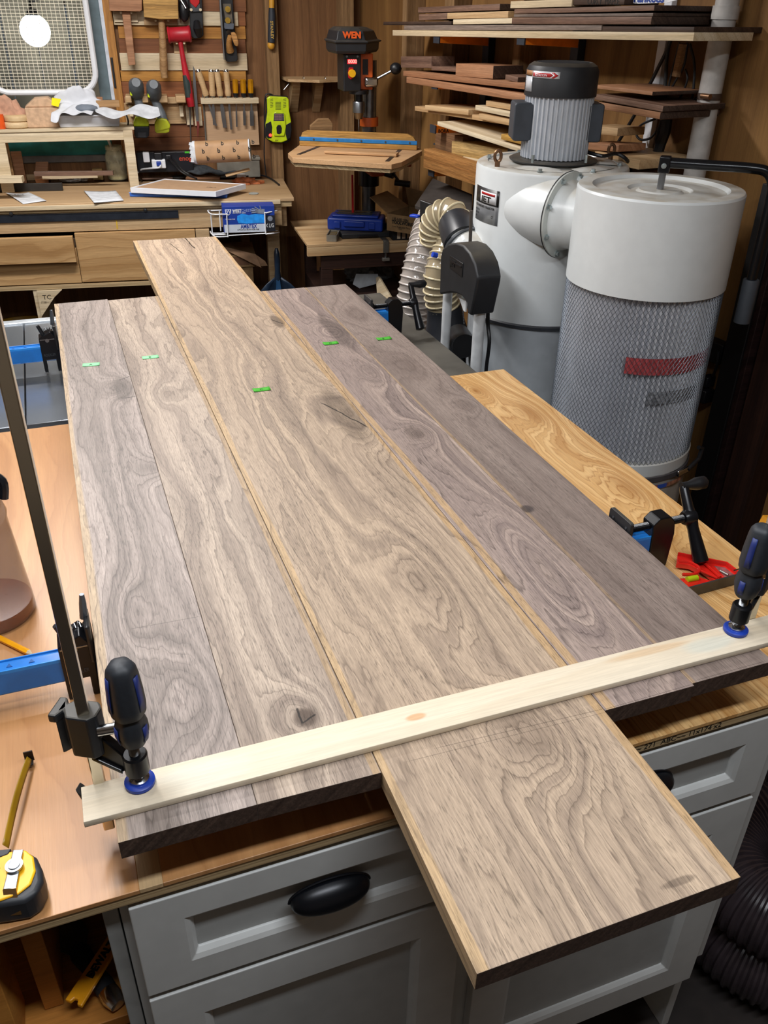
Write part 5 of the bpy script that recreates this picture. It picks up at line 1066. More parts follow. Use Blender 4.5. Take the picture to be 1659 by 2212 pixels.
# head: pulley cover
def dpoly(name, pts, o0, o1, mt, bev=0.003, par=None):
    q = [L3(x, y, o1) for x, y in pts]; b = MB(); b.prism([(p.x, p.y) for p in q], o0, o1); return b.build(name, mt, par or dpz, bevel=bev, smooth=0)
cov = [L3(727, 115, 0.13), L3(790, 115, 0.13), L3(790, 95, 0.13)]
xa, xb_, = L3(726, 100, 0.13).x, L3(791, 100, 0.13).x; ya, ym_, yt_ = L3(760, 117, 0.13).y, L3(760, 94, 0.13).y, L3(755, 60, 0.11).y
def ringo(k, y, zf=0.13, zb=-0.12): # octagonal-ish footprint
    x0, x1 = xa-k, xb_+k+0.0
    return [(x0, y, zf+k), (x1, y, zf+k), (x1+0.09+k, y, zf-0.16), (x1+0.09+k, y, zb-k), (x0+0.01, y, zb-k), (x0-0.004, y, -0.03)]
b = MB(); b.rings([ringo(-0.005, ya), ringo(0, ya+0.01), ringo(0.001, ym_), ringo(0.006, ym_+0.002), ringo(0.006, ym_+0.007), ringo(-0.002, ym_+0.010), ringo(-0.010, yt_-0.012), ringo(-0.026, yt_)])
b.build('pulley_cover', blackd, dpz, smooth=0, bevel=0.003)
text('lettering', 'WEN', 0.030, Matrix.Identity(4), plain('wen_orange', '#e05a1c', 0.5), dpz, 0.001, bold=0.0014, sx=1.02).matrix_basis = I @ DPL.frp(741, 82, 0.1285)
xa2, xb2 = L3(742, 150, 0.10).x, L3(780, 150, 0.10).x; yb2 = L3(760, 198, 0.10).y
b = MB(); b.bx(xa2, xb2, yb2, ya, -0.02, 0.10); b.build('control_box', black, dpz, bevel=0.004, smooth=0)
b = MB(); b.bx(xb2, xb2+0.055, yb2+0.004, ya, -0.10, 0.075); b.build('orange_head', orange, dpz, bevel=0.004, smooth=0)
b = MB(); b.bx(xb2+0.012, xb2+0.034, ya-0.075, ya-0.02, 0.0755, 0.077); b.build('side_recess', black, dpz)
dpoly('speed_display', [(751, 128), (770, 128), (771, 138), (751, 138)], 0.10, 0.102, plain('display_red', (1, 0.02, 0.03, 1), 0.4, emit=1.6, noise_amt=0), 0)
text('lettering', '0000', 0.018, Matrix.Identity(4), plain('digit_red', (1, 0.25, 0.2, 1), 0.4, emit=3, noise_amt=0), dpz, 0.0002).matrix_basis = I @ DPL.frp(752, 136.5, 0.1025)
b = MB(); p = L3(759, 158, 0.10); b.cyl((p.x, p.y, 0.10), (p.x, p.y, 0.118), 0.014, n=20); b.build('start_button', yellow, dpz); dpoly('stop_paddle', [(754, 146), (763, 146), (766, 160), (764, 168), (758, 172), (753, 168), (752, 158)], 0.10, 0.106, red, 0.002)
for x in (749, 772): b = MB(); p = L3(x, 122, 0.1); b.cyl((p.x, p.y, 0.10), (p.x, p.y, 0.103), 0.004, n=10); b.build('screw', steel, dpz)
b = MB(); b.tube([L3(745, 145, 0.07), L3(746, 195, 0.07)], 0.005, 8); b.build('depth_rod', plain('rod_green', '#7fa58f', 0.4, 0.4), dpz); dpoly('depth_stop', [(743, 177), (751, 177), (751, 184), (743, 184)], 0.06, 0.085, plain('stop_orange', '#e0711c', 0.4))
# quill, chuck, bit
xq = L3(775, 230, 0.06).x
b = MB(); y1_, y2_, y3_, y4_, y5_ = [L3(775, v, 0.06).y for v in (200, 210, 219, 243, 257)]
b.tube([(xq, y1_+.01, 0.06), (xq, y1_-0.004, 0.06)], 0.04, 20); b.build('quill_collar', black, dpz); b = MB(); b.tube([(xq, y1_, 0.06), (xq, y3_, 0.06)], 0.016, 16); b.build('quill', blackm, dpz)
b = MB(); b.tube([(xq, y3_, 0.06), (xq, y3_-.005, 0.06), (xq, y4_, 0.06)], [0.023, 0.025, 0.025], 24); b.build('chuck', steel, dpz); b = MB(); b.tube([(xq, y4_, 0.06), (xq, y5_, 0.06)], [0.021, 0.014], 20); b.build('chuck_nose', plain('chuck_brown', '#8a7a62', 0.35, 0.9), dpz)
b = MB(); b.tube([(xq, y5_, 0.06), (xq, L3(775, 288, 0.06).y, 0.06)], [0.004, 0.002], 8); b.build('drill_bit', steel, dpz)
# feed hub and lever, crank lamp
b = MB(); b.bx(xb2+0.015, xb2+0.07, L3(800, 187, .08).y, L3(800, 166, .08).y, 0.05, 0.11); b.build('chrome_hub', chrome, dpz, bevel=0.008)
b = MB(); b.tube([L3(805, 175, 0.08), L3(848, 152, 0.10)], 0.005, 10); b.build('feed_lever', steel, dpz); b = MB(); b.blob(L3(855, 148, 0.10), (0.024, 0.022, 0.022), 0.03); b.build('lever_knob', black, dpz, smooth=3)
b = MB(); b.bx(xb2+0.05, xb2+0.09, L3(800, 210).y, L3(800, 118).y, -0.24, -0.11); b.build('motor', black, dpz, bevel=0.01)
# table support and handle
TYT = L3(770, 331, 0.2).y
b = MB(); b.bx(-0.11, 0.11, TYT-0.045, TYT-0.032, 0.045, 0.28); b.build('iron_table', plain('orange_dark', '#9d4416', 0.5), dpz, bevel=0.004)
b = MB(); b.bx(-0.032, 0.032, TYT-0.10, TYT-0.045, -0.045, 0.16); b.build('table_arm', plain('orange_dark', '#9d4416', 0.5), dpz, bevel=0.01); b = MB(); b.tube([(0, TYT-0.16, 0), (0, TYT-0.06, 0)], 0.045, 24); b.build('table_clamp', blackm, dpz)
b = MB(); b.tube([L3(850, 375, 0.03), L3(862, 392, 0.05)], 0.006, 8); b.tube([L3(853, 394, 0.05), L3(886, 398, 0.08)], 0.013, 12); b.build('crank', black, dpz)
b = MB(); b.tube([L3(830, 370, 0), L3(850, 376, 0.03)], 0.02, 12); b.build('crank_hub', black, dpz)
# plywood table and fence
zt = 1.075
zt = f3(800, 300).z*0 + DPL.uz(770, 330, 0.24)[1]
tA = [AZ(x, y, zt) for x, y in ((622, 331), (632, 341), (846, 355), (868, 350), (912, 326), (905, 318), (662, 308), (650, 311))]
qq = [I@p for p in tA]
def slabxz(name, pts, y0, y1, mt, par, bev=0.001):
    b = MB(); n = len(pts); a = sum(pts[i].x*pts[(i+1) % n].z-pts[(i+1) % n].x*pts[i].z for i in range(n))
    if a < 0: pts = pts[::-1]
    b.add([(p.x, y0, p.z) for p in pts]+[(p.x, y1, p.z) for p in pts], [tuple(range(n)), tuple(range(n, 2*n))[::-1]]+[(i, n+i, n+(i+1) % n, (i+1) % n) for i in range(n)]); return b.build(name, mt, par, bevel=bev, smooth=0)
dty = wood('press_table_ply', '#c3996e', '#9c7248', '#d3ad82', freq=14, warp=0.1, line=0.3, fib=0.15)
tyl = qq[0].y; slabxz('upper_table', qq, tyl-0.018, tyl, dty, dpz)
cq = sum(qq, V())/len(qq); q2 = [cq+(p-cq)*0.965 for p in qq]; slabxz('lower_table', q2, tyl-0.033, tyl-0.0185, plyedge, dpz)
for (a_, c_) in (((645, 334), (688, 317)), ((836, 349), (866, 322))):
    A, B = I@AZ(*a_, zt), I@AZ(*c_, zt); b = MB(); s_ = (B-A).cross(V((0, 1, 0))).normalized()*0.008; u_ = V((0, 0.0012, 0)); b.add([A-s_+u_, A+s_+u_, B+s_+u_, B-s_+u_, A-s_, A+s_, B+s_, B-s_], [(0, 1, 2, 3), (4, 7, 6, 5), (0, 4, 5, 1), (1, 5, 6, 2), (2, 6, 7, 3), (3, 7, 4, 0)]); b.build('t_track', plain('track_dark', '#2b221c', 0.5), dpz, smooth=0)
fa, fb_ = AZ(649, 314, zt), AZ(901, 324, zt); FP = PL(fa, fb_-fa)
fp = lambda x, y, off=0: FP.at(x, y, off)
t = thing('drill_press_fence', 'curved plywood fence with a blue track standing on the drill press table', 'fence', M=FP.fr(0, 0, zt+0.0015)); If = root_inv(t)
q = [If@fp(x, y) for x, y in ((649, 313), (649, 298), (653, 286), (662, 282), (760, 285), (880, 290), (893, 297), (900, 308), (901, 323), (760, 316))]
q[0].y = q[-2].y = 0; q = q[:-1]; b = MB(); b.prism([(p.x, p.y) for p in q], -0.019, 0); b.build('fence_board', wood('fence_ply', '#c28e45', '#8f6228', '#d5a55d', freq=14, warp=0.15, line=0.5), t, bevel=0.001, smooth=0)
zb0, zb1_ = (If@fp(760, 306)).y, (If@fp(760, 298)).y; b = MB(); b.bx(0.0, q[-1].x, zb0-0.002, zb0+0.012, 0, 0.012); b.build('blue_track', plain('track_blue', '#2e7fc4', 0.4, 0.3), t, bevel=0.001)
b = MB(); b.bx(0.0, q[-1].x, 0, zb0-0.003, 0, 0.016); b.build('fence_foot', MATS['fence_ply'], t, bevel=0.001)
for k in range(6): b = MB(); b.cyl((0.06+k*0.10, zb0+0.005, 0.012), (0.06+k*0.10, zb0+0.005, 0.0135), 0.004, n=10); b.build('track_screw', darkgrey, t)
A, B = AZ(700, 326, zt+.012), AZ(856, 333, zt+0.012); plank('plywood_strip', A+V((0, 0, 0)), B, 0.010, 0.06, dty, 'thin plywood strip lying on the drill press table before the fence', 'offcut')
p = AZ(694, 311, zt); t = thing('wood_scrap', 'rounded grey wood block behind the drill press fence', 'block', M=frame((p.x, p.y-0.002, zt+0.001), BWX, UZ)); b = MB(); b.prism([(-0.045, 0), (0.05, 0), (0.05, 0.078), (0.035, 0.096), (-0.01, 0.096), (-0.045, 0.070)], -0.022, 0.0); b.build('block', studw, t, bevel=0.002)
# red rod and cart
o = MB().cyl(f3(761, 378, 0.05), (f3(761, 378, 0.05).x+0.003, f3(761, 378, 0.05).y, CTZ+0.01), 0.005, n=8).build('red_rod', plain('rod_red', '#c41a20', 0.4)); tag(o, 'thin red rod standing beside the drill press column', 'rod')
ct_ = thing('shop_cart', 'low dark brown cart with a pine top carrying the drill press', 'cart', M=kp.fr(0, 0, 0))
zt0 = kp.uz(700, 527, 0)[1]; CTZ2 = zt0; uR_, _ = kp.uz(895, 540, 0)
def kbx(name, x0, x1, y0, y1, d0, d1, mt): b = MB(); b.bx(x0, x1, y0, y1, -d1, -d0); return b.build(name, mt, ct_, bevel=0.0015, smooth=0)
kbx('top_board', 0, uR_, zt0-0.012, zt0, 0, 0.46, pine); kbx('edge_board', 0.0, uR_, zt0-0.05, zt0-0.0125, 0, 0.02, pine)
dkb = darkstud; hb = zt0-0.051
kbx('rail', 0.06, uR_, hb-0.06, hb, 0.01, 0.03, dkb); kbx('leg', 0.06, 0.11, 0.0, hb-0.061, 0.01, 0.06, dkb); kbx('leg', uR_-0.03, uR_, 0, hb-0.061, 0.01, 0.06, dkb); kbx('leg', 0.06, 0.11, 0, hb, 0.40, 0.45, dkb); kbx('leg', uR_-0.05, uR_, 0, hb, 0.40, 0.45, dkb)
zsh2 = kp.uz(780, 640, 0)[1]; kbx('lower_shelf', 0.06, uR_, zsh2-0.06, zsh2, 0.03, 0.44, dkb)

def oncart(px, py, z=None): return AZ(px, py, CTZ if z is None else z)
# blue case on a folded black case, small tray, cartons
A, B = oncart(712, 521, CTZ+0.01), oncart(838, 521, CTZ+0.01)
t = thing('folded_case', 'flat dusty black plastic case under the blue tool case', 'case', M=frame(oncart(738, 516)+V((0, 0, 0.001)), BWX, UZ)); b = MB(); b.bx(0, 0.25, 0, 0.022, -0.13, 0.01); b.build('shell', blackd, t, bevel=0.004); b = MB(); b.tube([(0.07, 0.008, 0.012), (0.075, 0.012, 0.022), (0.15, 0.012, 0.022), (0.155, 0.008, 0.012)], 0.004, 6); b.build('handle', black, t)
A = AZ(707, 497, CTZ+0.024); B = AZ(826, 502, CTZ+0.024); bc = thing('tool_case', 'blue plastic tool case with a clear window in its lid on the cart', 'case', M=frame(A, B-A, UZ))
Lc = (B-A).length; zf = (root_inv(bc)@APL(707, 463, A, bc.matrix_basis.to_3x3().col[2])).y; cb_ = plain('case_blue', '#1e3c9c', 0.38, noise_amt=0.06)
Hc = max(0.05, zf*0.8)
b = MB(); b.bx(0, Lc, 0, Hc, -0.12, 0); b.build('body', cb_, bc, bevel=0.008); b = MB(); b.bx(0.02, Lc-0.02, Hc, Hc+0.012, -0.115, -0.008); b.build('lid', cb_, bc, bevel=0.005)
b = MB(); b.bx(0.04, Lc-0.05, Hc+0.012, Hc+0.0135, -0.10, -0.022); b.build('lid_window', plain('smoke_window', '#2d3440', 0.12, alpha=0.9), bc); text('lettering', 'KOBALT', 0.022, Matrix.Translation((Lc*0.42, Hc+0.0142, -0.075)) @ Matrix.Rotation(-pi/2, 4, 'X'), plain('ink_gold', '#a98d4a', 0.6), bc, 0.0002, bold=0.0004)
for k in range(2): b = MB(); b.bx(0.03, Lc-0.03, Hc+0.0136, Hc+0.015, -0.045-0.04*k, -0.04-0.04*k); b.build('lid_rib', darkgrey, bc)
for x in (0.03, Lc-0.06): b = MB(); b.bx(x, x+0.028, Hc*0.2, Hc*0.75, 0, 0.008); b.build('latch', cb_, bc, bevel=0.003)
b = MB(); b.bx(Lc*0.3, Lc*0.68, Hc*0.35, Hc*0.85, 0, 0.012); b.build('handle', cb_, bc, bevel=0.005)
t = thing('small_tray', 'small grey metal tray of bits at the left edge of the cart', 'tray', M=Matrix.Translation(oncart(705, 522)+V((0, 0, 0.001))) @ Matrix.Rotation(radians(-25), 4, 'Z')); b = MB(); b.rings([[(x, y, 0) for x, y in rrect(0, 0.045, 0, 0.11, 0.004, 1)], [(x, y, 0.026) for x, y in rrect(0, 0.045, 0, 0.11, 0.004, 1)], [(x, y, 0.026) for x, y in rrect(0.003, 0.042, 0.003, 0.107, 0.003, 1)], [(x, y, 0.010) for x, y in rrect(0.003, 0.042, 0.003, 0.107, 0.003, 1)]]); b.build('tub', galv, t, smooth=0)
for k in range(3): b = MB(); b.bx(0.008, 0.036, 0.02+k*0.028, 0.036+k*0.028, 0.010, 0.022); b.build('bit', plain('brass_bits', '#a08c5c', 0.4, 0.6), t)
# product carton with flaps, on a striped box
A = AZ(836, 497, CTZ+0.05); B = AZ(893, 506, CTZ+0.05); bx_ = thing('tool_carton', 'brown cardboard carton with printed text and open flaps on the cart', 'carton', M=frame(A, B-A+V((0, -0.0, 0)), UZ)); Lx = (B-A).length*1.06
Hx = (root_inv(bx_)@APL(836, 461, A, bx_.matrix_basis.to_3x3().col[2])).y; b = MB(); b.rings([[(0, 0, 0), (Lx, 0, 0), (Lx, 0, -0.18), (0, 0, -0.18)], [(0, Hx, 0), (Lx, Hx, 0), (Lx, Hx, -0.18), (0, Hx, -0.18)]], True, False); b.build('body', cart1, bx_, solid=0.003, smooth=0)
b = MB(); b.add([(0, Hx, 0), (0, Hx, -0.18), (-0.10, Hx+0.055, -0.16), (-0.10, Hx+0.05, -0.02)], [(0, 1, 2, 3)]); b.build('flap', cart1, bx_, solid=0.003, smooth=0)
b = MB(); b.add([(0, Hx, -0.18), (Lx, Hx, -0.18), (Lx-0.01, Hx+0.08, -0.12), (0.01, Hx+0.085, -0.13)], [(0, 1, 2, 3)]); b.build('flap', cart1, bx_, solid=0.003, smooth=0)
b = MB(); b.add([(Lx, Hx, 0), (Lx, Hx, -0.18), (Lx+0.09, Hx-0.03, -0.18), (Lx+0.09, Hx-0.03, 0)], [(0, 1, 2, 3)]); b.build('flap', cart1, bx_, solid=0.003, smooth=0)
text('lettering', 'LIE-NIELSEN', 0.016, Matrix.Translation((Lx*0.2, Hx*0.66, 0.002)), ink, bx_, 0.0002, bold=0.0003, sx=0.9); text('lettering', 'TOOLWORKS', 0.019, Matrix.Translation((Lx*0.18, Hx*0.46, 0.002)), ink, bx_, 0.0002, bold=0.0008, sx=0.9); text('lettering', 'Low Angle Jack Plane', 0.010, Matrix.Translation((Lx*0.2, Hx*0.25, 0.002)), ink, bx_, 0.0001); text('lettering', '1-62', 0.010, Matrix.Translation((Lx*0.4, Hx*0.14, 0.002)), ink, bx_, 0.0001)
t = thing('striped_box', 'low red and cream striped box under the printed carton', 'box', M=frame(oncart(848, 520)+V((0, 0, 0.001)), BWX, UZ)); b = MB(); b.bx(0, 0.13, 0, 0.045, -0.14, 0); b.build('body', black, t, bevel=0.001)
for k in range(5): b = MB(); b.bx(0.02+k*0.022, 0.034+k*0.022, 0.006, 0.040, 0, 0.001); b.build('stripe', plain('stripe_cream', '#cdb79c', 0.6), t)
# stuff on the lower shelf and clamp on the edge
t = thing('edge_clamp', 'small grey clamp gripping the front edge of the cart top', 'clamp', M=kp.frp(833, 545, 0.0)); b = MB(); b.bx(-0.012, 0.012, 0.0, 0.05, 0.0, 0.012); b.bx(-0.012, 0.012, 0.046, 0.052, -0.05, 0.0); b.build('jaw', castgrey, t, bevel=0.002); b = MB(); b.cyl((0, -0.03, 0.0), (0, 0.0, 0.006), 0.006, n=10); b.build('screw', steel, t); b = MB(); b.bx(-0.016, 0.016, -0.035, -0.022, -0.004, 0.014); b.build('foot', castgrey, t, bevel=0.002)
def onsh(px, py, dz=0.001): p = AZ(px, py, zsh2); return frame(V((p.x, p.y, zsh2+dz)), BWX, UZ)
put(heap(6.2, 0.09, 0.09, 0.06, 0.6).build('plastic_bag', plain('bag_film', '#6f7276', 0.3, noise_amt=0.4, nscale=50), smooth=0.6), onsh(795, 600), None, 'crumpled clear plastic bag on the lower shelf of the cart', 'bag')
t = thing('plastic_scoop', 'white plastic scraper plate on the lower shelf of the cart', 'scraper', M=onsh(790, 622)); b = MB(); b.prism([(-0.06, 0.02), (-0.03, -0.0), (0.03, 0.012), (0.06, 0.02), (0.055, 0.06), (-0.045, 0.065)], 0.0, 0.004); b.M = Matrix.Identity(4); b.build('plate', plain('plate_grey_white', '#b9bec4', 0.5), t)
poly3('plywood_wedge', [AZ(812, 600, zsh2+0.06), AZ(818, 597, zsh2+0.07), AZ(855, 660, zsh2+0.0), AZ(838, 668, zsh2-0.01), AZ(808, 640, zsh2+0.0)], 0.010, pinel, label='pale plywood wedge leaning against the front of the cart', cat='offcut')
o = MB().box((0, 0, 0), (0.22, 0.02, 0.012)).build('metal_bar', plain('bar_grey', '#77797c', 0.4, 0.5), bevel=0.001); p = onsh(822, 575, 0.10).translation; o.matrix_world = Matrix.Translation(p) @ Matrix.Rotation(radians(22), 4, 'Y'); tag(o, 'grey aluminium bar slanting across the cart shelf', 'bar')
# ------------------------------------------------------------------ dust collector: cyclone drum, motor, filter
CC = V((1.303, 2.174, 0)); CRD = 0.208; FC = V((1.340, 1.740, 0)); FRD = 0.192
def cylhit(px, py, c, r):
    d = ray(px, py); ox, oy = CAM.x-c.x, CAM.y-c.y; a = d.x*d.x+d.y*d.y; b_ = 2*(ox*d.x+oy*d.y); c_ = ox*ox+oy*oy-r*r
    q = b_*b_-4*a*c_; t = (-b_-math.sqrt(max(q, 0)))/(2*a); p = CAM+d*t; return math.atan2(p.y-c.y, p.x-c.x), p.z
def patch(name, r, a0, a1, z0, z1, mt, par, th=0.0006, n=10):
    if a0-a1 > pi: a1 += 2*pi
    if a1-a0 > pi: a0 += 2*pi
    b = MB(); b.rings([[(r*cos(a0+(a1-a0)*i/n), r*sin(a0+(a1-a0)*i/n), z) for i in range(n+1)] for z in (z0, z1)], False, False, close=False); return b.build(name, mt, par, solid=th)
def ctext(name, s, size, r, a0, z0, mt, par, sx=1.0, bold=0.0):
    o = text(name, s, size, Matrix.Identity(4), mt, par, 0.0001, bold, sx)
    for v in o.data.vertices: a = a0+v.co.x/r; rr = r+v.co.z+0.0006; v.co = (rr*cos(a), rr*sin(a), z0+v.co.y)
    return o
dc = thing('dust_collector', 'large cream cyclone dust collector with a finned motor and a mesh sided filter', 'dust collector', M=Matrix.Translation(CC))
cy_top = 1.269; SZ_ = 0.86
def dl(name, prof, mt, n=72, c=(0, 0, 0), par=None, **k): b = MB(); b.lathe(prof, c, n); return b.build(name, mt, par or dc, smooth=0.5, **k)
dl('cyclone_body', [(CRD, SZ_+0.012), (CRD, cy_top-0.012), (CRD-0.003, cy_top-0.004), (CRD-0.010, cy_top), (CRD-0.030, cy_top+0.0005), (CRD-0.032, cy_top-0.003), (0.11, cy_top-0.002), (0.10, cy_top+0.004), (0.0, cy_top+0.004)], jetwhite)
dl('band_clamp', [(CRD-0.01, SZ_), (CRD+0.003, SZ_), (CRD+0.004, SZ_+0.008), (CRD, SZ_+0.012), (CRD-0.01, SZ_+0.012)], darkgrey)
dl('collection_drum', [(CRD-0.02, 0.10), (CRD-0.004, 0.11), (CRD-0.004, SZ_), (CRD-0.02, SZ_)], drumgrey)
for a in (0.4, 2.5, 4.6): b = MB(); b.cyl((0.16*cos(a), 0.16*sin(a), 0.0), (0.16*cos(a), 0.16*sin(a), 0.10), 0.03, n=16); b.build('caster', black, dc)
b = MB()
for k in range(3):
    a0 = radians(200+k*62); 
    b = MB(); R = []
    for i in range(9):
        t = i/8; a = a0+t*0.85; hh_ = 0.007*sin(pi*t)**0.7
        R.append([((0.118+s*0.055)*cos(a), (0.118+s*0.055)*sin(a), cy_top+0.0005+hh_*(sin(pi*s)**0.6)) for s in (0, 0.15, 0.4, 0.7, 0.9, 1.0)])
    b.rings(R, False, False, close=False); b.build('raised_lobe', jetwhite, dc, smooth=3)
mcx, mcy = 0.0, 0.0
dl('motor_plate', [(0.118, cy_top+0.0045), (0.120, cy_top+0.008), (0.112, cy_top+0.012), (0.0, cy_top+0.012)], blackd)
MB0 = cy_top+0.014; MB1 = 1.4325; MT = 1.512
NF = 44
def finr(k, n): return 1.0
b = MB(); pts = []
for k in range(NF):
    a = 2*pi*k/NF; w1, w2 = 0.28*2*pi/NF, 0.5*2*pi/NF
    pts += [(0.0835*cos(a-w2*0.9), 0.0835*sin(a-w2*0.9)), (0.0835*cos(a-w1), 0.0835*sin(a-w1)), (0.0905*cos(a-w1*.55), 0.0905*sin(a-w1*.55)), (0.0905*cos(a+w1*.55), 0.0905*sin(a+w1*.55)), (0.0835*cos(a+w1), 0.0835*sin(a+w1))]
b.prism(pts, MB0, MB1+0.004); b.build('finned_housing', plain('cast_aluminium', '#c3c8cf', 0.4, 0.1, noise_amt=0.05, dust='#b3a88f', dusta=0.5), dc, smooth=0)
dl('motor_cover', [(0.090, MB1), (0.0945, MB1+0.001), (0.0945, MB1+0.004), (0.0940, MT-0.020), (0.088, MT-0.008), (0.078, MT-0.0015), (0.074, MT), (0.072, MT-0.002), (0.0, MT-0.002)], blackd, 48)
b = MB()
for k in range(14): y = -0.06+k*0.0092; hw = math.sqrt(max(0, 0.066**2-y*y)); b.bx(-hw, hw, y, y+0.003, MT-0.002, MT-0.0002)
tag(b.build('vent_slots', darkgrey, dc), kind='stuff')
a0, z1_ = cylhit(1151, 152, CC, 0.0945); a1, z0_ = cylhit(1209, 172, CC, 0.0945)
patch('rotation_label', 0.0949, a0, a1, z0_+.001, z1_, plain('label_silver', '#d8dbe0', 0.3, 0.2), dc); ah = a0+(a1-a0)*0.06; zm = (z0_+z1_)/2; hz = (z1_-z0_)*0.26
patch('arrow_print', 0.0956, ah, a0+(a1-a0)*0.78, zm-hz, zm+hz, red, dc)
def ppoly(name, r, pts, mt, par):
    b = MB(); q = [(r*cos(a), r*sin(a), z) for a, z in pts]; b.add(q, [tuple(range(len(q)))]); return b.build(name, mt, par, solid=0.0004)
am = lambda t: a0+(a1-a0)*t
ppoly('arrow_print', 0.0958, [(am(.74), zm-hz*1.5), (am(.82), zm-hz*1.5), (am(.96), zm), (am(.82), zm+hz*1.5), (am(.74), zm+hz*1.5), (am(.86), zm)], red, dc)
ppoly('arrow_print', 0.0962, [(am(.80-.11), zm-hz*1.4), (am(.84-.12), zm-hz*1.4), (am(.92-.07), zm), (am(.84-.12), zm+hz*1.4), (am(.80-.11), zm+hz*1.4), (am(.88-.08), zm)], whiteink, dc)
ctext('lettering', 'ROTATION', 0.0078, 0.0957, am(0.14), zm-0.0028, whiteink, dc, sx=0.95)
a2, z3 = cylhit(1139, 150, CC, 0.0945); a3, z4 = cylhit(1148, 198, CC, 0.0945); zz0 = min(z3, z4); zz1 = max(z3, z4)
patch('rating_label', 0.0949, a2, a3, zz0, zz0+(zz1-zz0)*0.72, plain('label_silver', '#d8dbe0', 0.3, 0.2), dc); patch('warning_label', 0.0949, a2, a3, zz0+(zz1-zz0)*0.76, zz1, plain('label_brown', '#a5744a', 0.5), dc)
for k in range(5): ctext('lettering', '~ ~', 0.0045, 0.0955, a2+0.01, zz0+0.004+k*0.007, ink, dc, sx=0.8)
# side boxes of the motor
vr = V((RT.x, RT.y, 0)).normalized(); vf = V((CC.x, CC.y, 0)).normalized()
for s, wd in ((-1, 0.050), (1, 0.040)):
    c = vr*s*(0.085+wd/2-0.012); Mx = frame((c.x, c.y, 0), vr, vf); b = MB(); b.M = Mx; b.prism(rrect(-wd/2, wd/2, 1.325, 1.418, 0.008, 3), -0.045, 0.045, 'y'); b.v = [(v[0], v[1], abs(v[2])) for v in b.v]; b.build('capacitor_box', plain('capacitor_grey', '#3b4048', 0.5), dc, smooth=0.5, bevel=0.003)
def boltat(p, n, r=0.0075, par=None, mt=None):
    M = frame(p, V(n).orthogonal(), z=n); b = MB(); b.M = M; b.cyl((0, 0, 0), (0, 0, 0.0025), r, n=16); b.cyl((0, 0, 0.0026), (0, 0, 0.008), r*0.7, n=6); return b.build('bolt', mt or plain('zinc_bolt', '#b9c4c6', 0.28, 0.8), par or dc, smooth=0.4)
for (x, y) in ((1057, 341), (1166, 373), (1281, 373), (1339, 359), (1121, 331)):
    p = AZ(x, y, cy_top)-CC; q_ = V((p.x, p.y, 0)); q_ *= min(1, (CRD-0.018)/q_.length); boltat(V((q_.x, q_.y, cy_top+0.001)), UZ)
for (x, y) in ((1150, 352), (1265, 352)):
    p = AZ(x, y, cy_top+0.012)-CC; b = MB(); b.cyl((p.x, p.y, cy_top+0.012), (p.x, p.y, cy_top+0.032), 0.004, n=8); b.build('stud_bolt', plain('zinc_bolt', '#b9c4c6', 0.28, 0.8), dc)
for (x, y) in ((1074, 360), (1318, 345)):
    p = AZ(x, y, cy_top)-CC; z_ = cy_top+0.026; b = MB(); b.cyl((p.x, p.y, cy_top), (p.x, p.y, cy_top+0.014), 0.007, n=12); b.tube([(p.x+vr.x*0.6*0.014*cos(a)+0.0, p.y+vr.y*0.6*0.014*cos(a), z_+0.014*sin(a)) for a in [2*pi*k/16 for k in range(17)]], 0.0045, 8); b.build('eye_bolt', copper, dc)
lc = lambda x, y, z: AZ(x, y, z)-CC
b = MB(); b.tube(spline([V((0.08*vr.x, 0.08*vr.y+0.02, cy_top+0.03)), lc(1300, 337, cy_top+0.022), lc(1330, 332, cy_top+0.022), lc(1352, 343, cy_top+0.01), lc(1362, 362, cy_top-0.02), lc(1362, 385, cy_top-0.06)], 6), 0.005, 8); b.build('motor_cable', black, dc)
# maker's label on the drum
a0, z1_ = cylhit(1032, 401, CC, CRD); a1, z0_ = cylhit(1080, 415, CC, CRD); a0 = a0 % (2*pi); a1 = a1 % (2*pi); _, zbm = cylhit(1056, 484, CC, CRD); _, ztm = cylhit(1056, 408, CC, CRD)
patch('maker_label', CRD+0.0004, a0, a1, zbm, ztm, plain('label_grey_silver', '#a9adb2', 0.3, 0.3), dc); zc3 = ztm-(ztm-zbm)*0.46
patch('label_black', CRD+0.0009, a0, a1, zc3, ztm, plain('label_black', '#1d1b1a', 0.35), dc)
at_ = lambda t: a0+(a1-a0)*t
patch('label_white', CRD+0.0013, at_(0.28), at_(0.92), zc3+0.004, ztm-0.008, whiteink, dc); patch('label_red', CRD+0.0018, at_(0.34), at_(0.87), ztm-0.017, ztm-0.011, red, dc)
ctext('lettering', 'JET', 0.021, CRD+0.0016, at_(0.35), zc3+0.006, ink, dc, sx=(a1-a0)*CRD*0.50/0.036, bold=0.0006)
ctext('lettering', 'CYCLONE DUST COLLECTOR', 0.0078, CRD+0.0009, at_(0.03), zc3-0.010, ink, dc, sx=(a1-a0)*CRD*0.93/0.115, bold=0.0002)
for k, s_ in enumerate(('MODEL: JCDC-1.5', 'STOCK: 717515', 'SERIAL:')): ctext('lettering', s_, 0.0062, CRD+0.0009, at_(0.04), zc3-0.021-k*0.009, darkgrey, dc, sx=0.6)
ctext('lettering', 'CE', 0.010, CRD+0.0009, at_(0.78), zbm+0.016, ink, dc, sx=0.6)
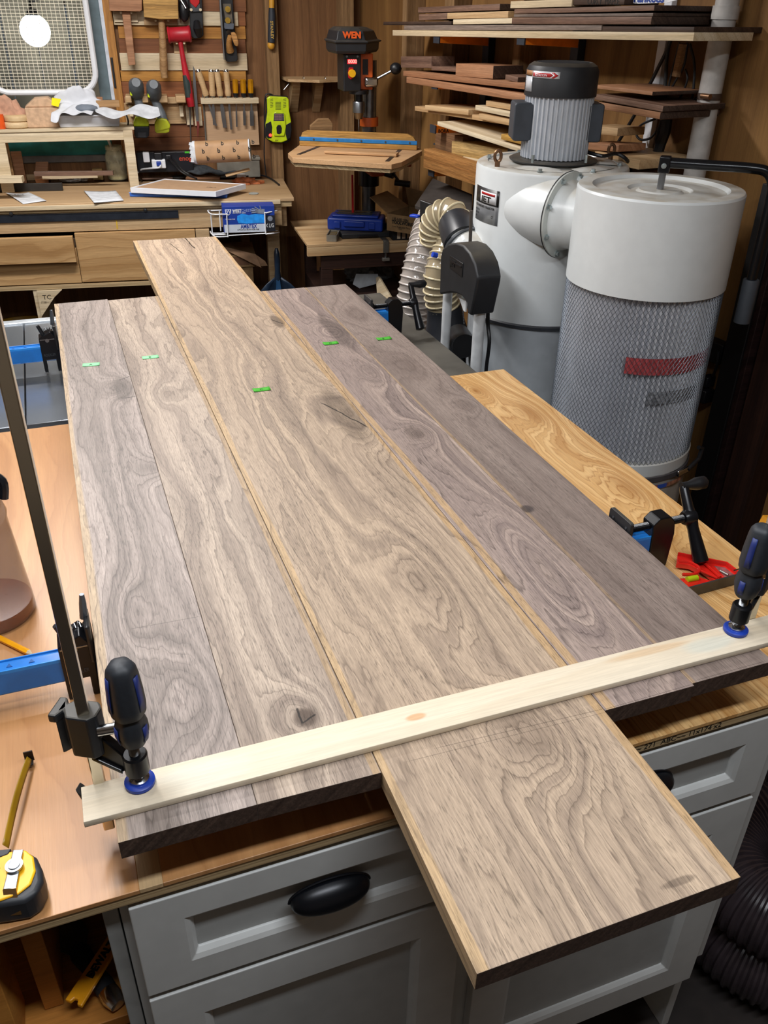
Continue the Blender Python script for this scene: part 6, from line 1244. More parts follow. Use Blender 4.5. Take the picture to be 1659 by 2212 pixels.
# outlet pipe to the filter
D_ = (FC-CC); FL = V((1.2375, 1.967, 0)); D_ = (FC-FL).normalized(); zf_ = AY(1243, 464, 1.967).z; FLc = V((FL.x, FL.y, zf_))-CC
b = MB(); b.tube([FLc-D_*0.215, FLc-D_*0.19, FLc-D_*0.15, FLc-D_*0.10, FLc-D_*0.05, FLc-D_*0.004], [0.02, 0.044, 0.066, 0.080, 0.087, 0.089], 48); b.build('outlet_pipe', jetwhite, dc, smooth=1.2)
b = MB(); b.tube([FLc-D_*0.0035, FLc-D_*0.001], 0.108, 48); b.build('gasket', black, dc, smooth=0.5); b = MB(); b.tube([FLc-D_*0.001, FLc+D_*0.004], 0.107, 48); b.build('flange', plain('flange_grey', '#b9bdb9', 0.4), dc, smooth=0.5)
b = MB(); b.tube([FLc+D_*0.004, FLc+D_*0.02, FLc+D_*0.12], [0.088, 0.080, 0.078], 40); b.build('filter_inlet', jetwhite, dc, smooth=0.6)
sd = D_.cross(UZ).normalized()
for k in range(8):
    a = radians(20+45*k); p = FLc+D_*0.004+(sd*cos(a)+UZ*sin(a))*0.097; boltat(p, D_)
# filter canister
FT = 1.278; FB1 = 1.06; FB2 = 0.637; fo = FC-CC; F3 = (fo.x, fo.y, 0)
b = MB(); b.lathe([(FRD, FB1), (FRD, FT-0.006), (FRD-0.003, FT-0.001), (FRD-0.006, FT), (FRD-0.035, FT), (FRD-0.042, FT-0.008), (FRD-0.050, FT-0.010), (FRD-0.075, FT-0.006), (0.075, FT-0.006), (0.068, FT-0.012), (0.055, FT-0.012), (0.048, FT-0.007), (0, FT-0.007)], F3, 96); b.lathe([(FRD-0.003, FB1), (FRD-0.003, FB1+0.02)], F3, 96, caps=False); b.build('filter_top', jetwhite, dc, smooth=0.5)
NP = 84
b = MB(); b.lathe([(FRD-0.019, FB2), (FRD-0.019, FB1+0.01)], F3, NP*6, rf=lambda a: 1+0.07*(abs(((a*NP/(2*pi)) % 1)*2-1)**1.5*2-1)); b.build('pleated_filter', plain('filter_fabric', '#e2e3e8', 0.8, noise_amt=0.04, nscale=20), dc, smooth=0)
def rband(name, xa, ya, xb, yb, r, mt, zs=None):
    a0, z0 = cylhit(xa, ya, FC, r); a1, z1 = cylhit(xb, yb, FC, r)
    b = MB(); n = 60; c = F3; b.rings([[(c[0]+r*cos(a0+(a1-a0)*i/n), c[1]+r*sin(a0+(a1-a0)*i/n), z) for i in range(n+1)] for z in zs], False, False, close=False); return b.build(name, mt, dc)
zr1 = cylhit(1360, 772, FC, FRD-0.008)[1]; zr0 = cylhit(1360, 808, FC, FRD-0.008)[1]
rband('warning_strip', 1350, 790, 1528, 772, FRD-0.0075, plain('strip_red', '#b5474a', 0.7, noise_amt=0.25, nscale=90), (zr0, zr1))
zr3 = cylhit(1360, 845, FC, FRD-0.008)[1]; zr2 = cylhit(1360, 872, FC, FRD-0.008)[1]
rband('print_band', 1400, 850, 1500, 850, FRD-0.0075, plain('print_dark', '#8f9196', 0.7, noise_amt=0.5, nscale=120), (zr2, zr3))
b = MB(); NM = 104; rm = FRD-0.0035; Hh = FB1-FB2; tw = 1.55; ns = 26; hw = 0.00065
for s in (-1, 1):
    for k in range(NM):
        a0 = 2*pi*k/NM; R = []
        for i in range(ns+1):
            a = a0+s*tw*i/ns; z = FB2+Hh*i/ns; c_, s_ = cos(a), sin(a)
            R.append([(fo.x+(rm+o_)*cos(a+u/rm), fo.y+(rm+o_)*sin(a+u/rm), z) for o_, u in ((0.0, -hw), (0.0011, 0), (0.0, hw))])
        b.rings(R, False, False, close=True)
tag(b.build('wire_mesh', plain('mesh_steel', '#565c64', 0.35, 0.5, noise_amt=0.05), dc), kind='stuff')
b = MB(); b.lathe([(FRD-0.02, FB2-0.034), (FRD-0.002, FB2-0.034), (FRD, FB2-0.002), (FRD-0.004, FB2+0.001), (FRD-0.02, FB2)], F3, 72); b.build('filter_ring', jetwhite, dc, smooth=0.5)
b = MB(); b.lathe([(0.15, 0.02), (FRD-0.005, 0.12), (FRD+0.004, 0.3), (FRD-0.004, 0.45), (FRD-0.002, FB2-0.045), (FRD-0.004, FB2-0.034)], F3, 60, rf=lambda a: 1+0.012*sin(a*7)+0.008*sin(a*17)); b.build('dust_bag', plain('bag_plastic', '#a6a39d', 0.25, noise_amt=0.25, nscale=6, alpha=0.85), dc, smooth=1)
b = MB(); b.lathe([(FRD+0.0005, FB2-0.052), (FRD+0.003, FB2-0.050), (FRD+0.003, FB2-0.036), (FRD+0.0005, FB2-0.034)], F3, 72, caps=False); b.build('strap', plain('strap_grey', '#4a474a', 0.7), dc)
aL, zL = cylhit(1468, 1002, FC, FRD+0.006); c_ = fo+V(((FRD+0.007)*cos(aL), (FRD+0.007)*sin(aL), FB2-0.040)); Mt_ = frame(c_, V((-sin(aL), cos(aL), 0)), UZ)
b = MB(); b.M = Mt_; b.bx(-0.005, 0.045, -0.010, 0.008, -0.002, 0.006); b.build('latch', chrome, dc, bevel=0.004)
b = MB(); b.M = Mt_; b.tube([(0.04, 0, 0.004), (0.08, 0.02, 0.006), (0.085, 0.05, 0.006), (0.07, 0.055, 0.004)], 0.006, 8); b.build('latch_lever', black, dc)
for (xa, xb, yy, mt_) in ((1395, 1425, 1030, plain('label_faded_red', '#8c4a42', 0.7, noise_amt=0.4, nscale=80)), (1425, 1445, 1025, plain('tape_blue', '#2c56b8', 0.5)), (1445, 1475, 1012, plain('label_tan', '#a5735a', 0.7, noise_amt=0.4, nscale=80))):
    a0, z0 = cylhit(xa, yy, FC, FRD+0.004); a1, z1 = cylhit(xb, yy-4, FC, FRD+0.004); b = MB(); b.rings([[(fo.x+(FRD+0.005)*cos(a0+(a1-a0)*i/5), fo.y+(FRD+0.005)*sin(a0+(a1-a0)*i/5), FB2-0.058-dz) for i in range(6)] for dz in (0, 0.012)], False, False, close=False); b.build('bag_label', mt_, dc)
# cleaning crank on the filter
hz_ = AZ(1432, 398, FT+0.02); hc = V((FC.x, FC.y, 0))-CC; ck = FT+0.052
b = MB(); b.cyl((hc.x, hc.y, FT-0.008), (hc.x, hc.y, ck-0.01), 0.008, n=14); b.build('crank_shaft', steel, dc); 
dirc = (AZ(1640, 400, ck)-AZ(1430, 385, ck)); dirc.z = 0; dirc.normalize(); Mh = frame((hc.x, hc.y, ck), dirc, z=UZ)
b = MB(); b.M = Mh; b.bx(-0.012, 0.014, -0.012, 0.012, -0.022, 0.014); b.build('crank_hub', blackm, dc, bevel=0.003); boltat(Mh @ V((0, -0.0122, -0.006)), Mh.to_3x3() @ V((0, -1, 0)), 0.006)
e1 = V((hc.x, hc.y, ck))+dirc*0.205; e2 = e1+dirc*0.035-UZ*0.03
b = MB(); b.tube(spline([V((hc.x, hc.y, ck))+dirc*0.012, V((hc.x, hc.y, ck))+dirc*0.1, e1-dirc*.02, e1+dirc*0.018-UZ*0.006, e2, e2+dirc*0.004-UZ*0.035, e2+dirc*.004-UZ*0.2, e2+dirc*.004-UZ*0.24], 6), 0.0115, 16); b.build('crank_arm', plain('crank_black', '#15171b', 0.22, 0.2), dc)
b = MB(); g0 = e2+dirc*.004-UZ*0.215; b.tube([g0, g0-UZ*0.003, g0-UZ*0.105], [0.0175, 0.019, 0.019], 18); b.build('grip', plain('grip_grey', '#3b4047', 0.6), dc)
# ------------------------------------------------------------------ hoses
hosec = plain('hose_clear', '#b7aea6', 0.15, alpha=0.62, spec=0.8, noise_amt=0.15, nscale=12, coat=0.6); hoseb = plain('hose_beige', '#a8997c', 0.18, alpha=0.8, spec=0.8, noise_amt=0.12, nscale=12, coat=0.6)
ribg = plain('hose_rib_white', '#c8bfb8', 0.22, coat=0.6, noise_amt=0.05); ribb = plain('hose_rib_beige', '#d3c5a2', 0.22, coat=0.6, noise_amt=0.05)
def hose(name, path, r, pitch, mt, mr, label, cat='hose', rr=0.0035, par=None):
    pth = spline(path, 14); L_ = [0]
    for i in range(1, len(pth)): L_.append(L_[-1]+(pth[i]-pth[i-1]).length)
    n = int(L_[-1]/pitch*6); P_ = []
    def at(s):
        for i in range(1, len(pth)):
            if L_[i] >= s: k = (s-L_[i-1])/(L_[i]-L_[i-1]+1e-9); return pth[i-1].lerp(pth[i], k)
        return pth[-1]
    t = par or thing(name, label, cat, M=Matrix.Translation(pth[-1])); I = root_inv(t)
    P_ = [I @ at(L_[-1]*i/n) for i in range(n+1)]
    b = MB(); b.tube(P_, [r*(1-0.035*(0.5+0.5*cos(2*pi*(L_[-1]*i/n)/pitch))) for i in range(n+1)], 28, caps=False); b.build('tube', mt, t, smooth=2)
    nr = int(L_[-1]/pitch)
    for k in range(nr):
        s = (k+0.5)*pitch; p = I @ at(s); T_ = ((I @ at(s+0.002))-(I @ at(s-0.002))).normalized(); M = frame(p, T_.orthogonal(), z=T_)
        b = MB() if k == 0 else b; b.M = M; b.tube([(r*cos(2*pi*i/24), r*sin(2*pi*i/24), 0) for i in range(25)], rr, 6, caps=False)
    tag(b.build('ribs', mr, t, smooth=2), kind='stuff'); return t
HY = 2.50
hp = lambda x, y, d: AY(x, y, d)
hA = hose('clear_hose', [hp(940, 470, 2.62), hp(928, 500, 2.58), hp(912, 560, 2.52), hp(898, 620, 2.50), hp(890, 690, 2.50), hp(884, 760, 2.52), hp(880, 840, 2.56)], 0.054, 0.020, hosec, ribg, 'long clear ribbed hose running down left of the cyclone to the floor')
tB = hose('elbow_hose', [hp(942, 520, 2.43), hp(940, 492, 2.42), hp(952, 470, 2.40), hp(974, 466, 2.37), hp(988, 487, 2.34), hp(991, 505, 2.32)], 0.047, 0.017, hoseb, ribb, 'short beige ribbed hose bent in an arch beside the cyclone')
b = MB(); b.M = root_inv(tB); b.tube([hp(984, 484, 2.33), hp(992, 502, 2.29), hp(1001, 524, 2.25)], [0.052, 0.056, 0.058], 28); b.build('black_cuff', plain('rubber_black', '#26282d', 0.35), tB)
pA = hp(905, 432, 2.47); pl_ = frame(hp(930, 480, 2.46), (0.35, -0.94, 0), UZ)
b = MB(); b.M = root_inv(tB); A = [hp(907, 432, 2.47), hp(907, 523, 2.47), hp(958, 530, 2.40), hp(955, 450, 2.40)]
Mp = frame(A[0], V((A[2].x-A[1].x, A[2].y-A[1].y, 0)), UZ); Ip = Mp.inverted(); b.M = root_inv(tB) @ Mp; q = [Ip@p for p in A]; b.prism([(p.x, p.y) for p in q], -0.012, 0); b.build('gate_plate', plain('gate_black', '#1d1e21', 0.4), tB, bevel=0.002)
b = MB(); b.M = root_inv(hA) @ Mp; 
b = MB(); b.M = root_inv(tB) @ Mp; b.bx(-0.03, 0.0, q[1].y*0.42, q[1].y*0.36, -0.01, 0.01); b.build('blue_tab', plain('blue_tab', '#2147c0', 0.4), tB, bevel=0.002)
tC = hose('beige_hose', [hp(985, 520, 2.37), hp(968, 548, 2.36), hp(953, 590, 2.34), hp(951, 630, 2.34), hp(960, 668, 2.34)], 0.0505, 0.0185, hoseb, ribb, 'beige ribbed hose behind the black arched cover, joined to a black boot')
b = MB(); b.M = root_inv(tC); b.tube([hp(959, 662, 2.34), hp(962, 690, 2.34), hp(966, 730, 2.32), hp(968, 800, 2.30)], [0.054, 0.058, 0.072, 0.078], 28); b.build('black_boot', plain('rubber_black', '#26282d', 0.35), tC)
p = hp(1003, 748, 2.13); b = MB(); b.M = root_inv(tC); b.tube([p, p+V((0.02, 0.09, 0))], 0.036, 28); b.build('round_cap', black, tC); b = MB(); b.M = root_inv(tC); b.tube([hp(934, 550, 2.30), hp(944, 552, 2.30)], 0.008, 8); b.build('blue_tab', plain('blue_tab', '#2147c0', 0.4), tC)
# inlet on the drum behind the cover, steel strap
t = thing('inlet_elbow', 'white inlet elbow with a grey rim at the left of the cyclone drum', 'duct', M=Matrix.Translation(hp(1010, 520, 2.2)))
b = MB(); b.M = root_inv(t); b.tube([hp(1003, 528, 2.245), hp(1016, 542, 2.20), hp(1034, 552, 2.18)], [0.050, 0.052, 0.050], 28); b.build('elbow', jetwhite, t); b = MB(); b.M = root_inv(t); b.tube([hp(1001, 524.5, 2.249), hp(1003, 528, 2.244)], 0.062, 28); b.build('rim', plain('rim_grey', '#54575c', 0.35, 0.4), t)
b = MB(); b.M = root_inv(t); b.tube([hp(1018, 455, 2.1), hp(1015, 545, 2.1)], 0.005, 8); b.build('support_rod', plain('rod_brown', '#4d4640', 0.5), t)
# ------------------------------------------------------------------ grey machine table, arched cover on two posts, table saw
t = thing('machine_table', 'dusty grey iron machine table beyond the yellow veneer, right of the walnut boards', 'machine', M=Matrix.Translation((0.75, 2.1, 0)))
b = MB(); b.bx(0.50-0.75, 0.908-0.75, -0.345, 0.36, 0.832, 0.86); b.build('table_top', plain('dusty_iron', '#5a5750', 0.5, 0.3, noise_amt=0.3, nscale=8), t, bevel=0.003)
b = MB(); b.bx(0.52-0.75, 0.89-0.75, -0.33, 0.33, 0.25, 0.8315); b.build('body', plain('iron_dark', '#1d1e20', 0.5), t, bevel=0.004); b = MB(); b.bx(0.50-0.75, 0.91-0.75, -0.34, 0.34, 0.0, 0.2495); b.build('stand', plain('iron_dark', '#1d1e20', 0.5), t, bevel=0.004)
X0 = 0.965; hx = lambda x, y: AX(x, y, X0)
ac = thing('machine_cover', 'black arched machine cover standing on two white tubular posts', 'machine cover', M=Matrix.Translation((X0, 1.97, 0.0)))
I = root_inv(ac)
out = [hx(*p) for p in ((949, 636), (951, 556), (955, 538), (968, 527), (984, 524), (1000, 530), (1014, 546), (1025, 570), (1031, 600), (1030, 612), (1016, 682), (1009, 676), (1008, 655), (998, 640), (985, 634), (972, 632))]
out = [I@p for p in out]; cap = [(p.y, p.z) for p in out]
b = MB(); b.prism(cap, 0.0, 0.068, 'x'); b.build('shell', blackd, ac, bevel=0.005, smooth=0.5)
JP = frame(hx(975, 560), (0, -1, 0), UZ)
b = MB(); b.M = I@JP; q = [JP.inverted()@hx(*p) for p in ((973, 551), (1001, 569), (999, 599), (972, 578))]; b.prism([(p.x, p.y) for p in q], 0.0, 0.002); b.build('badge', black, ac, bevel=0.0008)
text('lettering', 'JET', 0.022, I@JP@Matrix.Translation((q[3].x+0.006, q[3].y-0.0+0.010, 0.002)), black, ac, 0.0015, bold=0.0008, sx=1.1); b = MB(); b.M = I@JP; b.bx(q[0].x+0.005, q[1].x-0.006, q[0].y-0.014, q[0].y-0.010, 0.002, 0.004); b.build('badge_bar', black, ac)
for (x, y, w_) in ((967, 640, 0.0135), (1036, 684, 0.0155)):
    p = AX(x, y, X0+0.04); pl3 = I@p
    b = MB(); b.cyl((pl3.x, pl3.y, 0.30), (pl3.x, pl3.y, pl3.z+0.02), w_, n=20); b.build('post', plain('post_white', '#c9ccce', 0.35), ac)
b = MB(); pa, pb = I@AX(988, 634, X0+0.02), I@AX(1008, 650, X0+0.02); b.prism([(pa.y, pa.z+0.01), (pb.y, pb.z+0.005), (pb.y, pb.z-0.03), (pb.y+0.012, pb.z-0.03), (pa.y-0.02, pa.z-0.01), (pa.y, pa.z-0.006)], 0.018, 0.022, 'x'); b.build('bracket', plain('post_white', '#c9ccce', 0.35), ac)
boltat(I@AX(1004, 639, X0+0.017), V((-1, 0, 0)), 0.008, ac)
b = MB(); b.M = I
for k in range(9): 
    b.tube([AX(999+0.4*k, 647+k*6, X0+0.03), AX(999.4+0.4*k, 652+k*6, X0+0.03)], 0.002, 5)
tag(b.build('chain', darkgrey, ac), kind='stuff')
b = MB(); b.M = I; b.tube(spline([AX(1054, 640, X0+0.09), AX(1054, 700, X0+0.1), AX(1057, 740, X0+0.1), AX(1050, 800, X0+0.1), AX(1048, 860, X0+0.1)], 5), 0.0055, 8); b.build('power_cable', black, ac)
b = MB(); b.bx(-0.02, 0.12, -0.16, 0.17, 0.0, 0.30); b.build('foot', plain('iron_dark', '#1d1e20', 0.5), ac, bevel=0.004)
sawt = thing('table_saw', 'grey cast table saw top at the left beyond the worktop', 'table saw', M=Matrix.Translation((-0.2, 2.1, 0)))
ZSW = 0.862
sm = plain('saw_steel', '#9da2a8', 0.24, 0.85, noise_amt=0.10, nscale=5)
yf0, yb0 = 1.785, 2.47
for (x0, x1) in ((-0.90, -0.137), (-0.134, 0.40)): b = MB(); b.bx(x0+0.2, x1+0.2, yf0-2.1, yb0-2.1, ZSW-0.03, ZSW); b.build('wing', sm, sawt, bevel=0.0015)
b = MB(); b.bx(-0.7, 0.6, yb0-2.1+0.002, yb0-2.1+0.03, ZSW-0.02, ZSW+0.004); b.build('rear_rail', plain('rail_silver', '#cdd3d8', 0.3, 0.5), sawt, bevel=0.002); b = MB(); b.bx(-0.7, 0.6, yf0-2.1-0.032, yf0-2.1-0.002, ZSW-0.05, ZSW-0.012); b.build('front_rail', black, sawt, bevel=0.002)
b = MB(); b.bx(-0.6, 0.55, yf0-2.06, yb0-2.12, 0.0, ZSW-0.03); b.build('cabinet', plain('iron_dark', '#1d1e20', 0.5), sawt, bevel=0.004)
b = MB(); b.cyl((0.02, yf0-2.1-0.038, ZSW-0.018), (0.10, yf0-2.1-0.038, ZSW-0.018), 0.006, n=10); b.build('rail_bolt', steel, sawt)
# ------------------------------------------------------------------ lumber rack on the right wall
RP = PL(V((1.995, 0, 0)), V((0.122, -1.0, 0)))
rack = thing('lumber_rack', 'orange and dark steel lumber rack on the right hand wall', 'rack', M=RP.fr(0, 0, 0))
Y1, Y2 = 3.20, 2.68       # distances along the wall of the two visible uprights
def ruy(px, off=0.0): return RP.uz(px, 100, off)[0]
U1 = RP.uz(1047, 200, 0.02)[0]; U2 = RP.uz(1243, 130, 0.02)[0]
dst = plain('rack_dark_blue', '#232b38', 0.45)
for u in (U1, U2):
    b = MB(); b.bx(u-0.02, u+0.02, 0.85, 1.62, 0.001, 0.03); b.build('upright', dst, rack, bevel=0.002)
def arm(px, py, u, hpx=14, lab=None):
    """orange arm whose tip's top is at pixel px,py; runs back to the upright u"""
    off = 0.235; q, z = RP.uz(px, py, off); _, z2 = RP.uz(px, py+hpx, off); h = z-z2
    b = MB(); y0 = u-0.018; y1 = u+0.018
    b.add([(y0, z, 0.03), (y1, z, 0.03), (y1, z+0.006, off), (y0, z+0.006, off), (y0, z-h*1.25, 0.03), (y1, z-h*1.25, 0.03), (y1, z-h*.75, off), (y0, z-h*.75, off)],
          [(0, 1, 2, 3), (7, 6, 5, 4), (0, 3, 7, 4), (2, 1, 5, 6), (3, 2, 6, 7), (1, 0, 4, 5)])
    o = b.build('arm', orangey, rack, bevel=0.001, smooth=0)
    c = MB(); c.bx(y0-0.002, y1+0.002, z-h*.85, z+0.008, off, off+0.006); c.build('end_cap', plain('cap_dark', '#2a2f38', 0.5), rack, bevel=0.001); return o, z
arm(925, 80, U1); arm(1118, 84, U2, 15); arm(920, 178, U1, 13); arm(1105, 205, U2, 13); o, zb_ = arm(918, 270, U1, 15); arm(1095, 321, U2, 12); arm(916, 364, U1, 13)
# printed name on the arm's side face
uB = U1+0.0185
Mb = frame(RP.pt(U1-0.0185, 0.225, zb_-0.017), V((RP.N.x, RP.N.y, 0)), UZ)
tx = text('lettering', 'BORA', 0.017, Matrix.Identity(4), ink, rack, 0.0003, bold=0.0005); tx.matrix_basis = root_inv(rack) @ frame(RP.pt(U1+0.0183, 0.226, zb_-0.018), V((RP.N.x, RP.N.y, 0)), UZ)
wp = walnutb; cp = cherryb; pn = pine; pl2 = pinel
dwal = wood('walnut_dark', '#44342c', '#2a1f1a', '#574337', freq=60, warp=0.05, line=0.4, fib=0.3)
gwal = wood('walnut_greyed', '#7d6d64', '#544840', '#95857a', freq=60, warp=0.05, line=0.4, fib=0.3)
def lum(x0, y0, x1, y1, tpx, dep, mt, label, off=0.24, endm=None):
    p0 = RP.at(x0, y0, off); p1 = RP.at(x1, y1, off); zb = RP.at(x0, y0+tpx, off).z; th = p0.z-zb
    return plank('lumber_board', p0, p1, th, dep, mt, label, 'board', 'boards stored on the wall rack', endmat=endm, bevel=0.001)
L = lum
L(848, 65, 1500, 70, 12, 0.20, pl2, 'long pale board at the bottom of the top rack level', 0.245)
L(873, 55, 1300, 52, 10, 0.20, gwal, 'grey brown board lying directly on the long pale board, top level', 0.235)
L(828, 47, 975, 46, 7, 0.16, dwal, 'nearly black board at the far left of the top level', 0.23)
L(979, 42, 1107, 39, 11, 0.18, pl2, 'short whitish board in the middle of the top level', 0.235)
L(905, 31, 965, 28, 13, 0.14, wp, 'short dark walnut piece at the left of the top level', 0.23)
L(966, 28, 1098, 24, 13, 0.15, pn, 'tan board above the short whitish board, top level', 0.23)
L(903, 16, 1080, 8, 12, 0.18, wp, 'dark board highest on the left pile of the top level', 0.22, walnut_end)
L(1106, 38, 1408, 36, 14, 0.20, wp, 'walnut board low in the right pile of the top level', 0.24, walnut_end)
L(1110, 31, 1411, 28, 6, 0.20, gwal, 'thin greyish walnut board in the middle of the right top pile', 0.238, walnut_end)
L(1111, 20, 1414, 11, 10, 0.24, wp, 'walnut board highest in the right top pile', 0.24, walnut_end)
L(1103, 3, 1236, -2, 15, 0.18, pl2, 'bright pale maple board at the top of the frame', 0.235)
t = L(1238, -4, 1350, -6, 15, 0.12, dwal, 'dark board with handwritten name near the top of the frame', 0.23)
text('handwriting', 'CURLY  MAPLE', 0.020, Matrix.Identity(4), ink, t, 0.0002).matrix_basis = root_inv(t) @ RP.frp(1268, 9, 0.2305)
L(1282, 56, 1500, 58, 12, 0.24, dwal, 'black looking board under the right pile of the top level', 0.232)
poly3('banner', [RP.at(1345, -10, 0.20), RP.at(1462, -10, 0.20), RP.at(1462, 0, 0.20), RP.at(1440, 6, 0.20), RP.at(1372, 8, 0.20), RP.at(1345, 0, 0.20)], 0.002, whiteink, label='white pennant with blue script peeking over the top level of the rack', cat='banner')
bn = [o for o in bpy.data.objects if o.name == 'banner'][0]; text('lettering', 'Yankees', 0.03, Matrix.Identity(4), plain('ink_script_blue', '#1e3f96', 0.6), bn, 0.0002, bold=0.0008, sx=1.2).matrix_basis = root_inv(bn) @ RP.frp(1364, 4, 0.2012)
# second level
L(871, 153, 1143, 181, 11, 0.20, cp, 'reddish brown board in the upper middle level, left of the motor', 0.235)
L(878, 166, 1143, 205, 13, 0.20, cp, 'long reddish brown board at the bottom of the middle level', 0.245)
L(985, 137, 1066, 142, 27, 0.12, cp, 'thick reddish block on the middle level, left of the motor', 0.225, walnut_end)
L(1092, 161, 1119, 167, 11, 0.14, wp, 'short block close to the motor on the middle level', 0.225, walnut_end)
L(866, 122, 932, 122, 24, 0.10, wp, 'dark reddish block at the far left of the middle level', 0.20)
L(932, 143, 1062, 150, 9, 0.13, wp, 'brown board behind the thick reddish block', 0.20)
L(1286, 183, 1410, 198, 8, 0.20, cp, 'thin reddish board right of the motor, upper of three', 0.225, dwal)
L(1284, 203, 1433, 229, 12, 0.22, wp, 'thick walnut board right of the motor, middle of three', 0.24, walnut_end)
L(1284, 219, 1427, 243, 14, 0.21, cp, 'reddish board right of the motor, lowest of three', 0.24, walnut_end)
# third level
L(896, 229, 1120, 262, 10, 0.20, pn, 'wide pine board carrying the shorter pieces of the third level', 0.225)
L(918, 227, 1012, 237, 11, 0.16, pn, 'short pine board on the left of the third level', 0.24)
L(1050, 217, 1125, 229, 12, 0.12, pn, 'knotty pine offcut highest on the third level', 0.225)
L(1027, 227, 1125, 246, 11, 0.15, pl2, 'rounded pale pine board under the knotty offcut', 0.235)
L(1035, 245, 1125, 264, 12, 0.16, pn, 'pine board third up beside the motor box', 0.24)
L(945, 262, 1125, 319, 9, 0.20, pl2, 'long pale notched board sloping down below the third level', 0.265)
L(1083, 289, 1135, 302, 12, 0.08, wood('yellow_pine', '#c09243', '#8f6526', '#d4a95a', freq=40), 'small yellow pine block beside the motor', 0.26)
L(1270, 271, 1335, 277, 17, 0.10, pn, 'pale block right of the motor, behind the rear eye bolt', 0.20)
L(1265, 308, 1337, 313, 15, 0.10, cp, 'rounded brown board right of the motor above the drum', 0.22)
L(1285, 327, 1382, 346, 20, 0.20, pn, 'wide pine plank lying flat behind the drum lid', 0.23)
L(1300, 365, 1352, 373, 10, 0.16, wp, 'dark plank under the wide pine plank behind the filter', 0.21)
# lowest level
L(941, 282, 1000, 296, 52, 0.14, wood('dark_fir', '#7d5b3f', '#4a3020', '#94704f', freq=70, warp=0.1), 'thick dark fir block standing on the lowest rack level', 0.19)
L(976, 305, 1100, 324, 29, 0.15, wood('knotty_pine', '#cba869', '#9a7336', '#dcbd84', freq=30, warp=0.15, line=0.7), 'thick knotty pine block on the lowest rack level', 0.215)
L(1000, 338, 1100, 357, 12, 0.12, pl2, 'pale board under the knotty pine block', 0.22)
L(916, 321, 1090, 374, 42, 0.05, wood('beam_fir', '#a9753f', '#744620', '#c08c52', freq=50, warp=0.12, line=0.6), 'heavy fir beam along the bottom of the rack, left of the cyclone', 0.26)
# white pipe, cables
t = thing('vent_pipe', 'white plastic pipe running up the right wall with a metal clamp', 'pipe', M=RP.fr(0, 0, 0)); I = root_inv(t)
pu, _ = RP.uz(1534, 200, 0.05); p_ = RP.pt(pu, 0.05, 0)
b = MB(); b.M = I; b.cyl((p_.x, p_.y, 0.3), (p_.x, p_.y, ZT-0.001), 0.030, n=28); b.build('pipe', plain('pvc_white', '#b9b5b0', 0.4), t)
_, zcl = RP.uz(1534, 208, 0.05); b = MB(); b.M = I; b.cyl((p_.x, p_.y, zcl-0.008), (p_.x, p_.y, zcl+0.008), 0.0315, n=28); b.build('band', plain('band_brown', '#5f5048', 0.5, 0.5), t); b = MB(); b.M = I; q = RP.at(1516, 207, 0.085); b.cyl(q, q+RP.X*0.03, 0.007, n=12); b.build('screw', copper, t)
b = MB(); q1 = RP.at(1534, 60, 0.05); b.M = I; b.cyl((p_.x, p_.y, q1.z+0.02), (p_.x, p_.y, q1.z+0.05), 0.034, n=28); b.build('coupling', plain('pvc_white', '#b9b5b0', 0.4), t)
t = thing('cable_bundle', 'tangled black cables hanging on the right wall between the rack levels', 'cables', M=RP.fr(0, 0, 0)); I = root_inv(t)
def cab(pts, r=0.004, off=0.05, name='cable', mt=None): b = MB(); b.M = I; b.tube(spline([RP.at(x, y, off) for x, y in pts], 6), r, 8); return b.build(name, mt or black, t)
cab([(1450, 85), (1440, 110), (1420, 150), (1400, 190), (1370, 250), (1335, 308)], 0.005); cab([(1446, 90), (1440, 130), (1437, 200), (1437, 230)], 0.005); cab([(1468, 92), (1458, 130), (1448, 170), (1442, 200), (1440, 235)], 0.003)
cab([(1485, 92), (1478, 140), (1462, 170), (1445, 200)], 0.003); cab([(1490, 95), (1500, 140), (1497, 200), (1493, 218), (1505, 212)], 0.0035); cab([(1480, 150), (1485, 170), (1475, 200), (1465, 215)], 0.003)
cab([(1415, 257), (1385, 270), (1375, 290), (1385, 302), (1405, 298), (1420, 280), (1430, 262)], 0.0035)
cab([(1478, 95), (1470, 130), (1462, 165)], 0.014, mt=studw, name='wood_peg'); cab([(1440, 258), (1436, 285), (1425, 315), (1420, 338)], 0.016, 0.06); cab([(1428, 260), (1418, 300), (1416, 340)], 0.004, 0.07)
# cardboard and panels leaning in the dark under the rack
poly3('leaning_panel', [RP.at(905, 430, 0.30), RP.at(935, 385, 0.14), RP.at(1020, 420, 0.14), RP.at(1020, 520, 0.30), RP.at(905, 520, 0.32)], 0.012, plain('panel_dark', '#3a3430', 0.7), label='dark board leaning against the right wall behind the hoses', cat='panel')
# ------------------------------------------------------------------ pale straightedge strip clamped across the boards
strip_m = wood('basswood_strip', '#dccfb8', '#c0a782', '#e6dcc9', freq=10, warp=0.12, wsx=1.5, wsy=6, line=0.3, fib=0.08, seed=3, rnd=False, rough=0.6,
    blot=[(0.35, 0.025, 0.012, 0.005, '#c98a4a', 0.6), (0.12, 0.02, 0.05, 0.02, '#c6d2cc', 0.35), (0.66, 0.034, 0.06, 0.006, '#c99a62', 0.4), (0.735, 0.02, 0.04, 0.014, '#c3cfc9', 0.45)])
ps = plank('straightedge_strip', (-0.0725, 0.5985, ZP+0.0085), (0.80, 0.5945, ZP+0.0085), 0.0078, 0.0445, strip_m, 'pale thin wooden straightedge clamped across the near ends of the walnut boards', 'strip', bevel=0.0005)
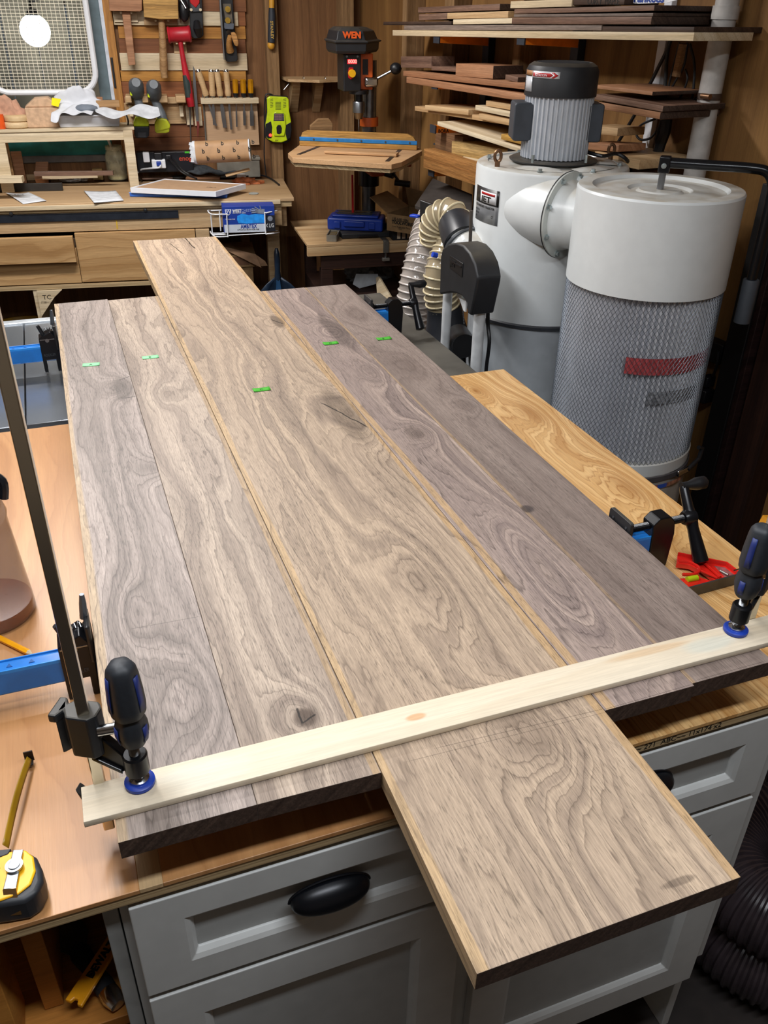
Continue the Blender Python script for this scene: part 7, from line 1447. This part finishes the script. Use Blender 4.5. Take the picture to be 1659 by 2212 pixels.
# ------------------------------------------------------------------ F clamps
barst = plain('polished_bar', '#ded6c4', 0.24, 1.0, noise_amt=0.02); rubber = plain('grip_rubber', '#23272d', 0.55, noise_amt=0.1, nscale=200); gripb = plain('grip_blue', '#1b2b6b', 0.5)
def f_clamp(px_, py_, s, label, ztop):
    """s = +1: the bar stands to the left (-x) of the pad"""
    t = thing('bar_clamp', label, 'clamp', M=Matrix.Translation((px_, py_, ZP+0.0088)), group='bar clamps holding the pale strip')
    bx_, by_ = -s*0.0385, 0.022; zc_ = 0.092
    b = MB(); b.bx(bx_-0.0055, bx_+0.0055, by_-0.009, by_+0.009, -0.070, ztop-ZP-0.0088); b.build('bar', barst, t, bevel=0.0012, smooth=0)
    b = MB(); b.lathe([(0.0135, 0), (0.0150, 0.001), (0.0150, 0.0045), (0.0125, 0.006)], n=28); b.build('pad', bluepad, t)
    b = MB(); b.lathe([(0.010, 0.0062), (0.010, 0.0085), (0.0055, 0.011), (0.0075, 0.014), (0.004, 0.018)], n=20); b.build('swivel', chrome, t)
    prof = []
    for k in range(26): z = 0.018+k*0.0016; prof += [(0.0046, z), (0.0054, z+0.0008)]
    b = MB(); b.lathe(prof, n=16); b.build('screw', steel, t, smooth=0.3)
    b = MB(); b.lathe([(0.0105, 0.017), (0.012, 0.019), (0.012, 0.040), (0.0105, 0.042), (0.0055, 0.042), (0.0055, 0.038)], n=24); b.build('screw_boss', blackm, t)
    # arm from the sliding head to the boss
    d = V((0.008*-s, 0.0, 0)); A = V((bx_, by_, 0)); Dn = (V((0, 0, 0))-A); Dn.z = 0; Lr = Dn.length; Dn.normalize(); Mx = frame((0, 0, 0), -Dn, z=UZ)
    b = MB(); b.M = Mx; b.prism([(0.008, -0.018), (Lr+0.002, -0.034), (Lr+0.002, -0.066), (Lr-0.012, -0.066), (0.010, -0.042)], -0.0052, 0.0052, 'y'); b.v = [(x, y, abs(z)) for x, y, z in b.v]; b.build('arm', blackd if False else blackm, t, bevel=0.0015, smooth=0)
    b = MB(); b.M = Mx; b.prism([(0.012, -0.019), (Lr+0.002, -0.035), (Lr+0.002, -0.040), (0.012, -0.024)], -0.0085, 0.0085, 'y'); b.v = [(x, y, abs(z)) for x, y, z in b.v]; b.build('arm_flange', blackm, t, bevel=0.001, smooth=0)
    b = MB(); b.M = Matrix.Translation((bx_, by_, 0)) @ Matrix.Rotation(math.atan2(Dn.y, Dn.x), 4, 'Z'); b.prism([(-0.024, -0.012), (-0.018, -0.004), (-0.012, -0.013), (0.010, -0.013), (0.016, -0.006), (0.016, 0.006), (0.010, 0.013), (-0.012, 0.013), (-0.018, 0.006), (-0.024, 0.012)], 0.040, 0.092); b.build('sliding_head', blackd, t, bevel=0.002, smooth=0)
    b = MB(); b.M = Matrix.Translation((bx_, by_, 0)) @ Matrix.Rotation(math.atan2(Dn.y, Dn.x), 4, 'Z'); b.prism([(-0.030, -0.013), (-0.022, -0.013), (-0.016, 0.0), (-0.022, 0.013), (-0.030, 0.013)], 0.082, 0.092); b.build('thumb_rest', blackd, t, bevel=0.002, smooth=0)
    b = MB(); b.M = Matrix.Translation((bx_, by_, 0)); b.cyl((0.010*s, -0.012, 0.072), (0.030*s, -0.016, 0.074), 0.0055, n=14); b.build('pin', chrome, t, smooth=0.5)
    # fixed jaw under the boards
    b = MB(); b.M = Mx; b.prism([(0.004, 0.0330), (Lr+0.012, 0.0330), (Lr+0.026, 0.018), (Lr+0.012, 0.060), (0.004, 0.044)], -0.006, 0.006, 'y'); b.v = [(x, y, -abs(z)) for x, y, z in b.v]; b.build('fixed_jaw', blackd, t, bevel=0.0015, smooth=0)
    # handle: three lobed grips with blue strips
    H = Matrix.Translation((0.002*s, 0.0, 0.056))
    lob = lambda a: 1+0.035*cos(6*a)
    b = MB(); b.M = H; b.lathe([(0.010, 0.0), (0.0125, 0.003), (0.0155, 0.016), (0.0150, 0.026), (0.0125, 0.036)], n=36, rf=lob); b.build('lower_grip', rubber, t, smooth=0.7)
    b = MB(); b.M = H; b.lathe([(0.0125, 0.0362), (0.0158, 0.040), (0.0166, 0.050), (0.0160, 0.066), (0.0145, 0.086), (0.0132, 0.094), (0.0105, 0.0985), (0.005, 0.1005), (0.0, 0.101)], n=36, rf=lob); b.build('upper_grip', rubber, t, smooth=0.7)
    for a in (200, 320, 80):
        a = radians(a); b = MB(); b.M = H
        b.rings([[((r+0.0006)*cos(a+u), (r+0.0006)*sin(a+u), z) for u in (-0.22, 0, 0.22)] for r, z in ((0.0166, 0.048), (0.0164, 0.060), (0.0154, 0.076), (0.0142, 0.088))], False, False, close=False); b.build('blue_strip', gripb, t, solid=0.0008)
        b = MB(); b.M = H; b.rings([[((r+0.0006)*cos(a+u), (r+0.0006)*sin(a+u), z) for u in (-0.22, 0, 0.22)] for r, z in ((0.0140, 0.008), (0.0156, 0.016), (0.0151, 0.027))], False, False, close=False); b.build('blue_strip', gripb, t, solid=0.0008)
    return t
f_clamp(-0.0165, 0.6285, 1, 'bar clamp with tall shiny bar and black grip, left end of the pale strip', 1.452)
f_clamp(0.7125, 0.6265, -1, 'bar clamp with a black and blue grip at the right end of the pale strip', 1.452)
# ------------------------------------------------------------------ blue bar clamps under the boards
def blue_clamp(y, label, xl=-0.62):
    t = thing('blue_clamp', label, 'clamp', M=Matrix.Translation((0, y, ZY+0.001)), group='blue clamps under the walnut boards')
    zb0, zb1 = 0.026, ZP-TH-ZY-0.0025
    b = MB(); b.bx(xl, 0.815, -0.0115, 0.0115, zb0, zb1-0.003); b.build('bar', blue, t, bevel=0.0025, smooth=0)
    b = MB(); 
    for sgn in (-1, 1): 
        b = MB(); b.bx(xl, 0.815, sgn*0.0115-0.0016*(sgn > 0)-0.0, sgn*0.0115+0.0016*(sgn < 0), zb1-0.006, zb1-0.0005); b.build('bar_lip', plain('clamp_blue_light', '#1f86dc', 0.3), t, bevel=0.0006)
    for k in range(8): 
        b = MB(); x = -0.125-0.026*k; b.prism([(x, -0.003), (x+0.007, -0.003), (x+0.003, 0.004)], zb1-0.003, zb1-0.0022); b.build('notch', plain('clamp_blue_deep', '#0d4f94', 0.35), t)
    # left stop jaw
    b = MB(); b.prism([(-0.088, 0.0), (-0.080, 0.0), (-0.080, 0.03), (-0.058, 0.03), (-0.058, 0.0), (-0.050, 0.0), (-0.0465, 0.078), (-0.060, 0.098), (-0.088, 0.084)], -0.0165, 0.0165, 'y'); b.v = [(x, y_, abs(z)) for x, y_, z in b.v]; b.build('stop_jaw', blackm, t, bevel=0.0015, smooth=0)
    b = MB(); b.bx(-0.0530, -0.0462, -0.022, 0.022, 0.055, 0.112); b.build('jaw_plate', black, t, bevel=0.003, smooth=0)
    b = MB(); b.tube([(-0.052, 0.004, 0.108), (-0.050, 0.006, 0.128), (-0.049, 0.006, 0.142)], [0.005, 0.0045, 0.003], 10); b.build('lever', plain('lever_grey', '#4a5058', 0.25, 0.4), t)
    b = MB(); b.tube([(-0.075, -0.006, 0.085), (-0.085, -0.006, 0.112)], [0.005, 0.004], 10); b.build('release_tab', black, t)
    sp = [(-0.078+0.003*k/2, 0.004*cos(pi*k/2)+0.002, 0.100+0.004*sin(pi*k/2)) for k in range(18)]
    b = MB(); b.tube(sp, 0.0008, 5); b.build('spring', steel, t)
    b = MB(); b.cyl((-0.070, -0.0175, 0.078), (-0.070, 0.0175, 0.078), 0.0045, n=12); b.build('rivet', steel, t)
    b = MB(); b.bx(-0.086, -0.0535, -0.0172, -0.0166, 0.0795, 0.0815); b.build('bright_edge', steel, t)
    text('lettering', 'ROCKLER', 0.0085, frame((-0.083, -0.0168, 0.040), (1, 0, 0), UZ), darkgrey, t, 0.0002, sx=0.7)
    # right screw block
    b = MB(); b.prism([(0.786, 0.0), (0.823, 0.0), (0.826, 0.060), (0.822, 0.084), (0.812, 0.094), (0.792, 0.094), (0.781, 0.083), (0.783, 0.070)], -0.0135, 0.0135, 'y'); b.v = [(x, y_, abs(z)) for x, y_, z in b.v]; b.build('screw_block', blackm, t, bevel=0.002, smooth=0)
    pr = []
    b = MB(); zc_ = 0.076; n = 46; pts = []; rr = []
    for k in range(n): pts += [(0.738+k*0.00245, 0, zc_), (0.738+k*0.00245+0.0012, 0, zc_)]; rr += [0.0056, 0.0066]
    b.tube(pts, rr, 14); b.build('screw', blackm, t, smooth=0.3)
    b = MB(); b.M = frame((0.7285, 0, 0.058), (0, 1, 0), UZ); b.prism(rrect(-0.026, 0.030, -0.022, 0.046, 0.005, 3), 0.0, 0.0065); b.build('pressure_plate', blackd, t, bevel=0.0008, smooth=0.5)
    for yy in (-0.016, 0.018): b = MB(); b.cyl((0.7275, yy, 0.092), (0.7362, yy, 0.092), 0.0022, n=8); b.build('plate_hole', darkgrey, t)
    b = MB(); b.tube([(0.735, 0, zc_), (0.745, 0, zc_)], 0.010, 16); b.build('plate_boss', blackm, t)
    # crank handle
    b = MB(); b.tube([(0.848, 0, zc_), (0.853, 0, zc_), (0.868, 0, zc_)], [0.010, 0.013, 0.012], 18); b.build('crank_hub', blackm, t)
    up = V((0.862, 0.030, zc_+0.040)); dn = V((0.866, -0.040, zc_-0.060)); hb = V((0.862, 0, zc_))
    b = MB(); b.tube([hb, hb.lerp(up, .3), hb.lerp(up, .9), up], [0.011, 0.0085, 0.0075, 0.006], 12); b.build('crank_arm', blackm, t)
    b = MB(); b.tube([hb, hb.lerp(dn, .25), hb.lerp(dn, .8), dn, dn+(dn-hb)*0.04], [0.011, 0.009, 0.0115, 0.0125, 0.006], 14); b.build('crank_paddle', blackm, t)
    b = MB(); b.tube([up+V((-0.004, 0, 0)), up+V((0.01, 0, 0)), up+V((0.025, 0, 0)), up+V((0.040, 0, 0)), up+V((0.046, 0, 0))], [0.007, 0.0065, 0.0105, 0.0105, 0.004], 14); b.build('crank_knob', black, t, smooth=1)
    return t
blue_clamp(0.903, 'nearer blue bar clamp lying under the walnut boards on the veneered worktop')
blue_clamp(2.070, 'farther blue bar clamp lying under the walnut boards over the grey saw table')
# ------------------------------------------------------------------ red combination square head
ZQ = ZY+0.0012; sq = thing('square_head', 'red and grey combination square head on the yellow veneer at the right', 'square', M=Matrix.Translation(AZ(1530, 1240, ZQ))); Iq = root_inv(sq)
rsq = plain('square_red', '#d22219', 0.25, coat=0.3); HQ = 0.018
def spoly(name, pts, z0, z1, mt): q = [Iq@AZ(x, y, ZQ+HQ) for x, y in pts]; b = MB(); b.prism([(p.x, p.y) for p in q], z0, z1); return b.build(name, mt, sq, bevel=0.0012, smooth=0)
spoly('red_web', [(1512, 1204), (1570, 1213), (1600, 1235), (1568, 1246), (1553, 1249), (1512, 1217)], 0.003, 0.010, rsq)
spoly('red_arm', [(1465, 1192), (1513, 1204), (1513, 1219), (1512, 1231), (1507, 1221), (1490, 1213), (1463, 1210)], 0.003, 0.012, rsq); spoly('red_foot', [(1512, 1231), (1516, 1238), (1556, 1250), (1512, 1263), (1480, 1262), (1466, 1250), (1470, 1240), (1498, 1238)], 0.003, 0.010, rsq)
def srib(name, pts, r, mt, z=0.013): b = MB(); b.tube(spline([Iq@AZ(x, y, ZQ+z) for x, y in pts], 5), r, 8); return b.build(name, mt, sq)
srib('red_rib', [(1466, 1212), (1488, 1214), (1505, 1222), (1511, 1231), (1500, 1240), (1474, 1241)], 0.0028, rsq); srib('red_rib', [(1512, 1208), (1535, 1228), (1556, 1247)], 0.0025, rsq); srib('red_rib', [(1512, 1232), (1530, 1240), (1550, 1249)], 0.002, rsq)
for A, B_ in (((1465, 1192), (1571, 1213)), ((1571, 1213), (1601, 1236))):
    a_, c_ = Iq@AZ(*A, ZQ+HQ), Iq@AZ(*B_, ZQ+HQ); d_ = (c_-a_).normalized(); n_ = V((-d_.y, d_.x, 0))*0.0025; b = MB(); b.prism([(a_.x, a_.y), (c_.x, c_.y), (c_.x-n_.x, c_.y-n_.y), (a_.x-n_.x, a_.y-n_.y)], 0.0, HQ); b.build('red_edge', rsq, sq, bevel=0.0006, smooth=0)
a_, c_ = Iq@AZ(1602, 1237, ZQ+HQ), Iq@AZ(1480, 1270, ZQ+HQ); d_ = (c_-a_).normalized(); n_ = V((d_.y, -d_.x, 0))*0.003
b = MB(); b.prism([(a_.x, a_.y), (c_.x, c_.y), (c_.x-n_.x, c_.y-n_.y), (a_.x-n_.x, a_.y-n_.y)], 0.0, HQ+0.0005); b.build('ground_face', plain('ground_iron', '#55524c', 0.45, 0.6, noise_amt=0.2), sq, bevel=0.0005, smooth=0)
b = MB(); p = a_+d_*0.006; n3 = V((d_.y, -d_.x, 0)); b.M = frame(p-n3*0.0002+V((0, 0, HQ*0.5)), d_, UZ); b.bx(0, 0.012, -0.0008, 0.0008, -0.0006, 0.0006); b.build('slot', black, sq)
b = MB(); b.cyl(Iq@AZ(1484, 1252, ZQ+0.012), Iq@AZ(1506, 1248, ZQ+0.012), 0.0048, n=12); b.build('level_vial', plain('vial_green', '#b9cf1c', 0.15, alpha=0.85), sq)
b = MB(); b.cyl(Iq@AZ(1556, 1233, ZQ+0.013), Iq@AZ(1573, 1242, ZQ+0.013), 0.002, n=10); b.build('scriber', castgrey, sq)
spoly('red_recess', [(1545, 1214), (1568, 1217), (1590, 1234), (1570, 1240)], 0.0102, 0.0106, plain('worn_recess', '#8f5150', 0.5, noise_amt=0.4, nscale=90))
# ------------------------------------------------------------------ bottle, pencil, tape measure on the left of the worktop
bp = AZ(-14, 1334, ZY); bc_ = V((bp.x+0.000, bp.y+0.008, ZY+0.001)); bt_ = thing('drink_bottle', 'smoky plastic drink bottle with a little brown liquid at the left edge', 'bottle', M=Matrix.Translation(bc_))
tint = plain('smoke_plastic', '#8a6a5a', 0.12, alpha=0.55, spec=0.7, noise_amt=0.02)
rB = (AZ(80, 1318, ZY)-bc_).to_2d().length*0.98
pz = lambda x, y: AY(x, y, bc_.y).z-bc_.z
zl_ = pz(60, 1262)-0.012; zsh_ = pz(20, 1108); zlid = zsh_+0.010
b = MB(); b.lathe([(rB*0.93, 0), (rB, 0.006), (rB*0.985, zl_), (rB*0.86, zsh_-0.025), (rB*0.84, zsh_-0.004), (rB*0.87, zsh_+0.004), (rB*0.80, zlid+0.01), (rB*0.7, zlid+0.016)], n=48); b.build('body', tint, bt_, smooth=1)
b = MB(); b.lathe([(rB*0.92, 0.003), (rB*0.975, 0.008), (rB*0.965, zl_*0.8)], n=44); b.build('liquid', plain('liquid_brown', '#a04a17', 0.15, alpha=0.72, spec=0.6), bt_, smooth=1)
b = MB(); b.lathe([(rB*0.72, zlid+0.014), (rB*0.80, zlid+0.020), (rB*0.78, zlid+0.05), (rB*0.6, zlid+0.06), (0, zlid+0.062)], n=36); b.build('lid', plain('lid_black', '#16181c', 0.25), bt_, smooth=0.6)
b = MB(); b.tube(spline([(rB*0.6, 0.0, zlid+0.058), (rB*0.95, -0.01, zlid+0.045), (rB*0.9, -0.012, zlid+0.02)], 5), 0.006, 8); b.build('lid_clip', plain('lid_black', '#16181c', 0.25), bt_)
A, B = AZ(-35, 1362, ZY+0.005), AZ(69, 1413, ZY+0.005); pt = thing('pencil', 'yellow pencil lying on the worktop between the bottle and the blue clamp', 'pencil', M=Matrix.Translation(A)); b = MB(); b.tube([V((0, 0, 0)), (B-A)*0.93], 0.0042, 6); b.build('shaft', plain('pencil_yellow', '#f2a713', 0.35), pt, smooth=0); b = MB(); b.tube([(B-A)*0.93, B-A], [0.0042, 0.001], 6); b.build('tip', pinel, pt)
# tape measure
ZTp = ZY+0.034; tmz = lambda x, y, z=ZTp: AZ(x, y, z)
tm = thing('tape_measure', 'yellow and black tape measure with its blade pulled out, at the left edge', 'tape measure', M=Matrix.Translation(AZ(30, 1890, ZY+0.001))); It = root_inv(tm)
def tpoly(name, pts, z0, z1, mt, bev=0.002, zz=None): q = [It@tmz(x, y) for x, y in pts]; b = MB(); b.prism([(p.x, p.y) for p in q], z0, z1); return b.build(name, mt, tm, bevel=bev, smooth=0.5, seg=3)
tblk = plain('tape_black', '#23262b', 0.5); ty = plain('tape_yellow', '#f4b51a', 0.35)
tpoly('case', [(-75, 1862), (0, 1838), (58, 1834), (78, 1846), (90, 1872), (92, 1898), (80, 1924), (52, 1942), (0, 1951), (-75, 1960)], 0.0, 0.031, tblk, 0.005)
tpoly('yellow_side', [(-75, 1866), (0, 1842), (55, 1836), (72, 1850), (77, 1880), (66, 1910), (40, 1930), (0, 1945), (-75, 1952)], 0.030, 0.0335, ty, 0.002); tpoly('black_corner', [(-75, 1856), (-5, 1838), (25, 1835), (18, 1846), (0, 1853), (-75, 1862)], 0.0305, 0.0345, tblk, 0.001)
tpoly('belt_clip', [(30, 1841), (52, 1840), (37, 1924), (8, 1927)], 0.0355, 0.037, chrome, 0.0006); c1, c2, c3, c4 = [It@tmz(*p) for p in ((37, 1924), (8, 1927), (8, 1946), (36, 1950))]
b = MB(); b.add([(c1.x, c1.y, 0.037), (c2.x, c2.y, 0.037), (c2.x, c2.y-0.008, 0.028), (c1.x, c1.y-0.008, 0.028), (c2.x, c2.y-0.011, 0.012), (c1.x, c1.y-0.011, 0.012)], [(0, 1, 2, 3), (3, 2, 4, 5)]); b.build('clip_bend', plain('clip_copper', '#c79a63', 0.25, 0.9), tm, solid=0.0012, smooth=0)
p = It@tmz(33, 1877); b = MB(); b.cyl((p.x, p.y, 0.037), (p.x, p.y, 0.0395), 0.0085, n=24); b.build('clip_boss', steel, tm); b = MB(); b.cyl((p.x, p.y, 0.0396), (p.x, p.y, 0.0405), 0.0055, n=20); b.build('clip_screw', chrome, tm)
text('lettering', 'STANLEY', 0.010, Matrix.Translation((p.x-0.028, p.y-0.03, 0.0337)) @ Matrix.Rotation(radians(68), 4, 'Z'), plain('ink_ochre', '#b98712', 0.5), tm, 0.0002)
pa, pb = It@AZ(14, 1834, ZY+0.010), It@AZ(64, 1640, ZY+0.012); bl = []
b = MB(); n = 14; R = []
for i in range(n+1):
    k = i/n; c = pa.lerp(pb, k); c.z = 0.010+0.012*sin(pi*k)*0.5+0.003; d_ = (pb-pa); d_.z = 0; d_.normalize(); s_ = V((-d_.y, d_.x, 0)); hw = 0.0045*(1 if k < .97 else .8)
    R.append([c+s_*u*hw*0.35+V((0, 0, 0.0035*u)) if False else c+s_*u*hw*0.55+UZ*(u*hw*0.8) for u in (-1, -0.4, 0.4, 1)])
b.rings(R, False, False, close=False); b.build('blade', plain('blade_ochre', '#8f6d12', 0.35), tm, solid=0.0004, smooth=1)
c = pb; b = MB(); b.bx(c.x-0.005, c.x+0.003, c.y-0.004, c.y+0.006, 0.004, 0.0055); b.bx(c.x-0.006, c.x+0.004, c.y+0.005, c.y+0.0065, 0.003, 0.018); b.build('hook', plain('hook_dark', '#2a211b', 0.4, 0.5), tm)
# ------------------------------------------------------------------ tools on the open shelf
ks = lambda x, y, z=ZSH+0.012: AZ(x, y, z)
kn = thing('taping_knife', 'wide taping knife with a black handle lying on the open shelf', 'knife', M=Matrix.Translation(AZ(200, 2090, ZSH+0.001))); Ik = root_inv(kn)
def kpoly(name, pts, z0, z1, mt, bev=0.001): q = [Ik@ks(x, y) for x, y in pts]; b = MB(); b.prism([(p.x, p.y) for p in q], z0, z1); return b.build(name, mt, kn, bevel=bev, smooth=0.5)
kpoly('blade', [(52, 1990), (160, 1965), (190, 2010), (186, 2045), (150, 2062), (105, 2048), (72, 2025)], 0.010, 0.0115, castgrey, 0)
A, B = Ik@ks(165, 2048), Ik@ks(232, 2140); b = MB(); b.tube([A, A.lerp(B, .15), A.lerp(B, .55), A.lerp(B, .9), B], [0.010, 0.013, 0.010, 0.0125, 0.012], 14); b.v = [(x, y, 0.012+(z-0.012)*0.7) for x, y, z in b.v]; b.build('handle', rubber, kn, smooth=0.8)
C_ = Ik@ks(255, 2172); b = MB(); b.tube([B, B.lerp(C_, .5), C_], [0.012, 0.0125, 0.009], 16); b.v = [(x, y, 0.012+(z-0.012)*0.75) for x, y, z in b.v]; b.build('hammer_end', chrome, kn, smooth=1)
gd = thing('blade_guard', 'orange plastic blade guard lettered in black, lying over the taping knife', 'blade guard', M=Matrix.Translation(AZ(200, 2095, ZSH+0.026))); Ig = root_inv(gd)
gk = lambda x, y: Ig@AZ(x, y, ZSH+0.030); A, B = gk(258, 2018), gk(160, 2172); d_ = (B-A); Lg = d_.length; Mg = frame(A, d_, z=UZ)
orp = plain('guard_orange', '#e79a10', 0.4)
b = MB(); b.M = Mg; b.prism([(0, -0.006), (0.008, -0.010), (Lg, -0.0115), (Lg, -0.004), (Lg-0.005, -0.002), (Lg-0.005, 0.003), (Lg, 0.005), (Lg, 0.0115), (0.008, 0.010), (0, 0.006)], 0.0, 0.006); b.build('body', orp, gd, bevel=0.0015, smooth=0)
b = MB(); b.M = Mg; b.cyl((Lg*0.62, 0, 0.006), (Lg*0.62, 0, 0.0066), 0.0018, n=10); b.build('hole', black, gd)
text('lettering', 'DEWALT', 0.0125, Mg @ Matrix.Translation((0.062, 0.004, 0.0062)) @ Matrix.Rotation(pi, 4, 'Z'), ink, gd, 0.0003, bold=0.0007, sx=0.95)
t = thing('yellow_box', 'dark tool with a yellow edge at the back of the open shelf', 'tool', M=Matrix.Translation(AZ(110, 1990, ZSH+0.02))); b = MB(); b.bx(-0.05, 0.02, 0.01, 0.06, -0.018, 0.03); b.build('body', black, t, bevel=0.003); b = MB(); b.bx(-0.052, 0.022, 0.004, 0.0095, 0.005, 0.028); b.build('edge', yellow, t, bevel=0.002)
# ------------------------------------------------------------------ black hose coil on the floor
hr = plain('hose_black', '#3a3236', 0.3, noise_amt=0.2); hg = plain('hose_black_rib', '#332d31', 0.3)
t = thing('hose_coil', 'thick black ribbed hose coiled on the floor right of the cabinets', 'hose', M=Matrix.Translation((1.11, 0.70, 0.0)))
R0_, r0_ = 0.115, 0.078
for lay in range(2):
    b = MB(); pth = [((R0_)*cos(2*pi*k/240), (R0_)*sin(2*pi*k/240), r0_+0.002+lay*0.135) for k in range(241)]
    b.tube(pth, [r0_*(0.93 if k % 4 in (1, 2) else 1.0) for k in range(241)], 22, caps=False); b.build('coil', hr, t, smooth=0.5)
b = MB(); b.tube(spline([(R0_, 0.02, 0.22), (R0_+0.03, 0.10, 0.24), (R0_+0.12, 0.2, 0.18), (0.36, 0.26, 0.09)], 20), 0.07, 22, rf=lambda i: 0.074*(0.93 if i % 4 in (1, 2) else 1.0)); b.build('tail', hr, t, smooth=0.5)
# ------------------------------------------------------------------ dark cabinet and yellow board at the right edge
YD = 1.70; xL = AY(1557, 1000, YD).x; xR = AY(1655, 1010, YD).x; xR = min(xR, 1.765); yb_ = AX(1507, 1000, xL).y
dk = thing('dark_cabinet', 'tall dark brown cabinet at the right edge beside the mesh filter', 'cabinet', M=Matrix.Translation((xL, YD, 0)))
b = MB(); b.bx(0, min(0.55, 1.995-0.122*YD-xL-0.02-0.122*(yb_-YD)), 0.02, yb_-YD, 0, 1.26); b.build('carcass', plain('cabinet_side_shade', '#0d0b0c', 0.6), dk, bevel=0.002)  # near-black colour carries the shade on the cabinet's left side
b = MB(); b.bx(0.004, xR-xL, 0.0, 0.0195, 0.0, 1.26); b.build('front_panel', wood('dark_red_panel', '#2a1a19', '#140c0c', '#3a2624', freq=60, warp=0.04, line=0.3, fib=0.3, rough=0.45), dk, bevel=0.002)
b = MB(); b.bx(xR-xL-0.018, xR-xL, -0.006, -0.0005, 0.0, 1.26); b.build('stile', plain('stile_grey_brown', '#3d3330', 0.6, noise_amt=0.3), dk, bevel=0.002)
poly3('yellow_board', [AY(1622, 1192, 0.93), AY(1661, 1122, 0.93), AY(1760, 1122, 0.93), AY(1760, 1300, 0.93), AY(1590, 1300, 0.93)], 0.015, plain('board_amber', '#c98619', 0.5), label='amber yellow board standing at the right edge beyond the worktop', cat='board')
t = thing('plug_adapter', 'black plug and cord hanging between the mesh filter and the dark cabinet', 'plug', M=RP.fr(0, 0, 0)); I = root_inv(t)
b = MB(); q = RP.frp(1532, 850, 0.02); b.M = I@q; b.bx(-0.015, 0.02, -0.02, 0.02, 0, 0.04); b.build('plug', black, t, bevel=0.003); b = MB(); b.M = I@RP.frp(1538, 820, 0.02); b.bx(-0.012, 0.014, -0.016, 0.016, 0, 0.035); b.build('socket', black, t, bevel=0.003); b = MB(); b.M = I@RP.frp(1545, 750, 0.005); b.bx(-0.04, 0.06, -0.03, 0.03, 0, 0.04); b.build('box', black, t, bevel=0.003)
b = MB(); b.M = I; b.tube(spline([RP.at(1552, 760, 0.05), RP.at(1548, 790, 0.06), RP.at(1540, 812, 0.05)], 5), 0.004, 8); b.build('cord', black, t)
